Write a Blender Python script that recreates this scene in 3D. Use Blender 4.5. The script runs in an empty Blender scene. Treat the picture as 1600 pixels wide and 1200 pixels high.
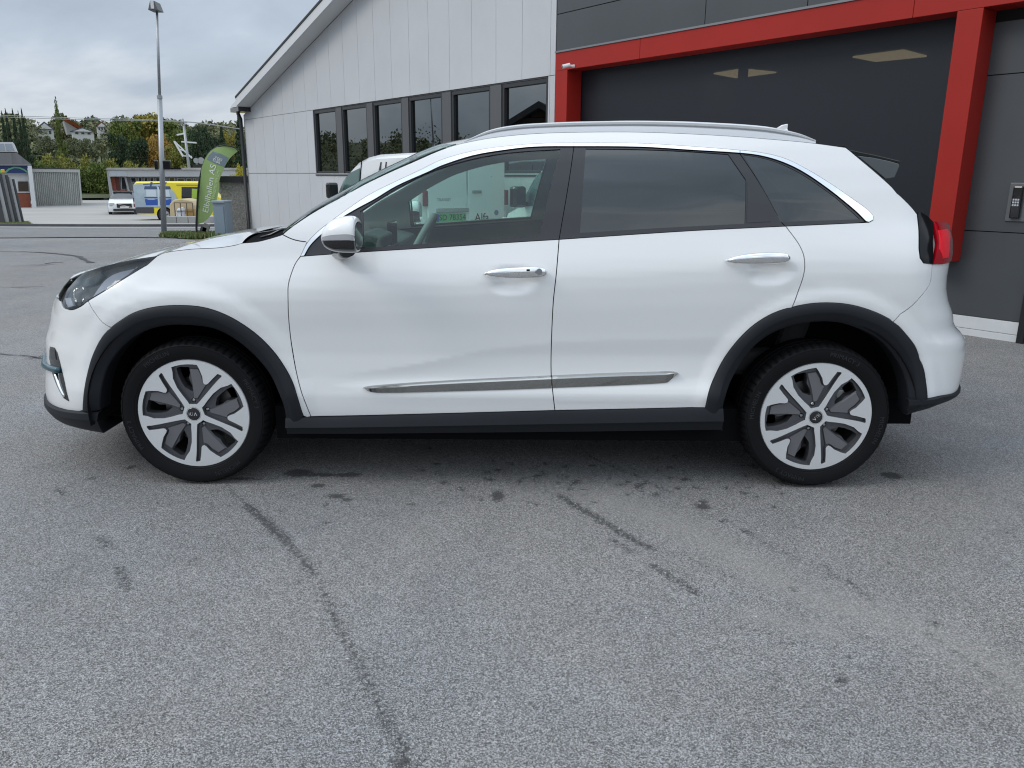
import bpy, bmesh, math, random
import numpy as np
from mathutils import Vector, Matrix
from mathutils.geometry import delaunay_2d_cdt
random.seed(7); rng = np.random.default_rng(7)
S = bpy.context.scene
COL = S.collection

# ------------------------------------------------------------------ camera, sky, sun, exposure
FPX = 1230.0; PITCH = math.radians(14.7); ROLL = 0.0060
CAM = np.array([0.0, -3.225, 1.325])
CF = np.array([0, math.cos(PITCH), -math.sin(PITCH)])
_u0 = np.array([0, math.sin(PITCH), math.cos(PITCH)]); _r0 = np.array([1.0, 0, 0])
CR = _r0*math.cos(ROLL)+_u0*math.sin(ROLL); CU = _u0*math.cos(ROLL)-_r0*math.sin(ROLL)
cam_d = bpy.data.cameras.new('camera'); cam = bpy.data.objects.new('camera', cam_d); COL.objects.link(cam)
cam_d.sensor_fit = 'HORIZONTAL'; cam_d.sensor_width = 36.0; cam_d.lens = 36.0*FPX/1600.0
cam_d.clip_start = 0.05; cam_d.clip_end = 4000
cam.matrix_world = Matrix(((CR[0], CU[0], -CF[0], CAM[0]), (CR[1], CU[1], -CF[1], CAM[1]), (CR[2], CU[2], -CF[2], CAM[2]), (0, 0, 0, 1)))
S.camera = cam
S.view_settings.view_transform = 'Standard'; S.view_settings.look = 'None'
S.view_settings.gamma = 1.0; S.view_settings.exposure = EXPO = 0.0
S.view_settings.use_curve_mapping = False
S.cycles.use_denoising = True; S.cycles.use_adaptive_sampling = False
S.cycles.max_bounces = 10; S.cycles.transparent_max_bounces = 24; S.cycles.transmission_bounces = 6
S.cycles.sample_clamp_indirect = 6.0
S.cycles.pixel_filter_type = 'BLACKMAN_HARRIS'; S.cycles.filter_width = 1.15

SUN_EL = math.radians(42); SUN_AZ = math.radians(250)          # weak sun behind thick cloud
world = bpy.data.worlds.new('World'); S.world = world; world.use_nodes = True
def build_world():
    nt = world.node_tree; N = nt.nodes; L = nt.links; N.clear()
    out = N.new('ShaderNodeOutputWorld'); bg = N.new('ShaderNodeBackground'); bg.inputs['Strength'].default_value = 0.1
    sky = N.new('ShaderNodeTexSky'); sky.sky_type = 'NISHITA'; sky.sun_disc = False
    sky.sun_elevation = SUN_EL; sky.sun_rotation = SUN_AZ
    tc = N.new('ShaderNodeTexCoord'); sep = N.new('ShaderNodeSeparateXYZ'); L.new(tc.outputs['Generated'], sep.inputs[0])
    def m(op, a, b=None):
        n = N.new('ShaderNodeMath'); n.operation = op
        for i, v in enumerate((a, b)):
            if v is None: continue
            if isinstance(v, (int, float)): n.inputs[i].default_value = v
            else: L.new(v, n.inputs[i])
        return n.outputs[0]
    z = m('MAXIMUM', sep.outputs['Z'], 0.0)
    den = m('ADD', z, 0.42)
    cx = m('DIVIDE', sep.outputs['X'], den); cy = m('DIVIDE', sep.outputs['Y'], den)
    comb = N.new('ShaderNodeCombineXYZ'); L.new(cx, comb.inputs[0]); L.new(cy, comb.inputs[1])
    def noise(scale, detail, off, rough=.55, dist=.3):
        mp = N.new('ShaderNodeMapping'); mp.inputs['Location'].default_value = off; mp.inputs['Rotation'].default_value = (0, 0, .5)
        mp.inputs['Scale'].default_value = (1.0, 1.25, 1)
        L.new(comb.outputs[0], mp.inputs[0])
        n = N.new('ShaderNodeTexNoise'); n.inputs['Scale'].default_value = scale; n.inputs['Detail'].default_value = detail
        n.inputs['Roughness'].default_value = rough; n.inputs['Distortion'].default_value = dist
        L.new(mp.outputs[0], n.inputs['Vector']); return n.outputs['Fac']
    n1 = noise(1.25, 6, (3.2, 1.7, 0), .52); n2 = noise(4.0, 5, (9, 4, 2), .5)
    f = m('ADD', m('MULTIPLY', n1, .84), m('MULTIPLY', n2, .16))
    ramp = N.new('ShaderNodeValToRGB'); L.new(f, ramp.inputs[0])
    e = ramp.color_ramp.elements
    e[0].position = .36; e[0].color = (.335, .39, .465, 1); e[1].position = .70; e[1].color = (.80, .822, .845, 1)
    k = ramp.color_ramp.elements.new(.47); k.color = (.425, .49, .572, 1)
    k = ramp.color_ramp.elements.new(.56); k.color = (.605, .658, .72, 1)
    # an overcast sky is brighter overhead than at the horizon
    gain = m('ADD', m('MULTIPLY', m('POWER', z, .8), 21.0), 8.3)
    sc = N.new('ShaderNodeVectorMath'); sc.operation = 'SCALE'; L.new(ramp.outputs[0], sc.inputs[0]); L.new(gain, sc.inputs['Scale'])
    mx = N.new('ShaderNodeMixRGB'); mx.inputs[0].default_value = .96
    L.new(sky.outputs[0], mx.inputs[1]); L.new(sc.outputs[0], mx.inputs[2])
    L.new(mx.outputs[0], bg.inputs['Color']); L.new(bg.outputs[0], out.inputs[0])
build_world()
sun_d = bpy.data.lights.new('sun', 'SUN'); sun = bpy.data.objects.new('sun', sun_d); COL.objects.link(sun)
sun_d.energy = 1.1; sun_d.angle = math.radians(24); sun_d.color = (1.0, .955, .88)
_sd = Vector((math.cos(SUN_EL)*math.sin(SUN_AZ), math.cos(SUN_EL)*math.cos(SUN_AZ), math.sin(SUN_EL)))
sun.rotation_euler = _sd.to_track_quat('Z', 'Y').to_euler(); sun.location = (0, 0, 60)

# ------------------------------------------------------------------ picking: where a line of sight meets a surface of the place
def ray(px, py): return CF+CR*((px-800)/FPX)-CU*((py-600)/FPX)
def at_Y(px, py, Y):
    d = ray(px, py); return CAM+d*((Y-CAM[1])/d[1])
def at_Z(px, py, Z):
    d = ray(px, py); return CAM+d*((Z-CAM[2])/d[2])
def at_D(px, py, D):
    d = ray(px, py); return CAM+d*(D/math.hypot(d[0], d[1]))
_gd = [0, 12, 16, 22, 30, 40, 50, 60, 80, 110, 160, 400, 3000]; _gz = [0, 0, -.03, -.2, -.58, -.95, -1.12, -1.12, -1.1, -.7, 1.2, 17, 20]
def _tab():
    xs = np.linspace(0, 200, 2001); ys = np.interp(xs, _gd, _gz); k = np.ones(61)/61
    ys = np.convolve(np.pad(ys, 30, 'edge'), k, 'valid'); ys[xs < 13] = 0; return xs, ys
_TX, _TY = _tab()
def ground_z(x, y):
    D = math.hypot(x-CAM[0], y-CAM[1])
    return float(np.interp(D, _TX, _TY)) if D < 190 else float(np.interp(D, _gd, _gz))
def at_ground(px, py):
    d = ray(px, py); t = .5; prev = None
    while t < 400:
        P = CAM+d*t
        if P[2] < ground_z(P[0], P[1]): break
        prev = t; t *= 1.01
    a, b = prev, t
    for _ in range(30):
        m = (a+b)/2; P = CAM+d*m
        if P[2] < ground_z(P[0], P[1]): b = m
        else: a = m
    return CAM+d*a

def kpx(P): return float((np.asarray(P)-CAM)@CF)/FPX      # metres per pixel at P
# ------------------------------------------------------------------ objects
def tag(o, label=None, cat=None, group=None, kind=None):
    if label: o['label'] = label
    if cat: o['category'] = cat
    if group: o['group'] = group
    if kind: o['kind'] = kind
    return o
def empty(name, loc=(0, 0, 0), rz=0.0, parent=None, **k):
    o = bpy.data.objects.new(name, None); COL.objects.link(o); o.location = loc; o.rotation_euler = (0, 0, rz)
    o.empty_display_size = .1
    if parent: o.parent = parent
    return tag(o, **k)
def link(name, me, mat=None, parent=None, loc=None, rot=None, **k):
    o = bpy.data.objects.new(name, me); COL.objects.link(o)
    if mat is not None and len(me.materials) == 0:
        for mm in (mat if isinstance(mat, (list, tuple)) else [mat]): me.materials.append(mm)
    if parent: o.parent = parent
    if loc is not None: o.location = loc
    if rot is not None: o.rotation_euler = rot
    return tag(o, **k)
def mesh(name, V, Fc, smooth=False, mi=None):
    me = bpy.data.meshes.new(name); me.from_pydata([tuple(map(float, v)) for v in V], [], [tuple(f) for f in Fc])
    if mi is not None: me.polygons.foreach_set('material_index', mi)
    if smooth: me.polygons.foreach_set('use_smooth', [True]*len(me.polygons))
    me.update(); return me
class MB:
    def __init__(s): s.V = []; s.F = []; s.M = []; s.m = 0
    def add(s, V, Fc):
        b = len(s.V); s.V += [tuple(map(float, v)) for v in V]; s.F += [tuple(i+b for i in f) for f in Fc]; s.M += [s.m]*len(Fc); return s
    def box(s, c, d, R=None):
        V = []
        for sx in (-1, 1):
            for sy in (-1, 1):
                for sz in (-1, 1):
                    v = Vector((sx*d[0]/2, sy*d[1]/2, sz*d[2]/2))
                    if R is not None: v = R @ v
                    V.append(v+Vector(c))
        return s.add(V, [(0, 1, 3, 2), (4, 6, 7, 5), (0, 4, 5, 1), (2, 3, 7, 6), (0, 2, 6, 4), (1, 5, 7, 3)])
    def bbox(s, x0, x1, y0, y1, z0, z1): return s.box(((x0+x1)/2, (y0+y1)/2, (z0+z1)/2), (abs(x1-x0), abs(y1-y0), abs(z1-z0)))
    def bar(s, a, b, w, h=None):
        a = Vector(a); b = Vector(b); h = h or w; d = b-a; R = d.to_track_quat('Z', 'Y').to_matrix()
        return s.box((a+b)/2, (w, h, d.length), R)
    def tube(s, pts, r, n=8, cap=True):
        pts = [Vector(p) for p in pts]; rs = list(np.interp(np.linspace(0, 1, len(pts)), np.linspace(0, 1, len(r)), r)) if isinstance(r, (list, tuple)) else [r]*len(pts)
        V = []; up = None
        for i, p in enumerate(pts):
            d = (pts[min(i+1, len(pts)-1)]-pts[max(i-1, 0)]).normalized()
            if up is None: up = Vector((0, 0, 1)) if abs(d.z) < .9 else Vector((1, 0, 0))
            a = d.cross(up).normalized(); b = a.cross(d).normalized(); up = b
            for k in range(n):
                t = 2*math.pi*k/n; V.append(p+(a*math.cos(t)+b*math.sin(t))*rs[i])
        Fc = []
        for i in range(len(pts)-1):
            for k in range(n): Fc.append((i*n+k, i*n+(k+1) % n, (i+1)*n+(k+1) % n, (i+1)*n+k))
        if cap: Fc += [tuple(range(n-1, -1, -1)), tuple((len(pts)-1)*n+k for k in range(n))]
        return s.add(V, Fc)
    def prism(s, poly, fn, a, b):
        """polygon (u,v) swept between a and b; fn(u,v,w)->point"""
        n = len(poly); V = [fn(u, v, a) for u, v in poly]+[fn(u, v, b) for u, v in poly]
        Fc = [tuple(range(n-1, -1, -1)), tuple(range(n, 2*n))]+[(i, (i+1) % n, n+(i+1) % n, n+i) for i in range(n)]
        return s.add(V, Fc)
    def me(s, name, smooth=False):
        m = mesh(name, s.V, s.F, smooth, s.M if any(s.M) else None)
        bm = bmesh.new(); bm.from_mesh(m); bmesh.ops.recalc_face_normals(bm, faces=bm.faces); bm.to_mesh(m); bm.free()
        return m
    def build(s, name, mat=None, parent=None, smooth=False, bevel=0, **k):
        o = link(name, s.me(name, smooth), mat, parent, **k)
        if bevel:
            b = o.modifiers.new('b', 'BEVEL'); b.width = bevel; b.segments = 2; b.limit_method = 'ANGLE'; b.harden_normals = False
        return o
def smooth_angle(me, deg=35):
    me.polygons.foreach_set('use_smooth', [True]*len(me.polygons))
    try: me.set_sharp_from_angle(angle=math.radians(deg))
    except Exception: pass
    return me
_FONT = {}
def text_mesh(txt, size, extrude=0.0, font=None, align='CENTER', spacing=1.0):
    c = bpy.data.curves.new('t', 'FONT'); c.body = txt; c.size = size; c.extrude = extrude; c.align_x = align; c.align_y = 'CENTER'; c.space_character = spacing
    c.resolution_u = 3
    o = bpy.data.objects.new('t', c); COL.objects.link(o)
    dg = bpy.context.evaluated_depsgraph_get(); me = bpy.data.meshes.new_from_object(o.evaluated_get(dg))
    bpy.data.objects.remove(o); bpy.data.curves.remove(c)
    return me

# ------------------------------------------------------------------ materials
def new_mat(name):
    m = bpy.data.materials.new(name); m.use_nodes = True; return m, m.node_tree, m.node_tree.nodes, m.node_tree.links
MATS = {}
def M(name, col=(.5, .5, .5), rough=.5, metal=0.0, spec=.5, coat=0.0, emit=None, es=0.0, var=0.0, vscale=3.0, bump=0.0, bscale=60.0, bdist=.002, ior=None, coat_r=.04, rvar=0.0, col2=None, stretch=None, detail=5):
    if name in MATS: return MATS[name]
    m, nt, N, L = new_mat(name); b = N['Principled BSDF']
    b.inputs['Base Color'].default_value = (*col, 1); b.inputs['Roughness'].default_value = rough; b.inputs['Metallic'].default_value = metal
    b.inputs['Specular IOR Level'].default_value = spec; b.inputs['Coat Weight'].default_value = coat; b.inputs['Coat Roughness'].default_value = coat_r
    if ior: b.inputs['IOR'].default_value = ior
    if emit: b.inputs['Emission Color'].default_value = (*emit, 1); b.inputs['Emission Strength'].default_value = es
    if var or bump or rvar or col2:
        tc = N.new('ShaderNodeTexCoord'); vec = tc.outputs['Object']
        if stretch:
            mp = N.new('ShaderNodeMapping'); mp.inputs['Scale'].default_value = stretch; L.new(vec, mp.inputs[0]); vec = mp.outputs[0]
    if var or col2 or rvar:
        n = N.new('ShaderNodeTexNoise'); n.inputs['Scale'].default_value = vscale; n.inputs['Detail'].default_value = detail; n.inputs['Roughness'].default_value = .6
        L.new(vec, n.inputs['Vector'])
        mr = N.new('ShaderNodeMapRange'); mr.inputs['From Min'].default_value = .3; mr.inputs['From Max'].default_value = .7; L.new(n.outputs['Fac'], mr.inputs['Value'])
        if var or col2:
            mx = N.new('ShaderNodeMixRGB'); L.new(mr.outputs[0], mx.inputs[0])
            c2 = col2 if col2 else tuple(min(1, c*(1+var)) for c in col); c1 = col if col2 else tuple(c*(1-var) for c in col)
            mx.inputs[1].default_value = (*c1, 1); mx.inputs[2].default_value = (*c2, 1); L.new(mx.outputs[0], b.inputs['Base Color'])
        if rvar:
            m2 = N.new('ShaderNodeMapRange'); m2.inputs['To Min'].default_value = max(0, rough-rvar); m2.inputs['To Max'].default_value = rough+rvar
            L.new(n.outputs['Fac'], m2.inputs['Value']); L.new(m2.outputs[0], b.inputs['Roughness'])
    if bump:
        n = N.new('ShaderNodeTexNoise'); n.inputs['Scale'].default_value = bscale; n.inputs['Detail'].default_value = 4; L.new(vec, n.inputs['Vector'])
        bp = N.new('ShaderNodeBump'); bp.inputs['Strength'].default_value = bump; bp.inputs['Distance'].default_value = bdist
        L.new(n.outputs['Fac'], bp.inputs['Height']); L.new(bp.outputs[0], b.inputs['Normal'])
    MATS[name] = m; return m
def glass(name, tint, ior=1.5, rough=0.0, drops=False):
    if name in MATS: return MATS[name]
    m, nt, N, L = new_mat(name); N.remove(N['Principled BSDF']); out = N['Material Output']
    tr = N.new('ShaderNodeBsdfTransparent'); tr.inputs[0].default_value = (*tint, 1)
    gl = N.new('ShaderNodeBsdfGlossy'); gl.inputs['Roughness'].default_value = rough; gl.inputs[0].default_value = (.92, .98, 1, 1)
    fr = N.new('ShaderNodeFresnel'); fr.inputs['IOR'].default_value = ior
    mx = N.new('ShaderNodeMixShader'); L.new(fr.outputs[0], mx.inputs[0]); L.new(tr.outputs[0], mx.inputs[1]); L.new(gl.outputs[0], mx.inputs[2])
    L.new(mx.outputs[0], out.inputs[0]); MATS[name] = m
    if drops:   # rain spots dried on the pane
        tc = N.new('ShaderNodeTexCoord'); v = N.new('ShaderNodeTexVoronoi'); v.inputs['Scale'].default_value = 24
        L.new(tc.outputs['Object'], v.inputs['Vector'])
        cmp_ = N.new('ShaderNodeMath'); cmp_.operation = 'LESS_THAN'; L.new(v.outputs['Distance'], cmp_.inputs[0])
        sz = N.new('ShaderNodeMapRange'); sz.inputs['From Min'].default_value = .60; sz.inputs['From Max'].default_value = 1.0; sz.inputs['To Min'].default_value = 0; sz.inputs['To Max'].default_value = .085
        L.new(v.outputs['Color'], sz.inputs['Value']); L.new(sz.outputs[0], cmp_.inputs[1])
        df = N.new('ShaderNodeBsdfDiffuse'); df.inputs[0].default_value = (.05, .06, .065, 1)
        m2 = N.new('ShaderNodeMixShader'); L.new(cmp_.outputs[0], m2.inputs[0]); L.new(mx.outputs[0], m2.inputs[1]); L.new(df.outputs[0], m2.inputs[2]); L.new(m2.outputs[0], out.inputs[0])
    return m
# ================================================================== THE WHITE CAR
CYC = 0.9025                      # world y of the car's centre line
WFX, WRX, WZ, WR = -1.381, 1.320, 0.322, 0.323   # axles
RF, NF, RR_, NR = 0.58, 2.3, 0.42, 2.6
KS = 1.3
_pz = [.10, .24, .30, .36, .42, .50, .60, .70, .80, .88, .94, .99, 1.04, 1.08, 1.12, 1.20, 1.30, 1.40, 1.47, 1.51, 1.56, 1.62]
_ph = [.850, .872, .882, .892, .896, .886, .882, .888, .898, .9015, .897, .886, .870, .856, .846, .828, .792, .747, .708, .672, .60, .50]
_zz = np.linspace(.1, 1.62, 761); _hh = np.interp(_zz, _pz, _ph); _k = np.hanning(25); _k /= _k.sum()
_hh = np.convolve(np.pad(_hh, 12, 'edge'), _k, 'valid')
def sstep(t): t = np.clip(t, 0, 1); return t*t*(3-2*t)
def Wmid(x, z):
    belt = np.interp(x, [-2.1, -1.75, -1.4, -.9, -.3, .19, .8, 1.47, 2.1], [.85, .93, .975, 1.005, 1.045, 1.08, 1.115, 1.155, 1.17])
    w = sstep((z-.62)/.36); zz = z-w*(belt-1.08)
    h = np.interp(zz, _zz, _hh)
    h = h-.055*np.clip((-.7-x)/1.35, 0, 2)**2
    h = h-(.045+.10*sstep((z-.85)/.5))*np.clip((x-.85)/1.1, 0, 2)**2
    h = h-.035*sstep((z-1.05)/.3)*np.clip((-.1-x)/.9, 0, 1.5)**2
    # scoop above the bright strip, ledge under it
    zt = np.interp(x, [-.85, -.4, -.1, .2, .6, 1.1], [.49, .56, .625, .66, .675, .685])
    A = .013*sstep((x+.85)/.6)*sstep((1.08-x)/.25)
    u = np.clip((zt-z)/np.maximum(zt-.455, .02), 0, 1)
    h = h-A*3.2*u**1.3*(1-u)**1.2
    h = h+.006*np.exp(-((z-.43)/.035)**2)*sstep((x+.8)/.4)*sstep((1.1-x)/.3)
    for wx in (WFX, WRX):
        r = np.sqrt((x-wx)**2+(z-.35)**2); h = h+.011*sstep((.56-r)/.07)*sstep((z-.25)/.2)
    for hx, hz, n_ in ((.012, .912, 0), (1.062, .958, 1)):   # recesses behind the handles
        e = np.abs((x-hx+.35*np.abs(z-hz))/.078)**2.6+np.abs((z-hz)/.044)**2.6
        h = h-.017*np.exp(-e**1.6)
    return h
def Cfr(d, R, n): return np.where(d < R, np.clip(1-np.clip(1-d/R, 0, 1)**n, 0, 1)**(1/n), 1.0)
XF = None; XR = None
def xf_(z): return np.interp(z, XF[0], XF[1])
def xr_(z): return np.interp(z, XR[0], XR[1])
def _fit(picks, front):
    out = []
    Ys = np.linspace(-.03, .80, 500)
    for px, py in picks:
        d = ray(px, py); t = (Ys-CAM[1])/d[1]; P = CAM[None]+d[None]*t[:, None]
        lo, hi = (1.2, 2.9)
        for _ in range(34):
            X = (lo+hi)/2
            dist = (P[:, 0]+X) if front else (X-P[:, 0])
            c = Cfr(np.maximum(dist, 0), RF if front else RR_, NF if front else NR)
            g = np.where(dist > 0, Wmid(P[:, 0], P[:, 2])*c-(CYC-Ys), -9)
            if g.max() > 0: hi = X
            else: lo = X
        i = int(np.argmax(g)); out.append((P[i, 2], -X if front else X))
    out.sort(); return np.array(out).T
XF = _fit([(117, 429.5), (109, 434.8), (97, 448.5), (91, 459), (84, 471), (79, 494), (77.3, 513), (71.5, 525), (70.2, 537), (72.3, 546), (72.5, 560), (71.5, 580), (70.5, 600), (71, 616), (75, 631)], True)
XR = _fit([(1478, 345), (1482.5, 358), (1486, 370), (1486.7, 395), (1483.5, 410), (1479.5, 434), (1478.6, 452), (1481.5, 470), (1487.5, 487), (1489.6, 494.5), (1489.5, 506), (1495, 517), (1505, 525), (1509.2, 532), (1509, 546), (1505, 575), (1499.5, 598), (1496, 612)], False)
def _sm(T, w):
    z = np.linspace(T[0][0]-.12, T[0][-1]+.12, 240); v = np.interp(z, T[0], T[1]); k = np.hanning(w); k /= k.sum()
    return np.array([z, np.convolve(np.pad(v, w//2, 'edge'), k, 'valid')[:len(z)]])
XF = _sm(XF, 31); XR = _sm(XR, 13)
# (s,z) <-> surface: s equals x along the flank and runs round the corners to the centre line
def s_of(x, z):
    f = xf_(z); r = xr_(z)
    if x-f < RF:
        c = max(0, 1-(x-f)/RF); a = math.acos(min(1, c**(NF/2))); return f+RF-KS*RF*(math.pi/2-a)
    if r-x < RR_:
        c = max(0, 1-(r-x)/RR_); a = math.acos(min(1, c**(NR/2))); return r-RR_+KS*RR_*(math.pi/2-a)
    return x
def s_front(z): return xf_(z)+RF-KS*RF*math.pi/2
def s_rear(z): return xr_(z)-RR_+KS*RR_*math.pi/2
def surf(s, z, off=0.0):
    s = np.asarray(s, float); z = np.asarray(z, float)
    f = xf_(z); r = xr_(z)
    a = np.clip(math.pi/2-((f+RF)-s)/(KS*RF), 0, math.pi/2); b = np.clip(math.pi/2-(s-(r-RR_))/(KS*RR_), 0, math.pi/2)
    x = np.where(s < f+RF, f+RF*(1-np.cos(a)**(2/NF)), np.where(s > r-RR_, r-RR_*(1-np.cos(b)**(2/NR)), s))
    k = np.where(s < f+RF, np.sin(a)**(2/NF), np.where(s > r-RR_, np.sin(b)**(2/NR), 1.0))
    h = Wmid(x, z)*k
    return x, h
def surf_n(s, z):
    e = 2e-3
    x1, h1 = surf(s+e, z); x0, h0 = surf(s-e, z); tx, th = (x1-x0), (h1-h0)
    x3, h3 = surf(s, z+e); x2, h2 = surf(s, z-e); ux, uh, uz = (x3-x2), (h3-h2), 2*e
    # tangents (tx,th,0),(ux,uh,uz) in (x,h,z); outward = +h
    n = np.stack([-(th*uz), tx*uz, -(tx*uh-th*ux)], -1)
    n /= np.maximum(np.linalg.norm(n, axis=-1, keepdims=True), 1e-9); return n
def car_pts(s, z, off=0.0, side=1):
    s = np.asarray(s, float); z = np.asarray(z, float)
    x, h = surf(s, z); n = surf_n(s, z)
    off = np.asarray(off)
    x = x+n[..., 0]*off; h = h+n[..., 1]*off; zz = np.asarray(z)+n[..., 2]*off
    return np.stack([x, CYC-side*h, zz], -1), np.stack([n[..., 0], -side*n[..., 1], n[..., 2]], -1)
def pick(px, py, off=0.0):
    """pixel -> (s,z) on the near flank"""
    d = ray(px, py); Ys = np.linspace(-.1, .85, 1900); t = (Ys-CAM[1])/d[1]
    P = CAM[None]+d[None]*t[:, None]; x = P[:, 0]; z = P[:, 2]
    f = xf_(z); r = xr_(z)
    k = np.where(x-f < 0, 0, Cfr(np.maximum(x-f, 0), RF, NF))*np.where(r-x < 0, 0, Cfr(np.maximum(r-x, 0), RR_, NR))
    g = Wmid(x, z)*k+off*.98-(CYC-Ys)
    i = np.argmax(g > 0) if (g > 0).any() else int(np.argmax(g))
    if i > 0 and g[i] > 0: w = g[i]/(g[i]-g[i-1]); xx = x[i]*(1-w)+x[i-1]*w; zz = z[i]*(1-w)+z[i-1]*w
    else: xx, zz = x[i], z[i]
    xx = min(max(xx, xf_(zz)+1e-5), xr_(zz)-1e-5)
    return (s_of(xx, zz), zz)
def spline(pts, closed=False, n=6, corner=32):
    pts = [np.array(p, float) for p in pts]; m = len(pts); out = []
    def isc(i):
        if not closed and (i <= 0 or i >= m-1): return True
        a = pts[i]-pts[i-1]; b = pts[(i+1) % m]-pts[i]
        c = a@b/max(1e-9, np.linalg.norm(a)*np.linalg.norm(b)); return c < math.cos(math.radians(corner))
    for i in range(m if closed else m-1):
        p, q = pts[i], pts[(i+1) % m]; L = np.linalg.norm(q-p); ch = q-p
        def tan(j):
            if isc(j): return None
            a = pts[(j-1) % m]; b = pts[(j+1) % m]; v = b-a; return v/max(1e-9, np.linalg.norm(v))*L
        t0 = tan(i); t1 = tan((i+1) % m)
        t0 = ch if t0 is None else t0; t1 = ch if t1 is None else t1
        for k in range(n):
            u = k/n; h00 = 2*u**3-3*u*u+1; h10 = u**3-2*u*u+u; h01 = -2*u**3+3*u*u; h11 = u**3-u*u
            out.append(h00*p+h10*t0+h01*q+h11*t1)
    if not closed: out.append(pts[-1])
    return out
def dens(pts, maxd=.03):
    out = []
    for i, p in enumerate(pts):
        q = pts[(i+1) % len(pts)]; L = math.dist(p, q)
        if L < 1e-6: continue
        k = max(1, int(math.ceil(L/maxd)))
        for j in range(k): out.append((p[0]+(q[0]-p[0])*j/k, p[1]+(q[1]-p[1])*j/k))
    return out
def area(p): return .5*sum(p[i][0]*p[(i+1) % len(p)][1]-p[(i+1) % len(p)][0]*p[i][1] for i in range(len(p)))
def inset(p, g):
    if area(p) < 0: p = p[::-1]
    if not g: return list(p)
    n = len(p); out = []
    for i in range(n):
        a = np.array(p[i-1]); b = np.array(p[i]); c = np.array(p[(i+1) % n])
        e1 = b-a; e2 = c-b; e1 /= max(1e-9, np.linalg.norm(e1)); e2 /= max(1e-9, np.linalg.norm(e2))
        n1 = np.array([-e1[1], e1[0]]); n2 = np.array([-e2[1], e2[0]]); m = n1+n2; L = np.linalg.norm(m)
        if L < .3: out.append(tuple(b)); continue
        m /= L; out.append(tuple(b+m*g/max(.5, m@n1)))
    return out
def inside(P, poly):
    P = np.asarray(P); c = np.zeros(len(P), bool); n = len(poly)
    for i in range(n):
        x1, y1 = poly[i]; x2, y2 = poly[(i+1) % n]
        if y1 == y2: continue
        t = ((y1 > P[:, 1]) != (y2 > P[:, 1])) & (P[:, 0] < (x2-x1)*(P[:, 1]-y1)/(y2-y1)+x1); c ^= t
    return c
def tri(poly, holes, step, fine=()):
    loops = [poly]+list(holes); V = []; E = []
    for lp in loops:
        b = len(V); V += [tuple(p) for p in lp]; E += [(b+i, b+(i+1) % len(lp)) for i in range(len(lp))]
    B = np.array(V)
    G = []
    x0, z0 = np.array(poly).min(0); x1, z1 = np.array(poly).max(0)
    gx, gz = np.meshgrid(np.arange(x0+step/2, x1, step), np.arange(z0+step/2, z1, step)); g = np.stack([gx.ravel(), gz.ravel()], -1)
    keep = np.ones(len(g), bool)
    for (a, b_, c, d, st) in fine: keep &= ~((g[:, 0] > a) & (g[:, 0] < b_) & (g[:, 1] > c) & (g[:, 1] < d))
    gs = [g[keep]]
    for (a, b_, c, d, st) in fine:
        u, v = np.meshgrid(np.arange(a, b_, st), np.arange(c, d, st)); gs.append(np.stack([u.ravel(), v.ravel()], -1))
    g = np.concatenate(gs); k = inside(g, poly)
    for h in holes: k &= ~inside(g, h)
    g = g[k]
    if len(g):
        dm = np.full(len(g), 9.0)
        for i in range(0, len(B)): dm = np.minimum(dm, np.hypot(g[:, 0]-B[i, 0], g[:, 1]-B[i, 1]))
        g = g[dm > .006]
    V2 = [Vector(v) for v in V]+[Vector(v) for v in g]
    ov, oe, of, _, _, _ = delaunay_2d_cdt(V2, E, [], 0, 1e-6)
    P = np.array([(v.x, v.y) for v in ov]); Fc = [tuple(f) for f in of]
    C = np.array([P[list(f)].mean(0) for f in Fc]); k = inside(C, poly)
    for h in holes: k &= ~inside(C, h)
    Fc = [f for f, kk in zip(Fc, k) if kk]
    Fc = [f if area([P[i] for i in f]) > 0 else f[::-1] for f in Fc]
    return P, Fc
def panel(name, poly, mat, parent, off=0.0, holes=(), gap=.002, step=.03, flange=.012, side=1, fine=(), offz=None, **k):
    """a sheet-metal or glass panel lying on the car's flank, with turned edges"""
    poly = inset(dens(poly), gap); hl = [inset(dens(h), -gap) for h in holes]
    P, Fc = tri(poly, hl, step, fine)
    P3, N3 = car_pts(P[:, 0], P[:, 1], off, side)
    V = [tuple(v) for v in P3]; F2 = [f if side == 1 else f[::-1] for f in Fc]
    ln = [tuple(N3[i]) for f in F2 for i in f]
    if flange:
        # boundary edges turned in, with a tiny rounded shoulder
        ec = {}
        for f in Fc:
            for i in range(len(f)):
                a, b = f[i], f[(i+1) % len(f)]; ec[(a, b)] = 1
        bd = [(a, b) for (a, b) in ec if (b, a) not in ec]
        cen = np.array([0, CYC, .7])
        for a, b in bd:
            pa, pb = P3[a], P3[b]; na, nb = N3[a], N3[b]; e = pb-pa; o = np.cross(e, na)*(1 if side == 1 else -1); o = o/max(1e-9, np.linalg.norm(o))
            i0 = len(V); V += [tuple(pa), tuple(pb), tuple(pb-nb*flange), tuple(pa-na*flange)]
            q = (i0+1, i0, i0+3, i0+2); q = q if side == 1 else q[::-1]
            F2.append(q); ln += [tuple(o)]*4
    me = bpy.data.meshes.new(name); me.from_pydata(V, [], F2); me.polygons.foreach_set('use_smooth', [True]*len(F2)); me.update()
    me.normals_split_custom_set(ln)
    return link(name, me, mat, parent, **k)
def PK(pts, off=0.0, sp=True, n=4, closed=False):
    q = [pick(x, y, off) for x, y in pts]
    return [tuple(p) for p in (spline(q, closed, n) if sp else q)]

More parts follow.
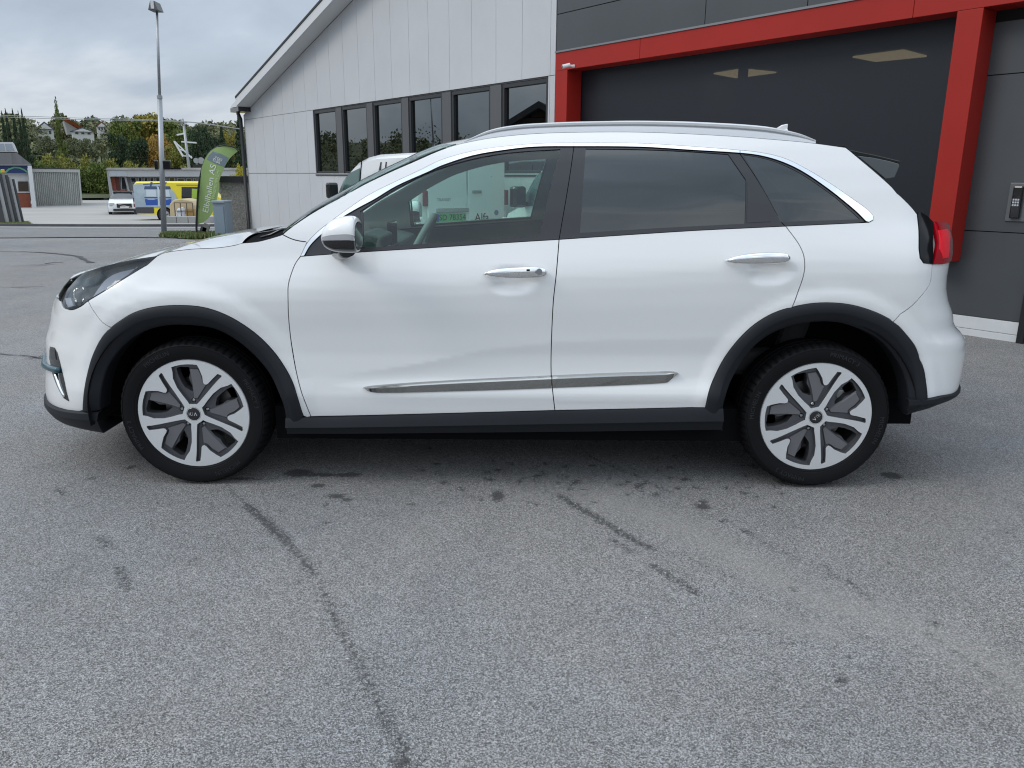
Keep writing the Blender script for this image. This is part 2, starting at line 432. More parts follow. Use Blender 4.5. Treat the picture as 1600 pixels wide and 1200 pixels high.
# ---- materials of the car
shadedchrome = M('shaded_chrome_moulding', (.40, .40, .385), rough=.10, metal=1.0)  # chrome coloured darker for the shaded asphalt it mirrors
paint = M('pearl_white_paint', (.765, .768, .765), rough=.32, coat=1.0, coat_r=.015, spec=.5, ior=1.5)
blackgloss = M('gloss_black_trim', (.012, .012, .014), rough=.12, spec=.5, coat=.6)
satinblack = M('satin_black_film', (.030, .031, .036), rough=.28, spec=.5)
plast = M('grained_black_plastic', (.012, .014, .018), rough=.55, spec=.28, bump=.25, bscale=900, bdist=.0006, rvar=.12, vscale=6)
chrome = M('bright_chrome', (.86, .87, .88), rough=.10, metal=1.0)
satinchrome = M('satin_chrome', (.78, .79, .80), rough=.24, metal=1.0)
alu = M('roof_rail_aluminium', (.60, .61, .62), rough=.34, metal=.45)
deepblack = M('matt_black_cavity', (.006, .006, .007), rough=.9, spec=.1)
clearglass = glass('green_tinted_clear_glass', (.66, .85, .78), 1.62, drops=True)
darkglass = glass('dark_privacy_glass', (.022, .028, .034), 1.85, drops=True)
screenglass = glass('windscreen_glass', (.60, .76, .71), 1.5)
hlens = glass('clear_lamp_lens', (.90, .92, .93), 1.5)

car = empty('car', (0, CYC, 0), label='white compact crossover parked side-on in the foreground with black wheel arch trim', cat='car')
def P_(o):     # parent keeping world coordinates
    return o
car_inv = Matrix.Translation((0, -CYC, 0))
def child_fix():
    for o in bpy.data.objects:
        if o.parent == car: o.matrix_parent_inverse = car_inv

# ---- outlines on the flank
seamA = PK([(469.7, 400.4), (462.5, 410), (456.4, 424), (450.6, 444.6), (450, 468), (451, 497.5), (454, 527), (459.4, 562), (466.7, 597.4), (478.5, 632.6), (485.8, 650.9)])
seamB = PK([(873.6, 374), (869, 430), (864.8, 468), (862.4, 512), (861, 560), (861.3, 585.6), (863.3, 609), (867, 641.2)])
seamC = PK([(1227.5, 353.3), (1238, 367), (1248.5, 382), (1255.3, 397), (1257.5, 412), (1256.8, 424), (1251.5, 443.5), (1244, 464.5), (1237.3, 481)])
belt1 = PK([(469.7, 400.4), (563, 393.8), (680, 386.5), (803, 378.3), (873.6, 374)])
belt2 = PK([(873.6, 374), (1000, 365.5), (1100, 359.3), (1227.5, 353.3)])
belt3 = PK([(1227.5, 353.3), (1300, 350), (1357.5, 347.3)])
AO = .012
archF_o = [(130.3, 641), (131.7, 615.5), (136.3, 587.5), (145, 556), (159, 528), (180, 507), (208, 489.5), (243, 479.7), (285, 477.3), (320, 480.8), (355, 493), (390, 514), (418, 538.5), (442.5, 570), (460, 605), (474, 650)]
archF_i = [(155.5, 641), (157, 612), (162.5, 587.5), (176.5, 559.5), (197.5, 535), (225.5, 517.5), (260.5, 508.8), (299, 508.8), (334, 514), (365.5, 529.8), (393.5, 552.5), (418, 580.5), (433.8, 612), (444, 640), (447.8, 679)]
archR_o = [(1102, 637), (1107, 615), (1116, 590), (1132, 559), (1153.8, 530.6), (1178.8, 507), (1207, 490), (1237.3, 480), (1272.5, 473.8), (1310, 473.8), (1341, 479), (1372.5, 490), (1397.5, 504), (1416, 523), (1432, 546), (1443, 577.5), (1447, 602.5), (1448.4, 622.8)]
archR_i = [(1129.4, 674.4), (1130, 637), (1136.6, 612), (1150.6, 580.6), (1169, 552.5), (1194, 529), (1228.8, 512), (1272.5, 503.4), (1310, 504), (1341, 513.4), (1372.5, 529), (1394, 551), (1410, 577.5), (1417.8, 602.5), (1420, 627.5), (1417.8, 649.4)]
AFo = PK(archF_o); ARo = PK(archR_o); AFi = PK(archF_i); ARi = PK(archR_i)
def part_of(path, p, q):
    """stretch of path between the points nearest to p and q"""
    i = min(range(len(path)), key=lambda k: math.dist(path[k], p)); j = min(range(len(path)), key=lambda k: math.dist(path[k], q))
    return path[i:j+1] if i <= j else path[j:i+1][::-1]
chromeU = PK([(469.7, 400.4), (480, 380), (494, 364.5), (515, 347.5), (541, 328.6), (576, 305), (620, 283), (651, 268.6), (691, 249.6), (738.8, 236.5), (786, 229.4), (833.8, 225.3), (896.7, 223.4), (1000, 224.5), (1075, 228.8), (1156, 235), (1187.5, 238.5), (1217.5, 245), (1240, 253.8), (1270, 270), (1300, 288.8), (1332.5, 311.3), (1355, 327.5), (1363.8, 337), (1363.8, 343.8), (1357.5, 347.3)])
chromeL = PK([(475.6, 399.9), (485, 383.8), (504.5, 364.5), (532.5, 341.8), (558.8, 326), (585, 312), (620, 291), (670, 268.6), (691, 259), (738.8, 243.6), (786, 235.3), (833.8, 230), (896.7, 229.2), (1000, 230), (1075, 234.5), (1156, 239.5), (1185, 243), (1212.5, 250), (1237.5, 260), (1262.5, 273.8), (1287.5, 291), (1312.5, 310), (1337.5, 331), (1352.5, 346)])
fenderTop = PK([(245.4, 400), (258, 394.5), (300, 389), (340, 387), (367, 383), (378, 379.8), (390.8, 378.8), (404.8, 377), (420.5, 373), (434, 369), (441.5, 366.5)])
pillarCut = PK([(441.5, 366.5), (455, 373), (468, 376.5), (480, 377.8)])
roofEdge = PK([(441.5, 366.5), (452, 357.5), (480, 338), (506, 322.5), (532.5, 308.5), (567.5, 289), (594, 276), (620, 264), (650, 251), (677, 239), (700.8, 230), (724.5, 223.4), (762.5, 216), (810, 210.4), (857.5, 207.5), (929, 206), (1000, 206.2), (1075, 208.8), (1150, 213), (1212.5, 218), (1262.5, 222.5), (1321, 230.3)])
dEdge = PK([(1321.7, 230.5), (1336.7, 243), (1353, 256.7), (1378.3, 278.3), (1395, 294), (1411.7, 310.8), (1426.7, 326.7), (1433, 335)])
lampL = PK([(1433, 335), (1435, 353), (1435.8, 386.7), (1437.5, 403), (1443, 411), (1456.7, 412.8)])
bumpSeam = PK([(1456.7, 412.8), (1454.5, 436), (1451, 447), (1438.8, 463), (1415, 485.5), (1393.8, 504.6)])
hlLow = PK([(245.4, 400), (222.5, 418), (185, 441), (160, 456.7), (138, 470), (126.7, 478.5), (114, 483.8), (103.8, 482.7), (98, 478.5), (95.2, 470)])
hlUp = PK([(245.4, 400), (226.7, 402.5), (195.4, 407.7), (164.2, 415), (143.3, 421), (122.5, 428.5), (109, 435.5)])
fSeam = PK([(138, 470), (147, 487), (158, 501.5), (174.6, 513)])
near = lambda path, p: min(path, key=lambda k: math.dist(k, p))
def fine_at(*boxes): return [b for b in boxes]
HF = (-.14, .11, .85, .965, .009); HR = (.945, 1.19, .90, 1.01, .009)

DOORS = {}
for side in (1, -1):
    # front fender
    poly = seamA[:]+[pick(480, 652)]+part_of(AFo, AFo[-1], fSeam[-1])+fSeam[::-1][1:]+part_of(hlLow, fSeam[0], hlLow[0])[1:]+fenderTop[1:]+pillarCut[1:]
    # pillarCut ends at the chrome; walk down the chrome outer edge to the door corner
    poly += part_of(chromeU, pillarCut[-1], chromeU[0])[1:-1]
    panel('front_fender', poly, paint, car, side=side, step=.028)
    # doors
    d1 = panel('front_door', belt1+seamB[1:]+PK([(867, 641.2), (700, 645.8), (560, 649.3), (485.8, 650.9)])[1:]+seamA[::-1][1:-1], paint, car, side=side, step=.024, fine=[HF, (-.86, .3, .44, .70, .0125)])
    rd_bot = PK([(867, 641.2), (980, 639), (1102, 637)])
    d2 = panel('rear_door', belt2+seamC[1:]+part_of(ARo, seamC[-1], ARo[0])[1:]+rd_bot[::-1][1:]+seamB[::-1][1:-1], paint, car, side=side, step=.024, fine=[HR, (.15, 1.1, .44, .70, .0125)])
    # body side: pillars, cant rail and rear quarter in one pressing
    q = belt3+chromeU[::-1][1:]
    q = q[:len(q)-1]
    q = [p for p in q]
    cu = part_of(chromeU, chromeU[-1], pillarCut[-1])
    poly = belt3[:-1]+cu+pillarCut[::-1][1:]+roofEdge[1:]+dEdge[1:]+lampL[1:]+bumpSeam[1:]+part_of(ARo, bumpSeam[-1], seamC[-1])[1:]+seamC[::-1][1:-1]
    bs = panel('body_side_panel', poly, paint, car, side=side, step=.028)
    # bumpers
    zb = pick(74, 630)[1]; ztop = hlLow[-1][1]
    poly = fSeam+part_of(AFo, fSeam[-1], AFo[0])[1:]+PK([(129, 644), (103, 640), (88, 635.5)])[1:]
    zl = poly[-1][1]; poly += [(s_front(zl)+.3, zl-.004), (s_front(zl-.004)+1e-3, zl-.004)]
    zt = hlLow[-1][1]-.01; poly += [(s_front(z)+1e-3, z) for z in np.linspace(zl, zt, 18)[1:]]+[hlLow[-1]]+part_of(hlLow, hlLow[-1], fSeam[0])[1:-1]
    fb = panel('front_bumper', poly, paint, car, side=side, step=.026)
    poly = bumpSeam[::-1]+[]
    poly = poly[::-1]
    zlo = pick(1493, 614)[1]
    poly = bumpSeam+part_of(ARo, bumpSeam[-1], ARo[-1])[1:]+PK([(1448.4, 622.8), (1465, 619.5), (1488, 615)])[1:]+[(s_rear(z)-1e-3, z) for z in np.linspace(zlo, .72, 16)]+[(s_rear(.72)-.16, .74)]
    zz_ = lampL[-1][1]; poly += [(s_rear(zz_)-.22, zz_-.01)]
    rb = panel('rear_bumper', poly, paint, car, side=side, step=.026)
    # tailgate half below the glass
    zt2 = .985
    tg = panel('tailgate', [(s_rear(z)-1e-3, z) for z in np.linspace(.725, 1.08, 10)]+[(s_rear(1.08)-.26, 1.08), (s_rear(zz_)-.215, zz_-.005), (s_rear(.74)-.155, .745)], paint, car, side=side, step=.03)
    # glass and its surround
    g1 = PK([(564.5, 386.8), (563, 330), (585, 315.6), (620, 294), (680, 265.5), (740, 247.8), (800, 238), (875, 233), (860, 291), (842, 368), (760, 373.5), (640, 381.5)], closed=True)
    g2 = PK([(915.8, 232.2), (1000, 233.2), (1075, 236.3), (1138, 241), (1165.5, 281), (1164, 348.8), (1050, 354.5), (907, 363), (911, 300)], closed=True)
    g3 = PK([(1163, 242), (1185, 245.5), (1210, 252), (1236, 263), (1260, 276.5), (1285, 293.5), (1310, 312.5), (1343, 341.8), (1221.5, 345.8)], closed=True)
    cL1 = part_of(chromeL, chromeL[0], pick(896.9, 229.2)); cL2 = part_of(chromeL, pick(898.5, 229.2), pick(1156, 239.5)); cL3 = part_of(chromeL, pick(1158, 240), chromeL[-1])
    sB2 = PK([(896.7, 229.2), (890, 276.7), (880, 336.7), (873.6, 374)]); sC2 = PK([(1156.5, 239.7), (1185, 282.5), (1220, 345), (1227.5, 353.3)])
    fr1 = panel('window_frame', cL1+sB2[1:]+belt1[::-1][1:-1], satinblack, d1, off=-.003, holes=[g1], gap=.0015, side=side, step=.05, flange=.014)
    fr2 = panel('window_frame', sB2[::-1]+cL2[1:]+sC2[1:]+belt2[::-1][1:-1], satinblack, d2, off=-.003, holes=[g2], gap=.0015, side=side, step=.05, flange=.014)
    fr3 = panel('window_frame', sC2[::-1]+cL3[1:]+belt3[::-1][1:-1], satinblack, bs, off=-.003, holes=[g3], gap=.0015, side=side, step=.05, flange=.014)
    panel('window_glass', g1, clearglass, d1, off=-.007, gap=-.004, side=side, step=.05, flange=0)
    panel('window_glass', g2, darkglass, d2, off=-.007, gap=-.004, side=side, step=.05, flange=0)
    panel('window_glass', g3, darkglass, bs, off=-.005, gap=-.004, side=side, step=.05, flange=0)
    panel('corner_trim', PK([(1167.5, 285), (1204.5, 346), (1167, 348)], sp=False), satinblack, d2, off=-.001, gap=0, side=side, step=.05, flange=.006)
    panel('divider_bar', PK([(563.5, 331), (567, 329), (568.5, 386.5), (564.5, 387)], sp=False), satinblack, d1, off=-.001, gap=0, side=side, step=.05, flange=.01)
    # bright strip round the side windows
    U1 = part_of(chromeU, chromeU[0], pick(896.7, 223.4)); U2 = part_of(chromeU, pick(898, 223.4), pick(1155.5, 235)); U3 = part_of(chromeU, pick(1157, 235), chromeU[-1])
    for nm, U, Lw, par in (('chrome_strip', U1, cL1, d1), ('chrome_strip', U2, cL2, d2), ('chrome_strip', U3, cL3, bs)):
        panel(nm, U+Lw[::-1], chrome, par, off=.003, gap=.0012, side=side, step=.05, flange=.012)
    # bright moulding low on the doors
    st1 = PK([(568, 606), (620, 600.3), (700, 595), (780, 591), (861.3, 587.3), (863, 606.5), (780, 609.5), (700, 611.8), (577, 614), (571, 610)], off=.012)
    st2 = PK([(863.3, 587), (950, 583.4), (1030, 581.2), (1060.5, 582.5), (1058, 590), (1043, 598.5), (950, 603), (864.5, 606)], off=.012)
    DOORS[side] = (d1, d2)
def strip_between(name, A, B, prof, mat, parent, side, n=90, **k):
    """cladding swept between two outlines; prof = [(t, offset)]"""
    def res(P):
        P = np.array(P); d = np.r_[0, np.cumsum(np.hypot(*np.diff(P, axis=0).T))]; u = np.linspace(0, d[-1], n); return np.stack([np.interp(u, d, P[:, 0]), np.interp(u, d, P[:, 1])], -1)
    a = res(A); b = res(B); V = []
    for t, o in prof:
        q = a*(1-t)+b*t; p3, _ = car_pts(q[:, 0], q[:, 1], 0.0, side); p3[:, 1] -= side*o; V += [tuple(v) for v in p3]
    m = len(prof); Fc = [(j*n+i, j*n+i+1, (j+1)*n+i+1, (j+1)*n+i) for j in range(m-1) for i in range(n-1)]
    if side == 1: Fc = [f[::-1] for f in Fc]
    me = mesh(name, V, Fc, True)
    bm = bmesh.new(); bm.from_mesh(me); bmesh.ops.recalc_face_normals(bm, faces=bm.faces); bm.to_mesh(me); bm.free()
    smooth_angle(me, 28)
    o = link(name, me, mat, parent, **k); return o
for side in (1, -1):
    mprof = [(0, -.01), (0, .009), (.10, .0175), (.22, .0205), (.30, .0200), (1.0, .004), (1.0, -.01)]
    for tp, bt_, par in (([(568, 605.5), (574, 604), (620, 600), (700, 595), (780, 591), (861.3, 587.3)], [(568.5, 606.5), (573, 611), (590, 614), (700, 611.8), (780, 609.5), (861.6, 606.5)], DOORS[side][0]),
                         ([(863, 587.2), (950, 583.4), (1030, 581.2), (1052, 581), (1059.5, 583)], [(863.3, 606.3), (950, 603), (1025, 599.5), (1043, 598), (1059.8, 584)], DOORS[side][1])):
        strip_between('lower_moulding', PK(tp, off=.01, n=3), PK(bt_, off=.006, n=3), mprof, shadedchrome, par, side, n=40)
    prof = [(0, -.02), (0, .004), (.03, .010), (.12, .0145), (.30, .018), (.46, .0185), (.50, .0178), (.54, .0155), (.75, .007), (.95, -.002), (1.0, -.008), (1.0, -.10)]
    strip_between('wheel_arch_trim', AFo, AFi, prof, plast, car, side)
    strip_between('wheel_arch_trim', ARo, [ARi[0]]+ARi, prof, plast, car, side)
    top = PK([(447, 652), (474, 651), (486, 651.3), (560, 649.6), (700, 646), (867, 641.5), (980, 639.2), (1102, 637), (1129, 636.5)]); bot = PK([(448, 680), (560, 680), (700, 678.8), (900, 677), (1050, 675), (1129.4, 674)], off=.02)
    strip_between('sill_trim', top, bot, [(0, -.03), (0, .002), (.03, .010), (.10, .014), (.30, .022), (.52, .030), (.56, .028), (.60, .016), (.80, .012), (.97, .006), (1, -.004), (1, -.12)], plast, car, side, n=60)
    # lips under the bumpers
    zb = pick(66, 643)[1]
    t_ = PK([(157, 643), (130, 642.5), (103, 639.5), (88, 635.3)]); b_ = PK([(157, 680), (140, 677), (112, 671), (92, 664)])
    zt_, zb_ = t_[-1][1], b_[-1][1]
    t_ += [(s_front(zt_)+.3, zt_), (s_front(zt_)+1e-3, zt_)]; b_ += [(s_front(zt_)+.3, zb_), (s_front(zt_)+1e-3, zb_)]
    strip_between('bumper_lip', t_, b_, [(0, -.02), (0, .012), (.05, .022), (.3, .030), (.45, .022), (.8, -.005), (1, -.03), (1, -.25)], plast, car, side, n=70)
    t_ = PK([(1417, 623.5), (1448.4, 622.4), (1470, 618), (1487, 614.8)]); b_ = PK([(1417, 650), (1428, 648.8), (1452, 642.5), (1474, 634.5), (1488, 628)])
    zt_, zb_ = t_[-1][1], b_[-1][1]
    t_ += [(s_rear(zt_)-.25, zt_), (s_rear(zt_)-1e-3, zt_)]; b_ += [(s_rear(zt_)-.25, zb_), (s_rear(zt_)-1e-3, zb_)]
    strip_between('bumper_lip', t_, b_, [(0, -.02), (0, .010), (.05, .018), (.3, .020), (.5, .012), (.8, -.01), (1, -.03), (1, -.25)], plast, car, side, n=70)
# ---------------------------------------------------------------- car: bonnet, roof, glass between the sides
def grid_obj(name, rows, mat, parent, smooth=True, thick=0.0, **k):
    n = len(rows[0]); V = [tuple(v) for r in rows for v in r]
    Fc = [(j*n+i, j*n+i+1, (j+1)*n+i+1, (j+1)*n+i) for j in range(len(rows)-1) for i in range(n-1)]
    me = mesh(name, V, Fc, smooth); bm = bmesh.new(); bm.from_mesh(me); bmesh.ops.recalc_face_normals(bm, faces=bm.faces); bm.to_mesh(me); bm.free()
    o = link(name, me, mat, parent, **k)
    if thick:
        sm = o.modifiers.new('s', 'SOLIDIFY'); sm.thickness = thick; sm.offset = 0
    return o
def resample(P, n):
    P = np.array(P, float); d = np.r_[0, np.cumsum(np.linalg.norm(np.diff(P, axis=0), axis=1))]; u = np.linspace(0, d[-1], n)
    return np.stack([np.interp(u, d, P[:, i]) for i in range(P.shape[1])], -1)
vs = np.linspace(-1, 1, 41)
e_sz = hlUp[::-1]+fenderTop[1:]; e_sz = [p for p in e_sz if p[0] <= pick(378, 379.8)[0]+1e-6]
E = resample([(*surf(s, z), z) for s, z in e_sz], 46)    # x, h, z along the bonnet's edge
x0, h0, z0 = E[0]; xfl = float(xf_(z0)); W0 = float(Wmid(x0, z0))
rows = []
for x, h, z in E:
    h = h-.003; w = ((E[-1][0]-x)/(E[-1][0]-x0))**1.6
    t = np.abs(vs); hh = h0*t
    xl = xfl+RF*(1-np.clip(1-(np.clip(hh/(h0/float(Cfr(np.array(x0-xfl), RF, NF))), 0, 1))**NF, 0, 1)**(1/NF))-x0
    fw = w*xl+(1-w)*(-.12)*(1-t**2)
    xx = x+fw; zb1 = np.interp(xx, E[:, 0], E[:, 2]); w2 = w**5
    zc = (1-w2)*(zb1+.030*(1-t**2.6)*(1-w)**.5)+w2*z0-.0*w
    zc = np.where(xx < x0, np.minimum(zc, z0+.002), zc)
    rows.append(np.stack([xx, CYC+vs*h, zc], -1))
# leading edge rolls down
r0 = rows[0].copy(); r0[:, 2] -= .02; r0[:, 0] -= .004
grid_obj('bonnet', [r0]+rows, paint, car)
# cowl and wipers
c0 = rows[-1].copy(); cow = []
for k, (dx, dz) in enumerate([(0.0, -.012), (.04, -.035), (.12, -.035), (.22, -.01)]):
    r = c0.copy(); r[:, 0] += dx; r[:, 2] += dz; r[:, 1] = CYC+vs*(E[-1][1]-.02-.015*k); cow.append(r)
grid_obj('cowl', cow, deepblack, car)
wp_ = [tuple(at_Y(x, y, .33)) for x, y in [(408, 371), (424, 366.5), (434, 361.5), (441, 358.2), (447, 357.6), (449.5, 360.5)]]
MB().tube(wp_, .0065, 6).build('wiper_arm', blackgloss, car, smooth=True)
def edge_xyz(path, n): return resample([(*surf(s, z), z) for s, z in path], n)
iw = pick(715, 226)
ws = edge_xyz(part_of(roofEdge, roofEdge[0], iw), 26); rows = []
for i, (x, h, z) in enumerate(ws):
    b = .13; t = np.abs(vs); rows.append(np.stack([x-b*(1-t**2.2)+.004, CYC+vs*(h-.004), z+.0*t+.002+.02*(i/25)*(1-t**2)], -1))
wsr = rows
grid_obj('windscreen', rows, screenglass, car)
tr = []
for r in rows: tr.append(np.stack([r[0]+(0, -.003, .004), r[0]+(-.008, .022, .0), r[1]+(0, 0, -.002)]))
grid_obj('windscreen_trim', tr, blackgloss, car)
rf = edge_xyz(part_of(roofEdge, iw, roofEdge[-1]), 40); rows = []
for i, (x, h, z) in enumerate(rf):
    u = i/39; t = np.abs(vs); b = -.13*max(0, 1-u*2.2)**1.3+.07*max(0, (u-.6)/.4)**1.5
    rows.append(np.stack([x+b*(1-t**2.2), CYC+vs*(h-.002), z+.02*(1-t**2)+(.016*min(1, 4*u)*min(1, 6*(1-u)))*(1-t**3)-.0, ], -1))
roofrows = rows
grid_obj('roof', rows, paint, car)
hl_ = [np.array(r)-np.array([0, 0, .035]) for r in rows]; hl_ = [CYC*0+np.stack([r[:, 0], CYC+(r[:, 1]-CYC)*.97, r[:, 2]], -1) for r in hl_]
lining = M('roof_lining', (.62, .63, .62), rough=.95)
grid_obj('headliner', hl_, lining, car)
# rear window and its dark surround
dg_ = edge_xyz(dEdge, 18); rows = []
for i, (x, h, z) in enumerate(dg_):
    t = np.abs(vs); rows.append(np.stack([x+.030*(1-t**8)+.05*(1-t**2), CYC+vs*(h-.002), z+.012*(1-t**8)], -1))
grid_obj('rear_window', rows, M('rear_glass_black', (.012, .013, .015), rough=.05, spec=.7), car)
# spoiler over the rear window: a plate with a drooped side fin at each end
def xz(pts, Y): return [(at_Y(px, py, Y)[0], at_Y(px, py, Y)[2]) for px, py in pts]
SY = .42
top = xz([(1326, 233.5), (1342, 237), (1362, 241), (1386, 246.5), (1406.5, 251.5)], SY); und = xz([(1406.8, 255.5), (1386, 251), (1362, 246), (1345, 243.5), (1336, 243)], SY)
b = MB(); b.prism(top+und, lambda u, v, w: (u, w, v), SY, 2*CYC-SY); sp_ = b.build('spoiler', blackgloss, car, bevel=.003)
for side in (1, -1):
    f_ = xz([(1338, 243.5), (1362, 246.5), (1386, 251.5), (1402, 256), (1403.5, 259), (1396, 277), (1382, 279.5)], SY)
    ya, yb = (SY-.012, SY+.012); 
    if side == -1: ya, yb = 2*CYC-ya, 2*CYC-yb
    b = MB(); b.prism(f_, lambda u, v, w: (u, w, v), ya, yb); b.build('spoiler_fin', M('fin_reflection_grey', (.11, .125, .135), rough=.15, coat=.5), sp_, bevel=.002)  # grey base colour stands in for the reflection on the gloss fin
    # roof rail: flush rail whose foot follows the roof edge
    rt = resample([(p[0], p[2]) for p in (at_Y(px, py, .262) for px, py in [(726, 223), (742, 214), (762.5, 205.6), (798, 197.6), (833.8, 194.4), (905, 191.6), (1000, 190.4), (1075, 192.6), (1150, 196.6), (1200, 202), (1230, 207.8), (1250, 214.5), (1265, 221.5)])], 64)
    sp2 = np.array(spline([tuple(p) for p in rt[::5]]+[tuple(rt[-1])], n=6)); rt = resample(sp2, 70)
    re_ = np.array([(a, b_, c) for a, b_, c in rf]); base_z = lambda x: np.interp(x, re_[:, 0], re_[:, 2]); base_h = lambda x: np.interp(x, re_[:, 0], re_[:, 1])
    V = []
    for x, z in rt:
        zb_ = float(base_z(x)); hb = float(base_h(x))-.010; H = max(.003, z-zb_+.004); k = min(1, H/.045)
        prof = [(0, -.004), (-.006*k, H*.45), (-.012*k, H*.62), (-.004*k, H*.70), (-.004*k, H*.88), (-.014*k, H), (-.034*k, H), (-.042, H*.8), (-.046, -.004)]
        for dh, dz in prof: V.append((x, CYC-side*(hb+dh), zb_+dz))
    m_ = 9; n_ = len(rt); Fc = [(i*m_+j, i*m_+j+1, (i+1)*m_+j+1, (i+1)*m_+j) for i in range(n_-1) for j in range(m_-1)]
    me = mesh('roof_rail', V, Fc, True); bm = bmesh.new(); bm.from_mesh(me); bmesh.ops.recalc_face_normals(bm, faces=bm.faces); bm.to_mesh(me); bm.free(); smooth_angle(me, 30)
    link('roof_rail', me, alu, car)
ant = at_Y(1219, 203, CYC); b = MB()
fin = [(-.05, -.02), (-.03, .004), (.005, .026), (.035, .032), (.034, .01), (.04, -.02)]
b.prism(fin, lambda u, v, w: (ant[0]+u, CYC+w*(1.0 if v < .01 else .45), ant[2]-.003+v), -.018, .018); b.build('antenna_fin', paint, car, bevel=.004)

# ---------------------------------------------------------------- inner shell, lamps
cardtrim = M('dark_door_card', (.17, .18, .18), rough=.8); pillartrim = M('grey_pillar_trim', (.66, .67, .66), rough=.9)
for side in (1, -1):
    low = seamA[::-1][::-1]
    poly = part_of(chromeU, chromeU[0], chromeU[-1])
    up = [roofEdge[0]]+roofEdge[1:]+dEdge[1:]
    zz1 = dEdge[-1]
    poly = roofEdge+dEdge[1:]+[pick(1430, 345), pick(1357, 350)]+belt3[::-1]+belt2[::-1][1:]+belt1[::-1][1:]
    hol = [inset(dens(g), -.004) for g in (g1, g2, g3)]
    panel('pillar_lining', poly, pillartrim, car, off=-.035, holes=hol, gap=.004, step=.06, flange=0, side=side)
    if side == 1:      # backs of the lining seen from outside are black body metal
        panel('inner_frame', poly, deepblack, car, off=-.026, holes=hol, gap=.004, step=.06, flange=0, side=side)
    bt = belt1+belt2[1:]
    poly = bt+seamC[1:]+part_of(ARo, seamC[-1], ARo[0])[1:]+rd_bot[::-1][1:]+PK([(867, 641.2), (700, 645.8), (560, 649.3), (485.8, 650.9)])[1:]+seamA[::-1][1:-1]
    panel('inner_door', poly, cardtrim, car, off=-.045, gap=.002, step=.07, flange=0, side=side)
    seal = MB()
    for sm_ in (seamA, seamB, seamC, bumpSeam, fSeam, sC2, sB2, pillarCut):
        P3, N3 = car_pts([p[0] for p in sm_], [p[1] for p in sm_], -.010, side)
        T = [P3[i]+(.012, 0, 0) for i in range(len(P3))]; U_ = [P3[i]-(.012, 0, 0) for i in range(len(P3))]
        if sm_ in (fSeam, bumpSeam): T = [P3[i]+(0, 0, .012) for i in range(len(P3))]; U_ = [P3[i]-(0, 0, .012) for i in range(len(P3))]
        n_ = len(P3); seal.add([tuple(v) for v in T+U_], [(i, i+1, n_+i+1, n_+i) for i in range(n_-1)])
    # behind the mudguard joints and the window line
    for pth in (chromeU, belt1, belt2, belt3):
        P3, N3 = car_pts([p[0] for p in pth], [p[1] for p in pth], -.011, side); n_ = len(P3)
        seal.add([tuple(v+(0, 0, .012)) for v in P3]+[tuple(v-(0, 0, .012)) for v in P3], [(i, i+1, n_+i+1, n_+i) for i in range(n_-1)])
    seal.build('door_seal', deepblack, car)
    # head lamp
    def ext(poly_front, ds): return poly_front
    lens = hlLow[:-1]+[]
    zf0, zf1 = hlUp[-1][1], hlLow[-1][1]
    sf = min(hlUp[-1][0], hlLow[-1][0])
    front = [(hlLow[-1][0], hlLow[-1][1]), (hlLow[-1][0]-.16, zf1+.012), (hlUp[-1][0]-.20, zf0-.012), (hlUp[-1][0], zf0)]
    outl = hlLow[:-1]+front+hlUp[::-1][1:-1]
    lamp = panel('headlight', outl, M('headlight_housing', (.10, .105, .11), rough=.35), car, off=-.040, gap=.003, step=.03, flange=0, side=side)
    panel('lamp_lens', outl, hlens, lamp, off=-.001, gap=.001, step=.03, flange=.0, side=side)
    panel('lamp_edge', outl, M('lamp_edge_black', (.01, .01, .012), rough=.2), lamp, off=-.003, holes=[inset(dens(outl), .007)], gap=.0005, step=.2, flange=.037, side=side)
    panel('reflector_panel', PK([(137, 466), (143, 456.5), (150, 446), (158, 435.5), (168, 427.5), (181, 421.5), (198, 417.5), (217, 413.6), (205, 424), (188, 437), (164, 451), (148, 460)], off=-.018, closed=True), M('lamp_pale_reflector', (.52, .54, .62), rough=.25), lamp, off=-.020, gap=.006, step=.05, flange=.02, side=side)
    panel('indicator_panel', PK([(99.5, 463), (108, 462), (112.5, 476), (104, 479)], off=-.015, sp=False), M('lamp_pale_reflector', (.5, .5, .5)), lamp, off=-.015, gap=0, step=.05, flange=.01, side=side)
    panel('reflector_panel', PK([(118, 431), (134, 427), (152, 421.5), (158, 427), (146, 437), (128, 441), (117, 440)], off=-.025, sp=False), M('lamp_blue_grey', (.12, .16, .18), rough=.12, metal=.6), lamp, off=-.025, gap=0, step=.05, flange=.01, side=side)
    arc = [pick(119.5+9*math.cos(t)*.75, 459+10.5*math.sin(t), -.012) for t in np.linspace(math.radians(95), math.radians(275), 12)]
    P3, _ = car_pts([p[0] for p in arc], [p[1] for p in arc], -.014, side)
    MB().tube([tuple(p) for p in P3], .0075, 8).build('projector_ring', chrome, lamp, smooth=True)
    P3, _ = car_pts(*zip(*[pick(126, 440, -.02), pick(128.5, 448, -.02)]), -.02, side); MB().tube([tuple(p) for p in P3], .004, 6).build('lamp_blade', chrome, lamp, smooth=True)
    P3, _ = car_pts(*zip(*[pick(129, 461, -.02), pick(124, 473, -.02)]), -.02, side); MB().tube([tuple(p) for p in P3], .003, 6).build('lamp_blade', chrome, lamp, smooth=True)
    # air curtain with teal accent and daytime lamp in the bumper corner
    ac = PK([(78.5, 541.5), (85.5, 543), (90, 551), (96, 574), (102, 600), (108.3, 627), (100, 622), (90, 604), (82, 582), (77.5, 560)], sp=False)
    acd = panel('air_intake', ac, blackgloss, car, off=.002, gap=0, step=.03, flange=.004, side=side)
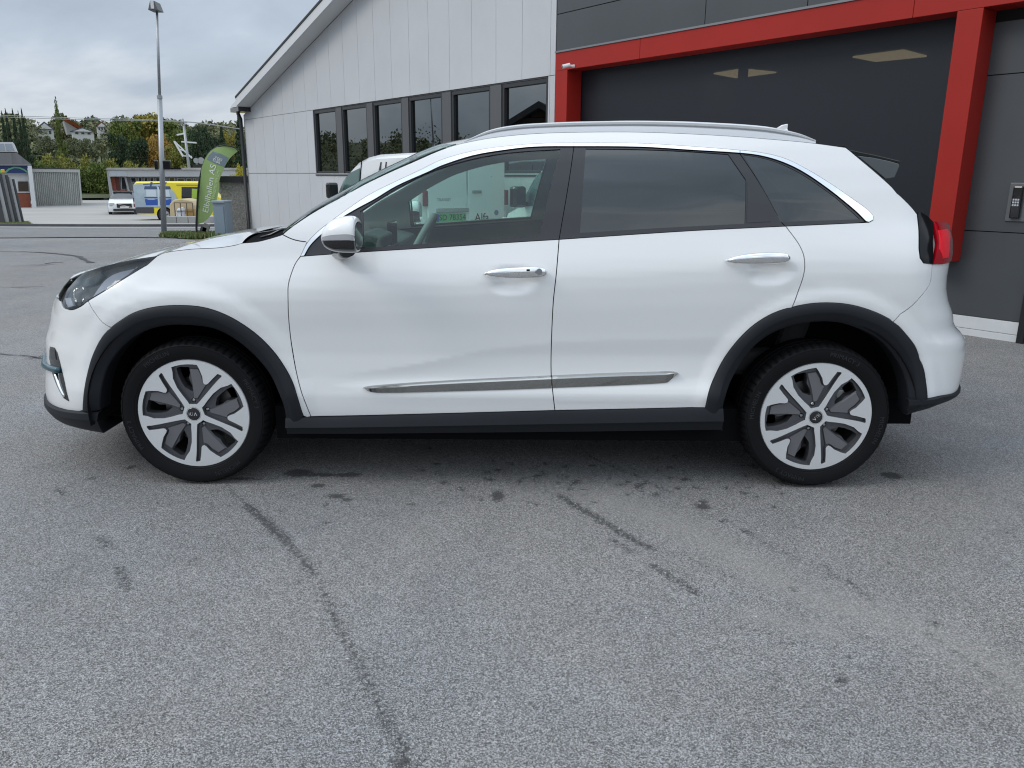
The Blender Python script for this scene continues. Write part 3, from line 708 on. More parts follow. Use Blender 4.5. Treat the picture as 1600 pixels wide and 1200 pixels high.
    tl = PK([(69, 565.5), (74, 566), (83, 571), (95, 575.5), (97, 582), (88, 581.5), (77, 579), (70.5, 574)], off=.012, sp=False)
    P3, N3 = car_pts([tl[0][0]-.25, tl[0][0]-.10]+[p[0] for p in PK([(73, 570), (84, 576), (96, 578.5)])], [tl[0][1]]*2+[p[1] for p in PK([(73, 570), (84, 576), (96, 578.5)])], .010, side)
    MB().tube([tuple(p) for p in P3], .0135, 10).build('teal_accent', M('teal_accent_paint', (.012, .062, .080), rough=.35, coat=.4), acd, smooth=True)
    P3, N3 = car_pts(*zip(*PK([(88, 583), (94, 603), (102, 620)])), .003, side)
    MB().tube([tuple(p) for p in P3], [.010, .008, .006], 8).build('day_lamp', chrome, acd, smooth=True)
    panel('intake_mesh', PK([(80, 545), (87, 546), (89, 562), (81, 561)], sp=False), M('dark_grey_mesh', (.06, .06, .062), rough=.4), acd, off=.005, gap=0, step=.05, flange=.003, side=side)
    # grille and lower intake across the nose
    zn = .70
    gp = [(s_front(.60)+1e-3, .60), (s_front(.60)+.30, .62), (s_front(.68)+.42, .70), (s_front(.76)+.30, .735), (s_front(.76)+1e-3, .74)]
    panel('grille', gp, blackgloss, car, off=.004, gap=0, step=.05, flange=.005, side=side)
    gp = [(s_front(.36)+1e-3, .35), (s_front(.36)+.40, .36), (s_front(.45)+.42, .46), (s_front(.5)+1e-3, .48)]
    panel('lower_grille', gp, plast, car, off=.004, gap=0, step=.05, flange=.005, side=side)
    # tail lamp: black cheek, red lens
    chk = lampL[:-1]+PK([(1443, 411), (1456.7, 412.8), (1456.5, 380), (1456.5, 346.5), (1445, 337), (1433, 326.5)])[1:]
    tlm = panel('tail_light', lampL+PK([(1457, 380), (1457, 346.5), (1449, 338)], sp=False)+[(lampL[0][0]+.012, lampL[0][1]+.012)], M('lamp_cheek_black', (.004, .004, .005), rough=.10, spec=.28), car, off=.003, gap=.001, step=.03, flange=.012, side=side)
    s1, z1 = pick(1457.2, 346.8); s2, z2 = pick(1457, 412.6)
    redp = [(s1, z1), (s1+.0, (z1+z2)/2), (s2, z2), (s2+.07, z2-.003), (s2+.26, z2+.004), (s2+.38, z2+.04), (s1+.38, z1-.045), (s1+.2, z1-.012)]
    panel('red_lens', redp, M('red_lamp_lens', (.36, .002, .010), rough=.06, coat=1.0), tlm, off=.006, gap=.0, step=.02, flange=.014, side=side)
    br = PK([(1464, 361), (1477, 358.5), (1481.5, 364), (1480.5, 380), (1479, 402), (1471, 404), (1465.5, 390), (1466, 372)], sp=False)
    panel('red_lens', br, M('bright_red_lens', (.92, .012, .028), rough=.15, coat=1.0), tlm, off=.0085, gap=.0, step=.02, flange=.004, side=side)
    # mirror
    my = -.135
    c0_ = at_Y(533, 366, my)
    def sec(px_, yt, yb, a): 
        pt = at_Y(px_, yt, my); pb = at_Y(px_, yb, my); return pt[0], (pt[2]+pb[2])/2, (pt[2]-pb[2])/2, a
    secs = [sec(505.5, 366, 377, .03), sec(508.5, 357, 384, .055), (sec(515, 348, 389, .072)), sec(525.5, 341, 392.5, .084), sec(541, 337.5, 394, .092), sec(552, 337.3, 394, .094), sec(558, 340.5, 393, .090), sec(560.5, 346, 390, .080)]
    secs = [np.array(s_) for s_ in secs]; A_ = np.array(spline([tuple(s_) for s_ in secs], n=4, corner=180))
    def mir(name, za, zb__, mat, parent, grow=0.0, rangefn=None):
        rows = []
        for x, zc, b_, a_ in A_:
            row = []
            for t in np.linspace(-math.pi/2, math.pi/2, 25) if False else np.linspace(za, zb__, 29):
                cz = math.copysign(abs(math.sin(t))**.85, math.sin(t)); cy = math.copysign(abs(math.cos(t))**.75, math.cos(t))
                y = my-.012-(a_+grow)*cy; z = zc+(b_+grow)*cz
                yy = CYC-side*(CYC-y); row.append((x, yy, z))
            rows.append(row)
        return rows
    mw = grid_obj('wing_mirror', mir('', .06, math.pi-.06, 0, 0), paint, car)
    grid_obj('mirror_shell', mir('', math.pi+.17, 2*math.pi-.17, 0, 0), blackgloss, mw)
    grid_obj('mirror_back', mir('', math.pi-.06, math.pi+.17, 0, 0), blackgloss, mw)
    grid_obj('indicator_strip', [r[:] for r in mir('', 2*math.pi-.17, 2*math.pi+.06, 0, 0, .0005)], M('clear_indicator_strip', (.55, .56, .58), rough=.12, metal=.5), mw)
    xr_end, zc_, b_, a_ = A_[-1]
    ring = [(xr_end+.001, CYC-side*(CYC-(my-.012-(a_*.97)*math.copysign(abs(math.cos(t))**.75, math.cos(t)))), zc_+b_*.97*math.copysign(abs(math.sin(t))**.85, math.sin(t))) for t in np.linspace(0, 2*math.pi, 40, endpoint=False)]
    link('mirror_glass', mesh('mirror_glass', ring, [tuple(range(40))]), M('mirror_glass', (.7, .72, .74), rough=.02, metal=1.0), mw)
    xr_end = A_[0][0]; zc_, b_, a_ = A_[0][1:]
    ring = [(xr_end, CYC-side*(CYC-(my-.012-a_*math.copysign(abs(math.cos(t))**.75, math.cos(t)))), zc_+b_*math.copysign(abs(math.sin(t))**.85, math.sin(t))) for t in np.linspace(0, 2*math.pi, 40, endpoint=False)]
    link('mirror_nose', mesh('mirror_nose', ring, [tuple(range(40))]), paint, mw)
    foot = MB(); pa = at_Y(545, 391, my+.03); pb = at_Y(530, 394, .035)
    ya, yb = CYC-side*(CYC-pa[1]), CYC-side*(CYC-pb[1])
    foot.tube([(pa[0], ya, pa[2]+.005), ((pa[0]+pb[0])/2, (ya+yb)/2, (pa[2]+pb[2])/2-.006), (pb[0], yb, pb[2]+.002)], [.03, .026, .034], 12); foot.build('mirror_foot', blackgloss, mw, smooth=True)
    # door handles
    d1, d2 = DOORS[side]
    for (pts, door, key) in (([(754.5, 428.5, 1.0), (768, 427, 5.0), (790, 426.3, 7.6), (815, 425.7, 8.6), (838, 425.5, 8.4), (850, 425.7, 6.5), (855.5, 426.5, 2.2)], d1, True), ([(1133, 407.8, 1.0), (1147, 406, 5.0), (1168, 404.5, 7.6), (1192, 403.6, 8.6), (1216, 403, 8.2), (1229, 403, 6.2), (1235, 403.5, 2.0)], d2, False)):
        V = []; nseg = 14; sq = spline([p for p in pts], n=4, corner=180); n_ = len(sq); tot = sq[-1][0]-sq[0][0]
        for (x_, y_, r_) in sq:
            u = (x_-sq[0][0])/tot; d_ = .012+.026*math.sin(math.pi*min(1, max(0, u)))**.6
            s_, z_ = pick(x_, y_, d_); r_ = max(.6, r_)*.00272
            base, nn = car_pts(s_, z_, 0.0, side)
            s2_ = MB
            hb = .894-.0; bx = x_ and base
            for k in range(nseg):
                t = 2*math.pi*k/nseg; cy = math.cos(t); cz = math.sin(t)
                cz = math.copysign(abs(cz)**.9, cz)
                yy = -side*(d_+.007*0)*1.0
                V.append((base[0], CYC-side*(.895+d_-.004+min(r_, .011)*cy), base[2]+r_*cz))
        Fc = [(i*nseg+k, i*nseg+(k+1) % nseg, (i+1)*nseg+(k+1) % nseg, (i+1)*nseg+k) for i in range(n_-1) for k in range(nseg)]+[tuple(range(nseg-1, -1, -1)), tuple((n_-1)*nseg+k for k in range(nseg))]
        me = mesh('door_handle', V, Fc, True); bm = bmesh.new(); bm.from_mesh(me); bmesh.ops.recalc_face_normals(bm, faces=bm.faces); bm.to_mesh(me); bm.free()
        smooth_angle(me, 60)
        DP = d1 if side == 1 and door is d1 else door
        link('door_handle', me, chrome, door)
        if key and side == 1:
            c_ = at_Y(842.5, 424.8, -.040)
            b = MB(); b.tube([(c_[0], -.022, c_[2]), (c_[0], -.0405, c_[2])], .0125, 20); b.build('key_lock', M('lock_grey', (.35, .36, .38), rough=.3, metal=.9), door, smooth=False)
            c_ = at_Y(825.5, 422.5, -.042); b = MB(); b.box((c_[0], -.0335, c_[2]), (.013, .012, .007)); b.build('handle_button', deepblack, door, bevel=.001)

# ---------------------------------------------------------------- underbody, wheel wells, cabin
b = MB(); b.bbox(-1.05, 1.02, .12, 2*CYC-.12, .19, .34); b.bbox(-1.95, 1.9, .36, 2*CYC-.36, .20, .42); b.build('underbody', deepblack, car)
b = MB(); b.bbox(-1.95, -.95, .36, 2*CYC-.36, .42, .84); b.build('engine_block', deepblack, car)
b = MB(); b.bbox(.98, 1.86, .33, 2*CYC-.33, .42, .93); b.build('boot_floor', deepblack, car)
for side in (1, -1):
    for wx, a0, a1 in ((WFX-.005, -4, 188), (WRX-.02, 11, 176)):
        b = MB(); n_ = 30; V = []
        for k in range(n_+1):
            t = math.radians(a0+(a1-a0)*k/n_)
            for yy in (.012, .37): V.append((wx+.435*math.cos(t), CYC-side*(CYC-yy), .335+.425*math.sin(t)))
        V2 = [v for v in V if True]
        b.add(V, [(2*k, 2*k+1, 2*k+3, 2*k+2) for k in range(n_)])
        V = [(wx, CYC-side*(CYC-.36), .335)]+[(wx+.45*math.cos(math.radians(a0+(a1-a0)*k/n_)), CYC-side*(CYC-.36), .335+.45*math.sin(math.radians(a0+(a1-a0)*k/n_))) for k in range(n_+1)]
        b.add(V, [(0, k+1, k+2) for k in range(n_)]); b.build('wheel_well', M('wheel_well_black', (.010, .010, .011), rough=.95, spec=.1), car)
seatm = M('dark_grey_seat_fabric', (.05, .05, .053), rough=.9, bump=.2, bscale=300)
def seat(x, y, w, name='seat'):
    b = MB(); prof = [(-.24, .52), (-.26, .60), (.20, .64), (.26, .60), (.26, .50)]
    b.prism(prof, lambda u, v, s_: (x+u, y+s_, v-.06), -w/2, w/2); o = b.build(name, seatm, car, bevel=.03)
    b = MB(); prof = [(.18, .56), (.30, .56), (.50, 1.17), (.42, 1.20), (.34, 1.10)]
    b.prism(prof, lambda u, v, s_: (x+u, y+s_*(1-.12*(v > 1)), v-.06), -w/2, w/2); b.build('seat_back', seatm, o, bevel=.03); return o
for yy in (.52, 2*CYC-.52):
    o = seat(.16, yy, .50); b = MB(); b.prism([(.0, 0), (.09, .0), (.11, .17), (.03, .18)], lambda u, v, s_: (.16+.42+u, yy+s_, 1.16+v), -.13, .13); b.build('headrest', seatm, o, bevel=.03)
seat(1.0, CYC, 1.25, 'rear_bench')
# dashboard with a soft curved top
b = MB(); prof = [(-1.02, .62), (-1.02, .985), (-.88, 1.005), (-.70, 1.015), (-.60, .99), (-.57, .93), (-.62, .80), (-.60, .62)]
b.prism(prof, lambda u, v, s_: (u, s_, v), .13, 2*CYC-.13); dash = b.build('dashboard', M('dashboard_dark', (.14, .15, .15), rough=.75), car, bevel=.015)
b = MB(); b.box((-.62, CYC-.02, 1.04), (.02, .22, .13)); b.build('screen', M('screen_black', (.01, .01, .012), rough=.1), dash, bevel=.004)
b = MB(); b.prism([(-.80, 1.0), (-.60, 1.0), (-.585, 1.06), (-.66, 1.085), (-.78, 1.05)], lambda u, v, s_: (u, s_, v), .36, .70); b.build('instrument_hood', M('dashboard_dark'), dash, bevel=.012)
cw = Vector((-.455, .53, .985)); tilt = Matrix.Rotation(math.radians(-62), 3, 'Y')
ringp = [cw+tilt @ Vector((.185*math.cos(t), .185*math.sin(t), 0)) for t in np.linspace(0, 2*math.pi, 37)]
b = MB(); b.tube(ringp, .016, 10, cap=False); b.build('steering_wheel', M('steering_leather', (.30, .31, .31), rough=.5), car, smooth=True)
b = MB(); b.tube([cw+tilt @ Vector((0, 0, .0)), cw+tilt @ Vector((0, 0, -.22))], [.06, .035], 12); b.bar(cw+tilt @ Vector((0, -.17, 0)), cw+tilt @ Vector((0, .17, 0)), .03, .02); b.build('steering_hub', M('dashboard_dark'), car)
b = MB(); b.box((-.50, CYC, 1.39), (.02, .24, .065)); b.build('interior_mirror', M('screen_black'), car, bevel=.01)

# ---------------------------------------------------------------- wheels
machined = M('machined_alloy', (.78, .79, .80), rough=.36, metal=.55, bump=.15, bscale=500, bdist=.0003)
gunmetal = M('gunmetal_alloy', (.105, .108, .118), rough=.42, metal=.55)
rubber = M('tyre_rubber', (.008, .008, .009), rough=.60, spec=.13, rvar=.15, vscale=9, bump=.3, bscale=120, bdist=.0012)
RR = .2405; SC = RR/433.0
def rot2(p, k):
    a = math.radians(72*k); u, v = p; return (u*math.cos(a)+v*math.sin(a), -u*math.sin(a)+v*math.cos(a))
nextL = [rot2(p, 1) for p in [(-108, 380), (-92, 350), (-60, 308), (-37, 232), (-31, 160), (-30, 110), (-26, 82)]]
def arcp(p, q, r, n=6):
    a = math.atan2(p[1], p[0]); b = math.atan2(q[1], q[0]); return [(r*math.cos(a+(b-a)*i/n), r*math.sin(a+(b-a)*i/n)) for i in range(n+1)]
pocket = [(20, 84), (14, 120), (5, 200), (-4, 290), (-12, 350), (-20, 388), (-14, 396), (16, 388), (28, 330), (36, 275), (44, 262), (60, 256), (76, 268), (100, 300), (150, 338), (178, 354)]
pocket += arcp((178, 354), nextL[0], 399)+nextL
window_ = [(96, 150), (112, 138), (170, 134), (215, 155), (268, 192), (300, 226), (290, 248), (228, 292), (206, 276), (180, 215), (120, 172)]
nutpos = [(105*math.sin(math.radians(36+72*k)), 105*math.cos(math.radians(36+72*k))) for k in range(5)]
def circ(r, n, c=(0, 0)): return [(c[0]+r*math.cos(2*math.pi*i/n), c[1]+r*math.sin(2*math.pi*i/n)) for i in range(n)]
def plate(name, outer, holes, y0, depth, mat, wall=None, parent=None, slope=0.0):
    """flat face at y0 with walls of its holes going back by depth; local x, z=-v"""
    P, Fc = tri([(u*SC, v*SC) for u, v in outer], [[(u*SC, v*SC) for u, v in h] for h in holes], .02)
    b = MB(); b.add([(p[0], y0, -p[1]) for p in P], Fc)
    me = b.me(name); o = link(name, me, mat, parent)
    if wall:
        w = MB()
        for ih, h in enumerate(holes+[outer]):
            h = [(u*SC, v*SC) for u, v in h]
            if area(h) < 0: h = h[::-1]
            hi = inset(h, slope if ih < len(holes) else -slope)
            n_ = len(h); w.add([(p[0], y0, -p[1]) for p in h]+[(p[0], y0+depth, -p[1]) for p in hi], [(i, (i+1) % n_, n_+(i+1) % n_, n_+i) for i in range(n_)])
        w.build(name+'_wall' if False else 'rim_edge', wall, o)
    return o
def build_wheel():
    root = link('wheel', MB().tube([(0, .06, 0), (0, .20, 0)], [.07, .07], 24).me('wheel'), gunmetal)
    pk = [[rot2(p, k) for p in pocket] for k in range(5)]
    plate('machined_face', circ(430, 120), pk, .0, .017, machined, gunmetal, root, .0035)
    wd = [[rot2(p, k) for p in window_] for k in range(5)]
    plate('painted_face', circ(425, 120), wd+[circ(19, 16, p) for p in nutpos], .0165, .035, gunmetal, M('gunmetal_edge', (.06, .06, .065), rough=.5, metal=.4), root, .002)
    ridge = [(46, 118), (66, 104), (88, 136), (128, 190), (190, 262), (212, 288), (160, 322), (112, 290), (88, 262), (66, 246), (48, 250)]
    for k in range(5): plate('painted_spoke', [rot2(p, k) for p in ridge], [], .0105, .008, M('gunmetal_alloy_lit_ridge', (.19, .19, .20), rough=.38, metal=.5), gunmetal, root, .006)  # same gunmetal painted lighter, for the light the spoke facets catch
    # rounded outer lip, barrel
    def lathe(prof, n, name, mat, sm=True, parent=None, ang=30):
        V = []; 
        for i in range(n):
            t = 2*math.pi*i/n
            for r, y in prof: V.append((r*math.cos(t), y, r*math.sin(t)))
        m_ = len(prof); Fc = [(i*m_+j, i*m_+j+1, ((i+1) % n)*m_+j+1, ((i+1) % n)*m_+j) for i in range(n) for j in range(m_-1)]
        me = mesh(name, V, Fc, sm); bm = bmesh.new(); bm.from_mesh(me); bmesh.ops.recalc_face_normals(bm, faces=bm.faces); bm.to_mesh(me); bm.free()
        smooth_angle(me, ang); return link(name, me, mat, parent)
    lathe([(.2383, .0004), (.2400, .0001), (.2420, .003), (.2425, .010), (.238, .02)], 120, 'rim_lip', machined, parent=root)
    lathe([(.236, .018), (.228, .06), (.215, .10), (.215, .21)], 64, 'rim_barrel', M('rim_barrel', (.05, .05, .052), rough=.5, metal=.5), parent=root)
    lathe([(.07, .080), (.072, .078), (.152, .078), (.152, .10)], 64, 'brake_disc', M('brake_disc', (.16, .155, .15), rough=.35, metal=.9), parent=root)
    b = MB(); b.box((0, .085, 0), (.001, .001, .001))
    # five nuts, cap
    for p in nutpos:
        u, v = p[0]*SC, -p[1]*SC
        b = MB(); b.tube([(u, .040, v), (u, .0355, v)], .0112, 16); b.build('nut_seat', deepblack, root)
        b = MB(); b.tube([(u, .040, v), (u, .016, v), (u, .0145, v)], [.0072, .0072, .0055], 6); b.build('wheel_nut', M('nut_steel', (.45, .46, .48), rough=.3, metal=.9), root)
    cap = lathe([(.0001, -.0028), (.018, -.0025), (.027, -.0012), (.0295, .0008), (.0295, .006)], 40, 'hub_cap', blackgloss, parent=root)
    lathe([(.0296, .0008), (.0312, -.0006), (.0325, .0008), (.034, .0012)], 40, 'cap_ring', M('gunmetal_alloy'), parent=root)
    # hub cap letters
    L_ = MB(); s_ = .0088
    def stroke(a, c, w=.0023): L_.bar((a[0], -.0034, a[1]), (c[0], -.0034, c[1]), .0009, w)
    stroke((-.0185, -s_*.8), (-.0185, s_*.8)); stroke((-.0165, -.0005), (-.0095, s_*.8)); stroke((-.0150, .0012), (-.0085, -s_*.8))
    stroke((-.0030, -s_*.8), (-.0030, s_*.8)); stroke((.0030, -s_*.8), (.0095, s_*.8)); stroke((.0085, s_*.8), (.0150, -s_*.8))
    L_.build('cap_lettering', M('badge_silver', (.8, .8, .82), rough=.25, metal=.6), cap)
    # tyre: sidewall, shoulder blocks, grooves
    n = 240; prof = [(.2395, .010), (.2430, .002), (.2480, -.003), (.2530, -.0035), (.2545, -.0055), (.272, -.0105), (.290, -.0125), (.3005, -.0115), (.302, -.0095), (.3035, -.0115), (.308, -.009), (.3135, -.002), (.318, .007), (.3205, .016), (.3222, .028), (.3230, .045), (.3230, .058), (.3160, .0585), (.3160, .066), (.3230, .0665), (.3232, .094), (.3160, .0945), (.3160, .103), (.3230, .1035), (.3230, .135), (.318, .17), (.305, .19), (.24, .195)]
    V = []
    for i in range(n):
        t = 2*math.pi*i/n; g = (i % 4 == 0); g2 = (i % 2 == 0)
        for j, (r, y) in enumerate(prof):
            rr = r
            if g and .3130 < r and y < .06 and y > -.004: rr = r-.0055; 
            if g and .066 < y < .094: rr -= .004
            V.append((rr*math.cos(t), y, rr*math.sin(t)))
    m_ = len(prof); Fc = [(i*m_+j, i*m_+j+1, ((i+1) % n)*m_+j+1, ((i+1) % n)*m_+j) for i in range(n) for j in range(m_-1)]
    me = mesh('tyre', V, Fc, True); bm = bmesh.new(); bm.from_mesh(me); bmesh.ops.recalc_face_normals(bm, faces=bm.faces); bm.to_mesh(me); bm.free(); smooth_angle(me, 24)
    ty = link('tyre', me, rubber, root)
    for txt, a0 in (('MICHELIN', 118), ('PRIMACY 3', 20), ('PRIMACY 3', 200), ('MICHELIN', 298)):
        tm = text_mesh(txt, .026, .0007, spacing=1.1); rad = .281
        for v in tm.vertices:
            u, w, e_ = v.co; aa = math.radians(a0)-u/rad; r_ = rad+w; v.co = (r_*math.cos(aa), -.0120-e_-.0*w, r_*math.sin(aa))
        link('tyre_lettering', tm, M('tyre_lettering', (.016, .016, .018), rough=.45), ty)
    # caliper
    return root
def copy_tree(o, parent=None):
    c = o.copy(); COL.objects.link(c); c.parent = parent
    for ch in list(o.children): copy_tree(ch, c)
    return c
def children_all(o):
    r = []
    for c in o.children: r += [c]+children_all(c)
    return r
w0 = build_wheel()
cal = M('caliper_cast', (.35, .35, .34), rough=.5, metal=.5)
for i, (wx, y, rot, flip) in enumerate(((WFX, .045, 0, 0), (WRX, .045, 129.5, 0), (WFX, 2*CYC-.045, 30, 1), (WRX, 2*CYC-.045, 55, 1))):
    w = w0 if i == 0 else copy_tree(w0)
    w.rotation_euler = (0, math.radians(rot), math.pi*flip); w.location = (wx, y, WZ+(.002 if i != 1 else .004)); w.parent = car
    if not flip:
        b = MB(); cx = wx+(-.115 if i == 0 else .105); cz = WZ+(.045 if i == 0 else .085); b.box((cx, y+.085, cz), (.075, .05, .06), Matrix.Rotation(math.radians(20 if i == 0 else -35), 3, 'Y')); b.box((cx+.01, y+.06, cz+.01), (.03, .02, .04)); b.build('brake_caliper', cal, car, bevel=.006)
# ================================================================== GROUND
def mark_field(X, Y):
    """signed closeness to the dark damp marks and scuffs on the asphalt: 1 at the middle, 0 at the edge"""
    f = np.full(X.shape, -2.0)
    def line(pts, w, a=1.0):
        nonlocal f
        P = [at_Z(x, y, 0)[:2] for x, y in pts]
        for p, q in zip(P, P[1:]):
            d = q-p; L2 = d@d; t = np.clip(((X-p[0])*d[0]+(Y-p[1])*d[1])/L2, 0, 1)
            r = np.hypot(X-p[0]-t*d[0], Y-p[1]-t*d[1]); f = np.maximum(f, np.clip((w*1.35-r)/.03-(1-a)*1.4, -2, 1.2))
    def spot(x, y, rx, ry, a=1.0):
        nonlocal f
        p = at_Z(x, y, 0)[:2]; q = at_Z(x+rx, y, 0)[:2]; s = at_Z(x, y+ry, 0)[:2]
        ax = math.dist(p, q); ay = math.dist(p, s); r = np.hypot((X-p[0])/ax, (Y-p[1])/ay); f = np.maximum(f, np.clip((1-r)*min(ax, ay)/.03*1.6+.25-(1-a)*1.5, -2, 1.2))
    line([(352, 760), (368, 772), (385, 790)], .020, .6); line([(385, 790), (420, 820), (450, 848)], .028, .74); line([(450, 848), (475, 878), (490, 897)], .026, .62)
    line([(500, 915), (545, 1010), (560, 1040), (590, 1100), (612, 1135), (625, 1170), (640, 1200)], .022, .62); line([(600, 1118), (628, 1170), (641, 1200)], .018, .85); spot(625, 1192, 14, 9, 1); spot(592, 1108, 7, 6, .8)
    line([(155, 838), (168, 855)], .02, .8); line([(186, 885), (200, 918)], .02, .8); line([(88, 765), (100, 772)], .02, .7)
    line([(875, 775), (900, 790), (930, 808), (975, 835), (1015, 856)], .022, .85); line([(1020, 884), (1055, 905), (1090, 927)], .018, .9); line([(955, 842), (990, 864)], .02, .72)
    line([(1158, 828), (1200, 850), (1250, 875)], .014, .75); line([(1290, 892), (1330, 912), (1360, 936)], .016, .75); line([(1450, 990), (1500, 1025), (1580, 1078)], .014, .75)
    line([(918, 712), (990, 742), (1048, 769)], .014, .8); line([(1075, 782), (1150, 820)], .014, .6); line([(840, 760), (870, 775)], .014, .6)
    line([(1060, 865), (1150, 905)], .02, .5)
    for a in [(465, 739, 22, 6, 1), (500, 742, 40, 3, .95), (545, 742, 24, 4, .9), (497, 759, 12, 3.5, 1), (525, 775, 16, 4, .95), (541, 781, 10, 3, .9), (510, 789, 5, 3, .9), (512, 817, 6, 3, .8), (444, 798, 5, 4, .8), (302, 875, 5, 4, .8), (1393, 743, 16, 5, .95), (1097, 792, 12, 5, .95), (778, 775, 14, 12, .62), (1240, 1004, 5, 4, .8), (1232, 1002, 8, 4, .7), (1381, 1155, 8, 5, .7), (1108, 1075, 8, 7, .6), (1315, 1063, 16, 9, .62), (1590, 1003, 10, 5, .6), (835, 958, 6, 4, .7), (1240, 921, 10, 6, .6), (998, 760, 8, 4, .9), (885, 745, 6, 3, .8), (1070, 749, 10, 3, .85), (1130, 814, 9, 3, .8), (1167, 831, 9, 4, .85), (1460, 975, 16, 7, .5), (205, 730, 8, 4, .8), (143, 748, 12, 2, .8), (960, 990, 6, 4, .7), (520, 968, 6, 5, .8), (530, 970, 10, 3, .75), (560, 1030, 14, 3, .7), (1275, 755, 70, 2, .6), (380, 748, 40, 3, .7), (1570, 831, 14, 3, .6), (1390, 880, 6, 4, .6)]: spot(*a)
    r_ = random.Random(3)
    for _ in range(90): spot(r_.uniform(640, 1300), r_.gauss(745, 22), r_.uniform(3, 9), r_.uniform(1.5, 4), .8)
    for _ in range(90): spot(r_.uniform(0, 1600), r_.uniform(780, 1180), r_.uniform(2, 7), r_.uniform(2, 5), r_.uniform(.5, .72))
    # long seam across the far lot
    return f
def line_field(X, Y, pts, w):
    f = np.full(X.shape, -1.0); P = [at_Z(x, y, 0)[:2] for x, y in pts]
    for p, q in zip(P, P[1:]):
        d = q-p; L2 = d@d; t = np.clip(((X-p[0])*d[0]+(Y-p[1])*d[1])/L2, 0, 1)
        f = np.maximum(f, 1-np.hypot(X-p[0]-t*d[0], Y-p[1]-t*d[1])/w)
    return np.clip(f, -1, 1)
def asphalt(name, base, hi, lo, zones=True):
    m, nt, N, L = new_mat(name); b = N['Principled BSDF']; b.inputs['Roughness'].default_value = .8; b.inputs['Specular IOR Level'].default_value = .35
    tc = N.new('ShaderNodeTexCoord'); vec = tc.outputs['Object']
    def math_(op, a, c=None):
        n = N.new('ShaderNodeMath'); n.operation = op
        for i, v in enumerate((a, c)):
            if v is None: continue
            if isinstance(v, (int, float)): n.inputs[i].default_value = v
            else: L.new(v, n.inputs[i])
        return n.outputs[0]
    def vor(sc):
        v = N.new('ShaderNodeTexVoronoi'); v.inputs['Scale'].default_value = sc; L.new(vec, v.inputs['Vector']); return v
    def noi(sc, d=4, r=.6):
        n = N.new('ShaderNodeTexNoise'); n.inputs['Scale'].default_value = sc; n.inputs['Detail'].default_value = d; n.inputs['Roughness'].default_value = r; L.new(vec, n.inputs['Vector']); return n.outputs['Fac']
    v1 = vor(300); v2 = vor(560)
    g = N.new('ShaderNodeSeparateColor'); L.new(v1.outputs['Color'], g.inputs[0]); g2 = N.new('ShaderNodeSeparateColor'); L.new(v2.outputs['Color'], g2.inputs[0])
    mixv = math_('ADD', math_('MULTIPLY', g.outputs[0], .55), math_('MULTIPLY', g2.outputs[1], .45))
    rp = N.new('ShaderNodeValToRGB'); L.new(mixv, rp.inputs[0]); e = rp.color_ramp.elements
    e[0].position = .15; e[0].color = (*lo, 1); e[1].position = .88; e[1].color = (*hi, 1); k = e.new(.5); k.color = (*base, 1)
    # broad tone changes
    big = math_('ADD', math_('MULTIPLY', noi(.55, 5), .6), math_('MULTIPLY', noi(3.1, 4), .4))
    mr = N.new('ShaderNodeMapRange'); mr.inputs['From Min'].default_value = .33; mr.inputs['From Max'].default_value = .67; mr.inputs['To Min'].default_value = .84; mr.inputs['To Max'].default_value = 1.14; L.new(big, mr.inputs['Value'])
    vs_ = N.new('ShaderNodeVectorMath'); vs_.operation = 'SCALE'; L.new(rp.outputs[0], vs_.inputs[0]); L.new(mr.outputs[0], vs_.inputs['Scale'])
    col = vs_.outputs[0]
    # bluish and brownish patches
    t = N.new('ShaderNodeMixRGB'); t.blend_type = 'MULTIPLY'; t.inputs[0].default_value = 1
    rr = N.new('ShaderNodeValToRGB'); L.new(noi(.9, 3), rr.inputs[0]); rr.color_ramp.elements[0].position = .35; rr.color_ramp.elements[0].color = (.985, .995, 1.02, 1); rr.color_ramp.elements[1].position = .68; rr.color_ramp.elements[1].color = (1.03, .995, .965, 1)
    L.new(col, t.inputs[1]); L.new(rr.outputs[0], t.inputs[2]); col = t.outputs[0]
    rough = None
    if zones:
        at = N.new('ShaderNodeAttribute'); at.attribute_name = 'dust'
        du = N.new('ShaderNodeMixRGB'); L.new(math_('MULTIPLY', math_('MAXIMUM', at.outputs['Fac'], 0), .38), du.inputs[0]); L.new(col, du.inputs[1]); du.inputs[2].default_value = (.30, .285, .262, 1); col = du.outputs[0]
        a = N.new('ShaderNodeAttribute'); a.attribute_name = 'damp'
        n1 = noi(55, 4, .65); nf = math_('MULTIPLY', math_('SUBTRACT', n1, .5), 3.4); n9 = math_('MULTIPLY', math_('SUBTRACT', g.outputs[1], .5), .7)
        s = math_('ADD', math_('ADD', a.outputs['Fac'], nf), n9)
        m2 = N.new('ShaderNodeMapRange'); m2.inputs['From Min'].default_value = -.05; m2.inputs['From Max'].default_value = .60; L.new(s, m2.inputs['Value'])
        gate = math_('GREATER_THAN', a.outputs['Fac'], -1.4)
        k_ = math_('MULTIPLY', math_('MULTIPLY', m2.outputs[0], gate), .80)
        dm = N.new('ShaderNodeMixRGB'); L.new(k_, dm.inputs[0]); L.new(col, dm.inputs[1]); dm.inputs[2].default_value = (.030, .030, .031, 1); col = dm.outputs[0]
        # rare pale chips
        v3 = vor(26); lt = math_('LESS_THAN', v3.outputs['Distance'], .09); g3 = N.new('ShaderNodeSeparateColor'); L.new(v3.outputs['Color'], g3.inputs[0]); ch = math_('MULTIPLY', lt, math_('GREATER_THAN', g3.outputs[0], .93))
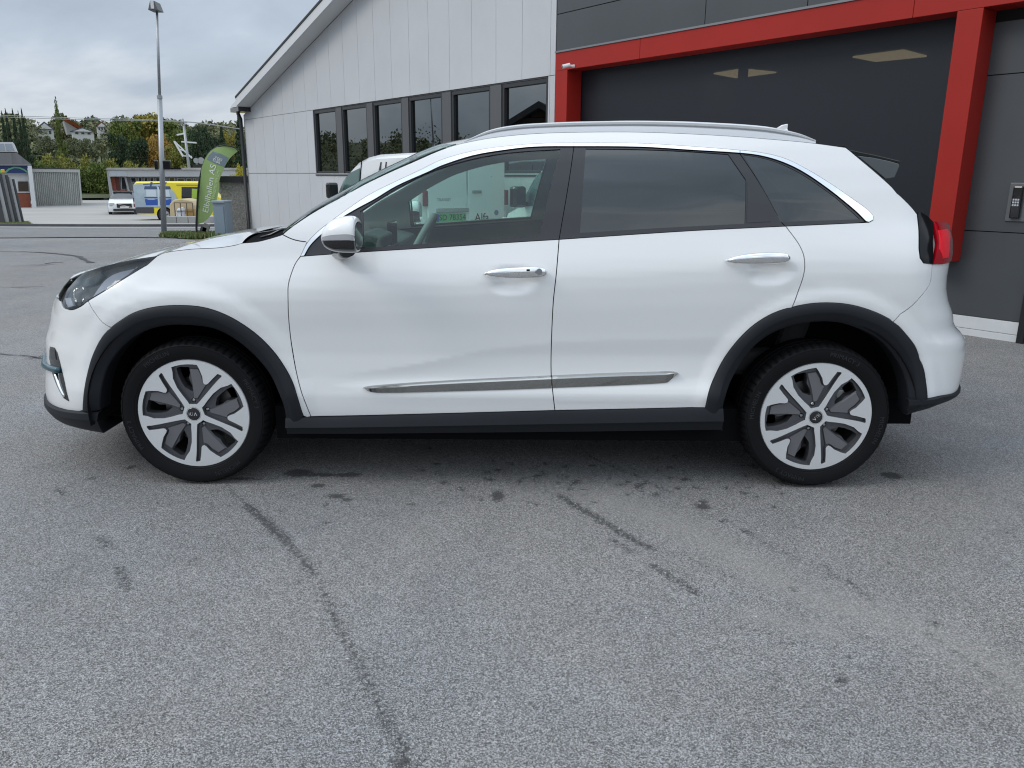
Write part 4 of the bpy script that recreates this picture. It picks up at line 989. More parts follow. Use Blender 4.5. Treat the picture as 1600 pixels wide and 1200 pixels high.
        cm = N.new('ShaderNodeMixRGB'); L.new(ch, cm.inputs[0]); L.new(col, cm.inputs[1]); cm.inputs[2].default_value = (.55, .54, .52, 1); col = cm.outputs[0]
    L.new(col, b.inputs['Base Color'])
    bp = N.new('ShaderNodeBump'); bp.inputs['Strength'].default_value = .55; bp.inputs['Distance'].default_value = .004
    L.new(math_('ADD', v1.outputs['Distance'], math_('MULTIPLY', v2.outputs['Distance'], .5)), bp.inputs['Height']); L.new(bp.outputs[0], b.inputs['Normal'])
    return m
def make_ground():
    xs = np.concatenate([-np.geomspace(3000, 4.6, 60), np.arange(-4.5, 4.5, .018), np.geomspace(4.6, 3000, 60)])
    ys = np.concatenate([-np.geomspace(3000, 2.34, 45), np.arange(-2.3, 1.3, .018), 1.3+np.geomspace(.1, 3000, 100)])
    # extra resolution where the ground slopes away
    xs = np.unique(np.round(np.concatenate([xs, np.arange(-60, 30, 1.0)]), 4)); ys = np.unique(np.round(np.concatenate([ys, np.arange(2, 80, 1.0)]), 4))
    X, Y = np.meshgrid(xs, ys); D = np.hypot(X-CAM[0], Y-CAM[1])
    Z = np.where(D < 190, np.interp(D, _TX, _TY), np.interp(D, _gd, _gz))
    # hills stay in the background: flatten behind the camera
    nx, ny = len(xs), len(ys); idx = np.arange(nx*ny).reshape(ny, nx)
    q = np.stack([idx[:-1, :-1], idx[:-1, 1:], idx[1:, 1:], idx[1:, :-1]], -1).reshape(-1, 4)
    me = bpy.data.meshes.new('ground'); me.vertices.add(nx*ny); me.vertices.foreach_set('co', np.stack([X, Y, Z], -1).ravel().astype(np.float32))
    me.loops.add(q.size); me.loops.foreach_set('vertex_index', q.ravel().astype(np.int32)); me.polygons.add(len(q)); me.polygons.foreach_set('loop_start', np.arange(0, q.size, 4, dtype=np.int32)); me.update(calc_edges=True); me.validate()
    me.polygons.foreach_set('use_smooth', [True]*len(me.polygons))
    far = (np.abs(X) > 6) | (Y > 3) | (Y < -4); f = np.full(X.shape, -2.0); s = ~far; f[s] = mark_field(X[s], Y[s])
    seam = line_field(X, Y, [(0, 393.5), (55, 394), (110, 400), (125, 403), (140, 412)], .09)*.8; f = np.maximum(f, seam)
    seam = line_field(X, Y, [(70, 412), (100, 410)], .06)*.6; f = np.maximum(f, seam); f = np.maximum(f, line_field(X, Y, [(0, 449), (70, 448)], .03)*.55); f = np.maximum(f, line_field(X, Y, [(0, 553), (30, 557), (60, 559)], .015)*.8)
    a = me.attributes.new('damp', 'FLOAT', 'POINT'); a.data.foreach_set('value', f.ravel().astype(np.float32))
    d = line_field(X, Y, [(930, 775), (1080, 830), (1200, 900), (1300, 945), (1450, 985), (1600, 1075)], .16); d2 = line_field(X, Y, [(1180, 960), (1290, 985)], .10)
    a = me.attributes.new('dust', 'FLOAT', 'POINT'); a.data.foreach_set('value', np.maximum(d, d2).ravel().astype(np.float32))
    link('ground', me, asphalt('forecourt_asphalt', (.188, .1865, .184), (.465, .46, .452), (.048, .0475, .047)), kind='structure', label='worn grey asphalt forecourt with damp scuffs and dark tyre marks')
make_ground()
def draped(name, xy, mat, lift=.02, n=1.0, **k):
    """a sheet that follows the ground; xy = polygon"""
    P, Fc = tri(dens(xy, n), [], n); V = [(x, y, ground_z(x, y)+lift) for x, y in P]
    return link(name, mesh(name, V, Fc, True), mat, **k)
def joint(name, pts, w):
    P = spline([tuple(at_ground(x, y)[:2]) for x, y in pts], n=10, corner=180); V = []; r_ = random.Random(len(pts))
    for i, p in enumerate(P):
        q = P[min(i+1, len(P)-1)]-P[max(i-1, 0)]; q = np.array([-q[1], q[0]])/max(1e-9, np.linalg.norm(q)); ww = w*r_.uniform(.3, 1.2)
        for s in (-1, 1): x, y = p+q*ww*s; V.append((x, y, ground_z(x, y)+.006))
    return link(name, mesh(name, V, [(2*i, 2*i+1, 2*i+3, 2*i+2) for i in range(len(P)-1)]), M('tar_joint', (.05, .05, .052), rough=.8), kind='structure')
joint('asphalt_joint', [(-60, 393), (0, 393.6), (40, 393.8), (75, 395.5), (105, 398.5), (122, 401), (130, 405), (142, 411)], .055)
joint('asphalt_joint', [(70, 412.5), (85, 410.5), (98, 410)], .03)
joint('asphalt_joint', [(-30, 450), (20, 449.5), (70, 448)], .012)
joint('asphalt_joint', [(-20, 552), (20, 555.5), (45, 557), (70, 562)], .008)
# road beyond the forecourt, its far kerb, and the gravel yard behind
g2 = lambda px, py: tuple(at_ground(px, py)[:2])
L0, L1 = g2(0, 372.6), g2(250, 372.2); F0, F1 = g2(0, 354.6), g2(330, 355.4)
def extend(a, b, ta, tb): a = np.array(a); b = np.array(b); return tuple(a+(b-a)*ta), tuple(a+(b-a)*tb)
La, Lb = extend(L0, L1, -4, 2.2); Fa, Fb = extend(F0, F1, -4, 2.2)
asR = asphalt('road_asphalt', (.165, .165, .163), (.32, .32, .315), (.07, .07, .069), False)
draped('road', [La, Lb, Fb, Fa], asR, .022, 1.6, kind='structure')
K1a, K1b = Fa, Fb
def kerb(name, a, b, h, w, mat):
    a = np.array(a); b = np.array(b); n = 60; d = (b-a)/np.linalg.norm(b-a); pr = np.array([-d[1], d[0]])*w; V = []
    for i in range(n+1):
        p = a+(b-a)*i/n
        for q, z in ((p, 0), (p, h), (p+pr, h), (p+pr, 0)): V.append((q[0], q[1], ground_z(*q)+z-.01*(z == 0)))
    Fc = [(4*i+j, 4*i+j+1, 4*i+j+5, 4*i+j+4) for i in range(n) for j in range(3)]
    return link(name, mesh(name, V, Fc), mat, kind='structure')
kerb('kerb', Fa, Fb, .14, .28, M('dark_kerb_stone', (.07, .07, .072), rough=.85, var=.2, vscale=2))
P0_, P1_ = extend(g2(0, 356.5), g2(330, 357.3), -4, 2.2)
draped('pavement', [P0_, P1_, Fb, Fa], M('pale_pavement', (.27, .27, .275), rough=.9, var=.08, vscale=.8), .032, 1.5, kind='structure')
Y0 = [tuple(np.array(Fa)+(0, .3)), tuple(np.array(Fb)+(0, .3)), (8, 95), (-90, 95), (-110, 40)]
yardm = M('pale_gravel_yard', (.285, .28, .268), rough=.95, col2=(.37, .36, .335), vscale=.16, detail=8, stretch=(1, 2.2, 1))
draped('gravel_yard', Y0, yardm, .045, 3.0, kind='structure')
# grass verge at the foot of the lamp post
def tuft_mass(name, poly_px, n, h, mats, label=None, kind='stuff'):
    pts = [g2(*p) for p in poly_px]; A = np.array(pts); x0, y0 = A.min(0); x1, y1 = A.max(0); V = []; Fc = []; mi = []; c = 0; r_ = random.Random(5)
    while c < n:
        x = r_.uniform(x0, x1); y = r_.uniform(y0, y1)
        if not inside([(x, y)], pts)[0]: continue
        z = ground_z(x, y)+.02; a = r_.uniform(0, math.pi); l = r_.uniform(.5, 1)*h; w = .025; dx, dy = w*math.cos(a), w*math.sin(a); lx, ly = r_.gauss(0, .3)*h, r_.gauss(0, .3)*h
        b = len(V); V += [(x-dx, y-dy, z), (x+dx, y+dy, z), (x+lx, y+ly, z+l)]; Fc.append((b, b+1, b+2)); mi.append(r_.randrange(len(mats))); c += 1
    return link(name, mesh(name, V, Fc, False, mi), mats, kind=kind, label=label)
gr = [M('grass_green', (.10, .16, .035), rough=.9), M('grass_dry', (.22, .21, .09), rough=.9), M('grass_deep', (.06, .11, .03), rough=.9)]
draped('grass_verge', [g2(250, 371.5), g2(262, 367.5), g2(345, 368), g2(352, 372.5), g2(300, 374)], M('verge_soil', (.09, .11, .04), rough=1), .03, .5, kind='structure')
tuft_mass('grass', [(249, 371.5), (262, 367), (347, 367.5), (352, 372.8), (300, 374.5)], 5200, .13, gr, 'green grass tufts on the verge under the feather flag')
tuft_mass('dry_grass', [(0, 349.5), (44, 349.5), (50, 352.5), (0, 353.5)], 2500, .16, [gr[1], gr[0]], 'yellowed grass strip in front of the stacked gate panels')

# ================================================================== THE HALL: pale gable front and dark entrance bay
HP0 = at_Z(1492, 521, 0); _a = math.radians(38.2); HU = np.array([-math.sin(_a), math.cos(_a), 0]); HN = np.array([-math.cos(_a), -math.sin(_a), 0])
def hp(px, py, off=0.0):
    """sight line meets the hall front set forward by off -> (along, height)"""
    d = ray(px, py); t = ((HP0+HN*off-CAM)@HN)/(d@HN); P = CAM+d*t; return float((P-HP0)@HU), float(P[2])
def HW(s, z, off): return tuple(HP0+HU*s+HN*off+np.array([0, 0, z]))
class HB(MB):
    def hbox(s, s0, s1, z0, z1, o0, o1):
        V = [HW(a, z, o) for a in (s0, s1) for o in (o0, o1) for z in (z0, z1)]
        return s.add(V, [(0, 1, 3, 2), (4, 6, 7, 5), (0, 4, 5, 1), (2, 3, 7, 6), (0, 2, 6, 4), (1, 5, 7, 3)])
    def hpoly(s, poly, o0, o1): return s.prism(poly, HW, o0, o1)
white_board = M('pale_grey_fibre_board', (.50, .51, .525), rough=.75, var=.035, vscale=1.2, bump=.08, bscale=80)
dkpanel = M('anthracite_panel', (.060, .066, .072), rough=.42, var=.06, vscale=1.5, rvar=.06)
dkframe = M('dark_window_frame', (.025, .026, .028), rough=.35)
dkmull = M('grey_mullion_panel', (.085, .085, .088), rough=.5)
redm = M('red_metal_cladding', (.32, .018, .012), rough=.45, spec=.25, var=.05, vscale=2.0)
hall = empty('hall_building', HP0, label='hall with pale board gable, dark framed windows and red framed entrance bay', cat='building')
S_E = 17.12; SW_R = hp(867, 150)[0]
sl0 = hp(367.5, 150.5, .35); sl1 = hp(500, 0, .35); slope = (sl1[1]-sl0[1])/(sl0[0]-sl1[0])
roofz = lambda s: sl0[1]+slope*(sl0[0]-s)-.236      # underside where wall meets roof
ridge = 4.2
# boards in three tiers
b = HB()
WZ0, WZ1 = 1.37, 2.635
tiers = [(-.2, 1.385), (1.39, 2.655), (2.66, 99)]
seams = [S_E]
while seams[-1] > SW_R: seams.append(seams[-1]-.606)
seams[-1] = SW_R
winL, winR = hp(491.2, 220)[0], hp(856, 160)[0]
first = {}
for i in range(len(seams)-1):
    a, c = seams[i], seams[i+1]
    for ti, (z0, z1) in enumerate(tiers):
        if ti == 1:
            a2, c2 = a, c
            if c < winL and a > winR:
                if a > winL: c2 = winL
                elif c < winR: a2 = winR
                else: continue
                if a2-c2 < .02: continue
        else: a2, c2 = a, c
        g_ = .003; b = HB()
        if ti == 2: b.hpoly([(a2-g_, z0), (c2+g_, z0), (c2+g_, roofz(c2)), (a2-g_, roofz(a2))], -.012, 0)
        else: b.hbox(c2+g_, a2-g_, z0+g_, z1-g_, -.012, 0)
        b.build('wall_board', white_board, hall)
b = HB(); b.hpoly([(S_E, -.4), (S_E, roofz(S_E)-.01), (SW_R-.05, roofz(SW_R)-.01), (SW_R-.05, 2.64), (winR, 2.64), (winR, 1.38), (winL, 1.38), (winL, 2.64), (winL+.001, 2.64), (winL+.001, 1.378), (SW_R-.05, 1.378), (SW_R-.05, -.4)][:0] or [(S_E, -.4), (S_E, roofz(S_E)-.01), (winL, roofz(winL)-.01), (winL, -.4)], -.25, -.018)
b.hpoly([(winL, 2.64), (winL, roofz(winL)-.01), (SW_R, roofz(SW_R)-.01), (SW_R, 2.64)], -.25, -.018); b.hpoly([(winL, -.4), (winL, 1.37), (SW_R, 1.37), (SW_R, -.4)], -.25, -.018); b.hbox(SW_R, winR, 1.37, 2.64, -.25, -.018)
b.build('wall', M('seam_shadow_grey', (.10, .10, .105), rough=.9), hall)
b = HB(); b.hbox(S_E-.01, S_E+.02, -.4, roofz(S_E), -12, -.0); b.build('side_wall', white_board, hall)
# roof plane, barge board, soffit
eL, eH = sl0
def rz(s): return eH+slope*(eL-s)
b = HB(); b.hpoly([(eL, rz(eL)-.045), (eL, rz(eL)), (ridge, rz(ridge)), (ridge, rz(ridge)-.045)], .36, -12); b.build('roof', M('dark_roofing', (.035, .036, .04), rough=.8), hall)
b = HB(); b.hpoly([(eL, rz(eL)-.225), (eL, rz(eL)-.048), (ridge, rz(ridge)-.048), (ridge, rz(ridge)-.225)], .325, .348); b.build('barge_board', M('white_barge_board', (.60, .61, .62), rough=.6), hall)
b = HB(); b.hpoly([(eL, rz(eL)-.225), (eL, rz(eL)-.205), (ridge, rz(ridge)-.205), (ridge, rz(ridge)-.225)], .322, 0.0); b.build('soffit', M('white_barge_board'), hall)
b = HB(); b.hpoly([(eL, rz(eL)-.225), (eL, rz(eL)-.05), (S_E, rz(S_E)-.05), (S_E, rz(eL)-.225)], .30, -12); b.build('eaves_box', M('white_barge_board'), hall)
# gutter end and downpipe
b = HB(); b.hbox(S_E+.06, eL-.0, rz(eL)-.33, rz(eL)-.235, -12, .30); b.build('gutter', blackgloss, hall)
dp = [HW(S_E+.10, rz(eL)-.32, .10), HW(S_E+.10, 2.80, .10), HW(S_E+.04, 2.68, .07), HW(S_E+.04, .05, .07), HW(S_E-.10, -.08, .16)]
MB().tube(dp, .045, 12).build('downpipe', M('black_downpipe', (.015, .015, .016), rough=.4), hall, smooth=True)
# windows
wpx = [(491.5, 526), (534.5, 574), (583, 628.5), (638.5, 691), (704.5, 765.5), (782.5, 854.5)]
wglass = glass('hall_window_glass', (.02, .022, .025), 2.7)
wins = []
for i, (a, c) in enumerate(wpx):
    s1 = hp(a, 215)[0]; s0 = hp(c, 215)[0]; wins.append((s1, s0))
wins[0] = (winL-.01, wins[0][1]); wins[5] = (wins[5][0], winR+.01)
for i, (s1, s0) in enumerate(wins):
    z0, z1 = WZ0, WZ1; b = HB(); f = .055
    b.hbox(s0, s1, z0, z0+f, -.10, -.02); b.hbox(s0, s1, z1-f, z1, -.10, -.02); b.hbox(s0, s0+f, z0+f, z1-f, -.10, -.02); b.hbox(s1-f, s1, z0+f, z1-f, -.10, -.02)
    if i >= 2: b.hbox(s0+f, s1-f, z0+.30, z0+.345, -.095, -.03)
    fr = b.build('window', dkframe, hall, bevel=.004)
    if i >= 3:
        b = HB(); b.hbox(s0+f, s1-f, z0+f, z0+.30, -.072, -.066); b.build('pane', wglass, fr); b = HB(); b.hbox(s0+f, s1-f, z0+.345, z1-f, -.072, -.066); b.build('pane', wglass, fr)
    elif i == 2:
        b = HB(); b.hbox(s0+f, s1-f, z0+f, z0+.30, -.072, -.066); b.build('pane', wglass, fr); b = HB(); b.hbox(s0+f, s1-f, z0+.345, z1-f, -.072, -.066); b.build('pane', wglass, fr)
    else:
        b = HB(); b.hbox(s0+f, s1-f, z0+f, z1-f, -.072, -.066); b.build('pane', wglass, fr)
for (a1, a0), (b1, b0) in zip(wins, wins[1:]):
    b = HB(); b.hbox(b1+.002, a0-.002, WZ0-.002, WZ1, -.10, -.006); b.build('mullion_panel', dkmull, hall)
b = HB(); b.hbox(winR, winL, WZ0-.03, WZ0-.004, -.10, .015); b.build('window_sill', dkframe, hall)
# room behind the windows so that the glass has depth
b = HB(); b.hbox(winR-.2, winL+.2, .6, 2.9, -3.0, -2.9); b.build('back_wall', M('dim_interior', (.03, .03, .032), rough=.9), hall)
# dark bay: panels over and beside the opening
FO = .25; FB = .02
pl, pm = hp(1471, 200, FO)[0], hp(1510, 200, FO)[0]; ql, qm = hp(867, 150, FO)[0], hp(885.5, 150, FO)[0]
zt, zbm = hp(1000, 60, FO)[1], hp(1200, 62, FO)[1]
b = HB(); b.hbox(pm, pl, .64, zbm, FB-.02, FO); b.build('red_post', redm, hall, bevel=.003)
b = HB(); b.hbox(qm, ql, .64, zbm, FB-.02, FO); b.build('red_post', redm, hall, bevel=.003)
js = [ql, hp(1000, 70, FO)[0], hp(1428, 10, FO)[0], -.6, -3.2]
for a, c in zip(js, js[1:]):
    b = HB(); b.hbox(c+.002, a-.002, zbm+.002, zt, FB-.02, FO); b.build('red_beam', redm, hall, bevel=.003)
b = HB(); b.hbox(-3.2, ql+.004, zt+.001, zt+.022, FB-.02, FO+.012); b.build('beam_flashing', M('flashing_grey', (.22, .22, .23), rough=.4, metal=.5), hall)
# cladding above the beam and beside the bay
zc = hp(869, 23, 0)[1]; v1 = hp(1102, 20, 0)[0]; v2 = hp(1262, 3, 0)[0]; top_ = 4.15
cols_ = [SW_R-.012, v1, v2, v2-(v1-v2)*1.55, -.3, -3.2]
for a, c in zip(cols_, cols_[1:]):
    for z0, z1 in ((zbm+.155, zc), (zc, top_)):
        b = HB(); b.hbox(c+.005, a-.005, z0+.005, z1-.005, -.03, -.002); b.build('cladding_panel', dkpanel, hall)
rt = [-3.2, -.495, pm+.02]
b = HB(); b.hbox(-3.3, SW_R-.02, zbm+.155, top_, -.3, -.034); b.hbox(-3.3, pm+.03, -.2, zbm+.155, -.3, -.034); b.build('cladding_backing', M('seam_shadow_black', (.015, .015, .016), rough=.9), hall)
zs1, zs2 = hp(1545, 118, 0)[1], hp(1510, 360, 0)[1]
for z0, z1 in ((.17, zs2), (zs2, zs1), (zs1, zt-.3)):
    b = HB(); b.hbox(-.49, pl+.3 if z1 < .7 else pm+.10, z0+.004, z1-.004, -.032, -.002); b.build('cladding_panel', dkpanel, hall)
    b = HB(); b.hbox(-3.2, -.56, z0+.004, z1-.004, -.032, -.002); b.build('cladding_panel', dkpanel, hall)
plm = M('white_plinth', (.60, .62, .63), rough=.5, var=.06, vscale=4)
b = HB(); b.hbox(-.50, 5.4, -.1, .058, -.10, .0); b.hbox(-.50, 5.4, .062, .168, -.10, -.004); b.build('plinth', plm, hall, bevel=.002)
b = HB(); b.hbox(-.555, -.50, -.02, zt-.3, -.03, .03); b.build('door_post', M('black_post', (.012, .013, .016), rough=.4), hall, bevel=.003)
bs_ = HP0+HU*-.45
# bay glazing, with the room behind it and its ceiling lamps
bay = glass('bay_dark_glass', (.55, .58, .62), 1.13)
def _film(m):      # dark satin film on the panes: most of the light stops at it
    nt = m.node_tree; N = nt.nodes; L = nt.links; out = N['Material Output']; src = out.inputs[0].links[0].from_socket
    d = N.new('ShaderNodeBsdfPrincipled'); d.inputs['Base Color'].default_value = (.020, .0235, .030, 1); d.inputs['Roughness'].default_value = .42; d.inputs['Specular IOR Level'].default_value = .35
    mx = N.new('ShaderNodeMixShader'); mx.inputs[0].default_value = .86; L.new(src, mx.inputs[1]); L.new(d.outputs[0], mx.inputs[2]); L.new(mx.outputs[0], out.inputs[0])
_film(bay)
b = HB(); b.hbox(pm+.035, qm+.15, .22, zbm+.15, -.03, -.02); b.build('bay_glass', bay, hall)
b = HB(); b.hbox(pl, qm, .17, .24, -.06, .0); b.hbox(hp(1152, 116, 0)[0]-.035, hp(1152, 116, 0)[0]+.035, .24, zbm, -.14, -.06); b.build('bay_frame', M('black_post'), hall)
rm = M('bay_room_surface', (.06, .07, .08), rough=.8)
b = HB(); b.hbox(-1.2, 6.2, -.02, .0, -7, -.16); b.hbox(-1.2, 6.2, 0, 3.05, -7, -6.9); b.hbox(-1.2, 6.2, 3.05, 3.1, -7, -.2); b.hbox(-1.25, -1.2, 0, 3.05, -7, -.2); b.hbox(6.2, 6.25, 0, 3.05, -7, -.35); b.hbox(-1.2, 6.2, zbm+.02, 3.05, -.25, -.2)
b.build('room_interior', rm, hall)
lampm = M('warm_ceiling_lamp', (.5, .42, .25), rough=.6, emit=(1.0, .74, .38), es=17)
for quad in ([(1332, 90), (1412, 79.5), (1448, 89), (1368, 97)], [(1115, 116), (1160, 108.6), (1213, 114.2), (1150, 122.5)]):
    V = [tuple(at_Z(x, y, 3.02)) for x, y in quad]; link('ceiling_lamp', mesh('ceiling_lamp', V+[(v[0], v[1], v[2]+.02) for v in V], [(0, 1, 2, 3), (4, 5, 6, 7), (0, 1, 5, 4), (1, 2, 6, 5), (2, 3, 7, 6), (3, 0, 4, 7)]), lampm, hall)
b = HB(); b.hbox(SW_R-.06, SW_R-.02, top_-.2, rz(SW_R)-.25, -12, -.02); b.build('upper_side_wall', white_board, hall)
# rest of the hall volume
b = HB(); b.hbox(-8, SW_R-.03, top_, top_+.06, -12, .02); b.build('flat_roof', M('dark_roofing'), hall)
b = HB(); b.hbox(-8, -3.3, -.2, top_, -12, -.01); b.hbox(-8, S_E, -.4, 3.0, -12.2, -12); b.build('rear_wall', dkpanel, hall)
for o in list(hall.children): o.matrix_parent_inverse = Matrix.Translation(tuple(-HP0))
# small things fixed to it
def hthing(name, s, z, off, **k):
    return empty(name, HW(s, z, off), **k)
cc = hp(884, 103, FO+.10); sc_ = hthing('security_camera', cc[0], cc[1], FO, label='small white security camera at the left corner of the red beam', cat='camera')
wp = M('white_plastic', (.75, .75, .74), rough=.35)
def local_tube(root, name, pts, r, m, **k):
    o = MB().tube(pts, r, 16).build(name, m, root, smooth=False, **k); smooth_angle(o.data, 40); o.matrix_parent_inverse = Matrix.Translation(-root.location); return o
c0 = Vector(HW(cc[0]+.0, cc[1], FO+.10)); nose_ = Vector(HN)*.05+Vector(HU)*.03+Vector((0, 0, -.015))
local_tube(sc_, 'camera_body', [c0-nose_*.9, c0+nose_*.7], .024, wp); local_tube(sc_, 'lens', [c0+nose_*.69, c0+nose_*.80], .019, blackgloss)
local_tube(sc_, 'bracket', [Vector(HW(cc[0]-.04, cc[1], FO)), Vector(HW(cc[0]-.04, cc[1], FO+.03)), c0-nose_*.5], [.022, .016, .012], wp)
kc = hp(1590.5, 316, 0); kp = hthing('entry_keypad', kc[0], kc[1], 0, label='black entry keypad on a grey plate fixed to the anthracite wall panel', cat='keypad')
b = HB(); b.hbox(kc[0]-.075, kc[0]+.075, kc[1]-.155, kc[1]+.155, -.001, .012); o = b.build('back_plate', M('plate_grey', (.13, .135, .14), rough=.4, metal=.3), kp, bevel=.004); o.matrix_parent_inverse = Matrix.Translation(-kp.location)
b = HB(); b.hbox(kc[0]-.038, kc[0]+.038, kc[1]-.13, kc[1]+.13, .012, .045); o = b.build('handset', blackgloss, kp, bevel=.012); o.matrix_parent_inverse = Matrix.Translation(-kp.location)
for i in range(3):
    for j in range(3):
        b = HB(); b.hbox(kc[0]-.024+.018*i, kc[0]-.011+.018*i, kc[1]-.03+.022*j, kc[1]-.016+.022*j, .0451, .048); o = b.build('key_button', M('button_pale', (.45, .47, .5), rough=.4), kp); o.matrix_parent_inverse = Matrix.Translation(-kp.location)
# ================================================================== VEHICLES BEHIND
def fixp(root):
    inv = (Matrix.Translation(root.location) @ root.rotation_euler.to_matrix().to_4x4()).inverted()
    return inv
def loft_body(prof, W, name, mat, parent, tumble=.12, zt=1.0, bevel=.05, inset_=0.0):
    """car body from a side profile (x,z); width narrows above zt; nose and tail rounded in plan"""
    xs_ = [p[0] for p in prof]; x0, x1 = min(xs_), max(xs_); n = len(prof); ys = [-1, -.9, -.6, 0, .6, .9, 1]; V = []
    H = max(p[1] for p in prof)
    for y in ys:
        for x, z in prof:
            w = W/2*(1-tumble*max(0, (z-zt)/(H-zt+1e-6))**1.3); k = .10*abs(y)**3; xx = x
            if x > x1-.8: xx = x-k*1.6*(x-(x1-.8))/.8
            if x < x0+.4: xx = x+k*.8*(x0+.4-x)/.4
            zz = z-(.07*(abs(y) == 1)+.012*(abs(y) == .9))*(1 if z > .6*H else 0); V.append((xx, y*(w-inset_)*(1 if abs(y) < 1 else 1), zz))
    m_ = len(ys); Fc = [(j*n+i, j*n+(i+1) % n, (j+1)*n+(i+1) % n, (j+1)*n+i) for j in range(m_-1) for i in range(n)]+[tuple(range(n-1, -1, -1)), tuple((m_-1)*n+i for i in range(n))]
    me = mesh(name, V, Fc, True); bm = bmesh.new(); bm.from_mesh(me); bmesh.ops.recalc_face_normals(bm, faces=bm.faces); bm.to_mesh(me); bm.free(); smooth_angle(me, 40)
    return link(name, me, mat, parent)
def sidew(W, z, tumble, zt, H): return W/2*(1-tumble*max(0, (z-zt)/(H-zt+1e-6))**1.3)
def side_piece(name, poly, W, H, mat, parent, side, tumble=.12, zt=1.0, out=.004, th=.01):
    P, Fc = tri(dens(poly, .3), [], .3); V = [(x, side*(sidew(W, z, tumble, zt, H)+out), z) for x, z in P]
    # edge thickness
    b = MB(); b.add(V, Fc); pl_ = inset(dens(poly, .3), 0); n = len(pl_)
    b.add([(x, side*(sidew(W, z, tumble, zt, H)+out), z) for x, z in pl_]+[(x, side*(sidew(W, z, tumble, zt, H)-.01), z) for x, z in pl_], [(i, (i+1) % n, n+(i+1) % n, n+i) for i in range(n)])
    return b.build(name, mat, parent)
tyrem = M('small_tyre_rubber', (.02, .02, .021), rough=.8); steelr = M('small_wheel_silver', (.45, .46, .48), rough=.4, metal=.6)
def small_wheel(parent, x, y, r, side):
    w = MB().tube([(x, y, r), (x, y-side*.20, r)], r, 28).build('wheel', tyrem, parent, bevel=.02)
    rim = MB().tube([(x, y+side*.004, r), (x, y-side*.05, r)], r*.64, 20).build('rim', steelr, w)
    b = MB()
    for k in range(6):
        a = 2*math.pi*k/6+.3; b.bar((x+r*.2*math.cos(a), y+side*.008, r+r*.2*math.sin(a)), (x+r*.55*math.cos(a), y+side*.008, r+r*.55*math.sin(a)), .02, r*.14)
    b.build('rim_slot', M('rim_slot_dark', (.05, .05, .052)), w)
whitep = M('van_white_paint', (.74, .755, .76), rough=.3, coat=.8, coat_r=.03)
carglass = M('dark_car_glass', (.02, .024, .026), rough=.05, spec=.8)
greyplast = M('grey_plastic_trim', (.06, .06, .065), rough=.6)
def plate_text(parent, txt, size, loc, rotm, mat, name='plate_lettering', ext=.001):
    tm = text_mesh(txt, size, ext); o = link(name, tm, mat, parent); o.matrix_local = Matrix.Translation(loc) @ rotm.to_4x4(); return o
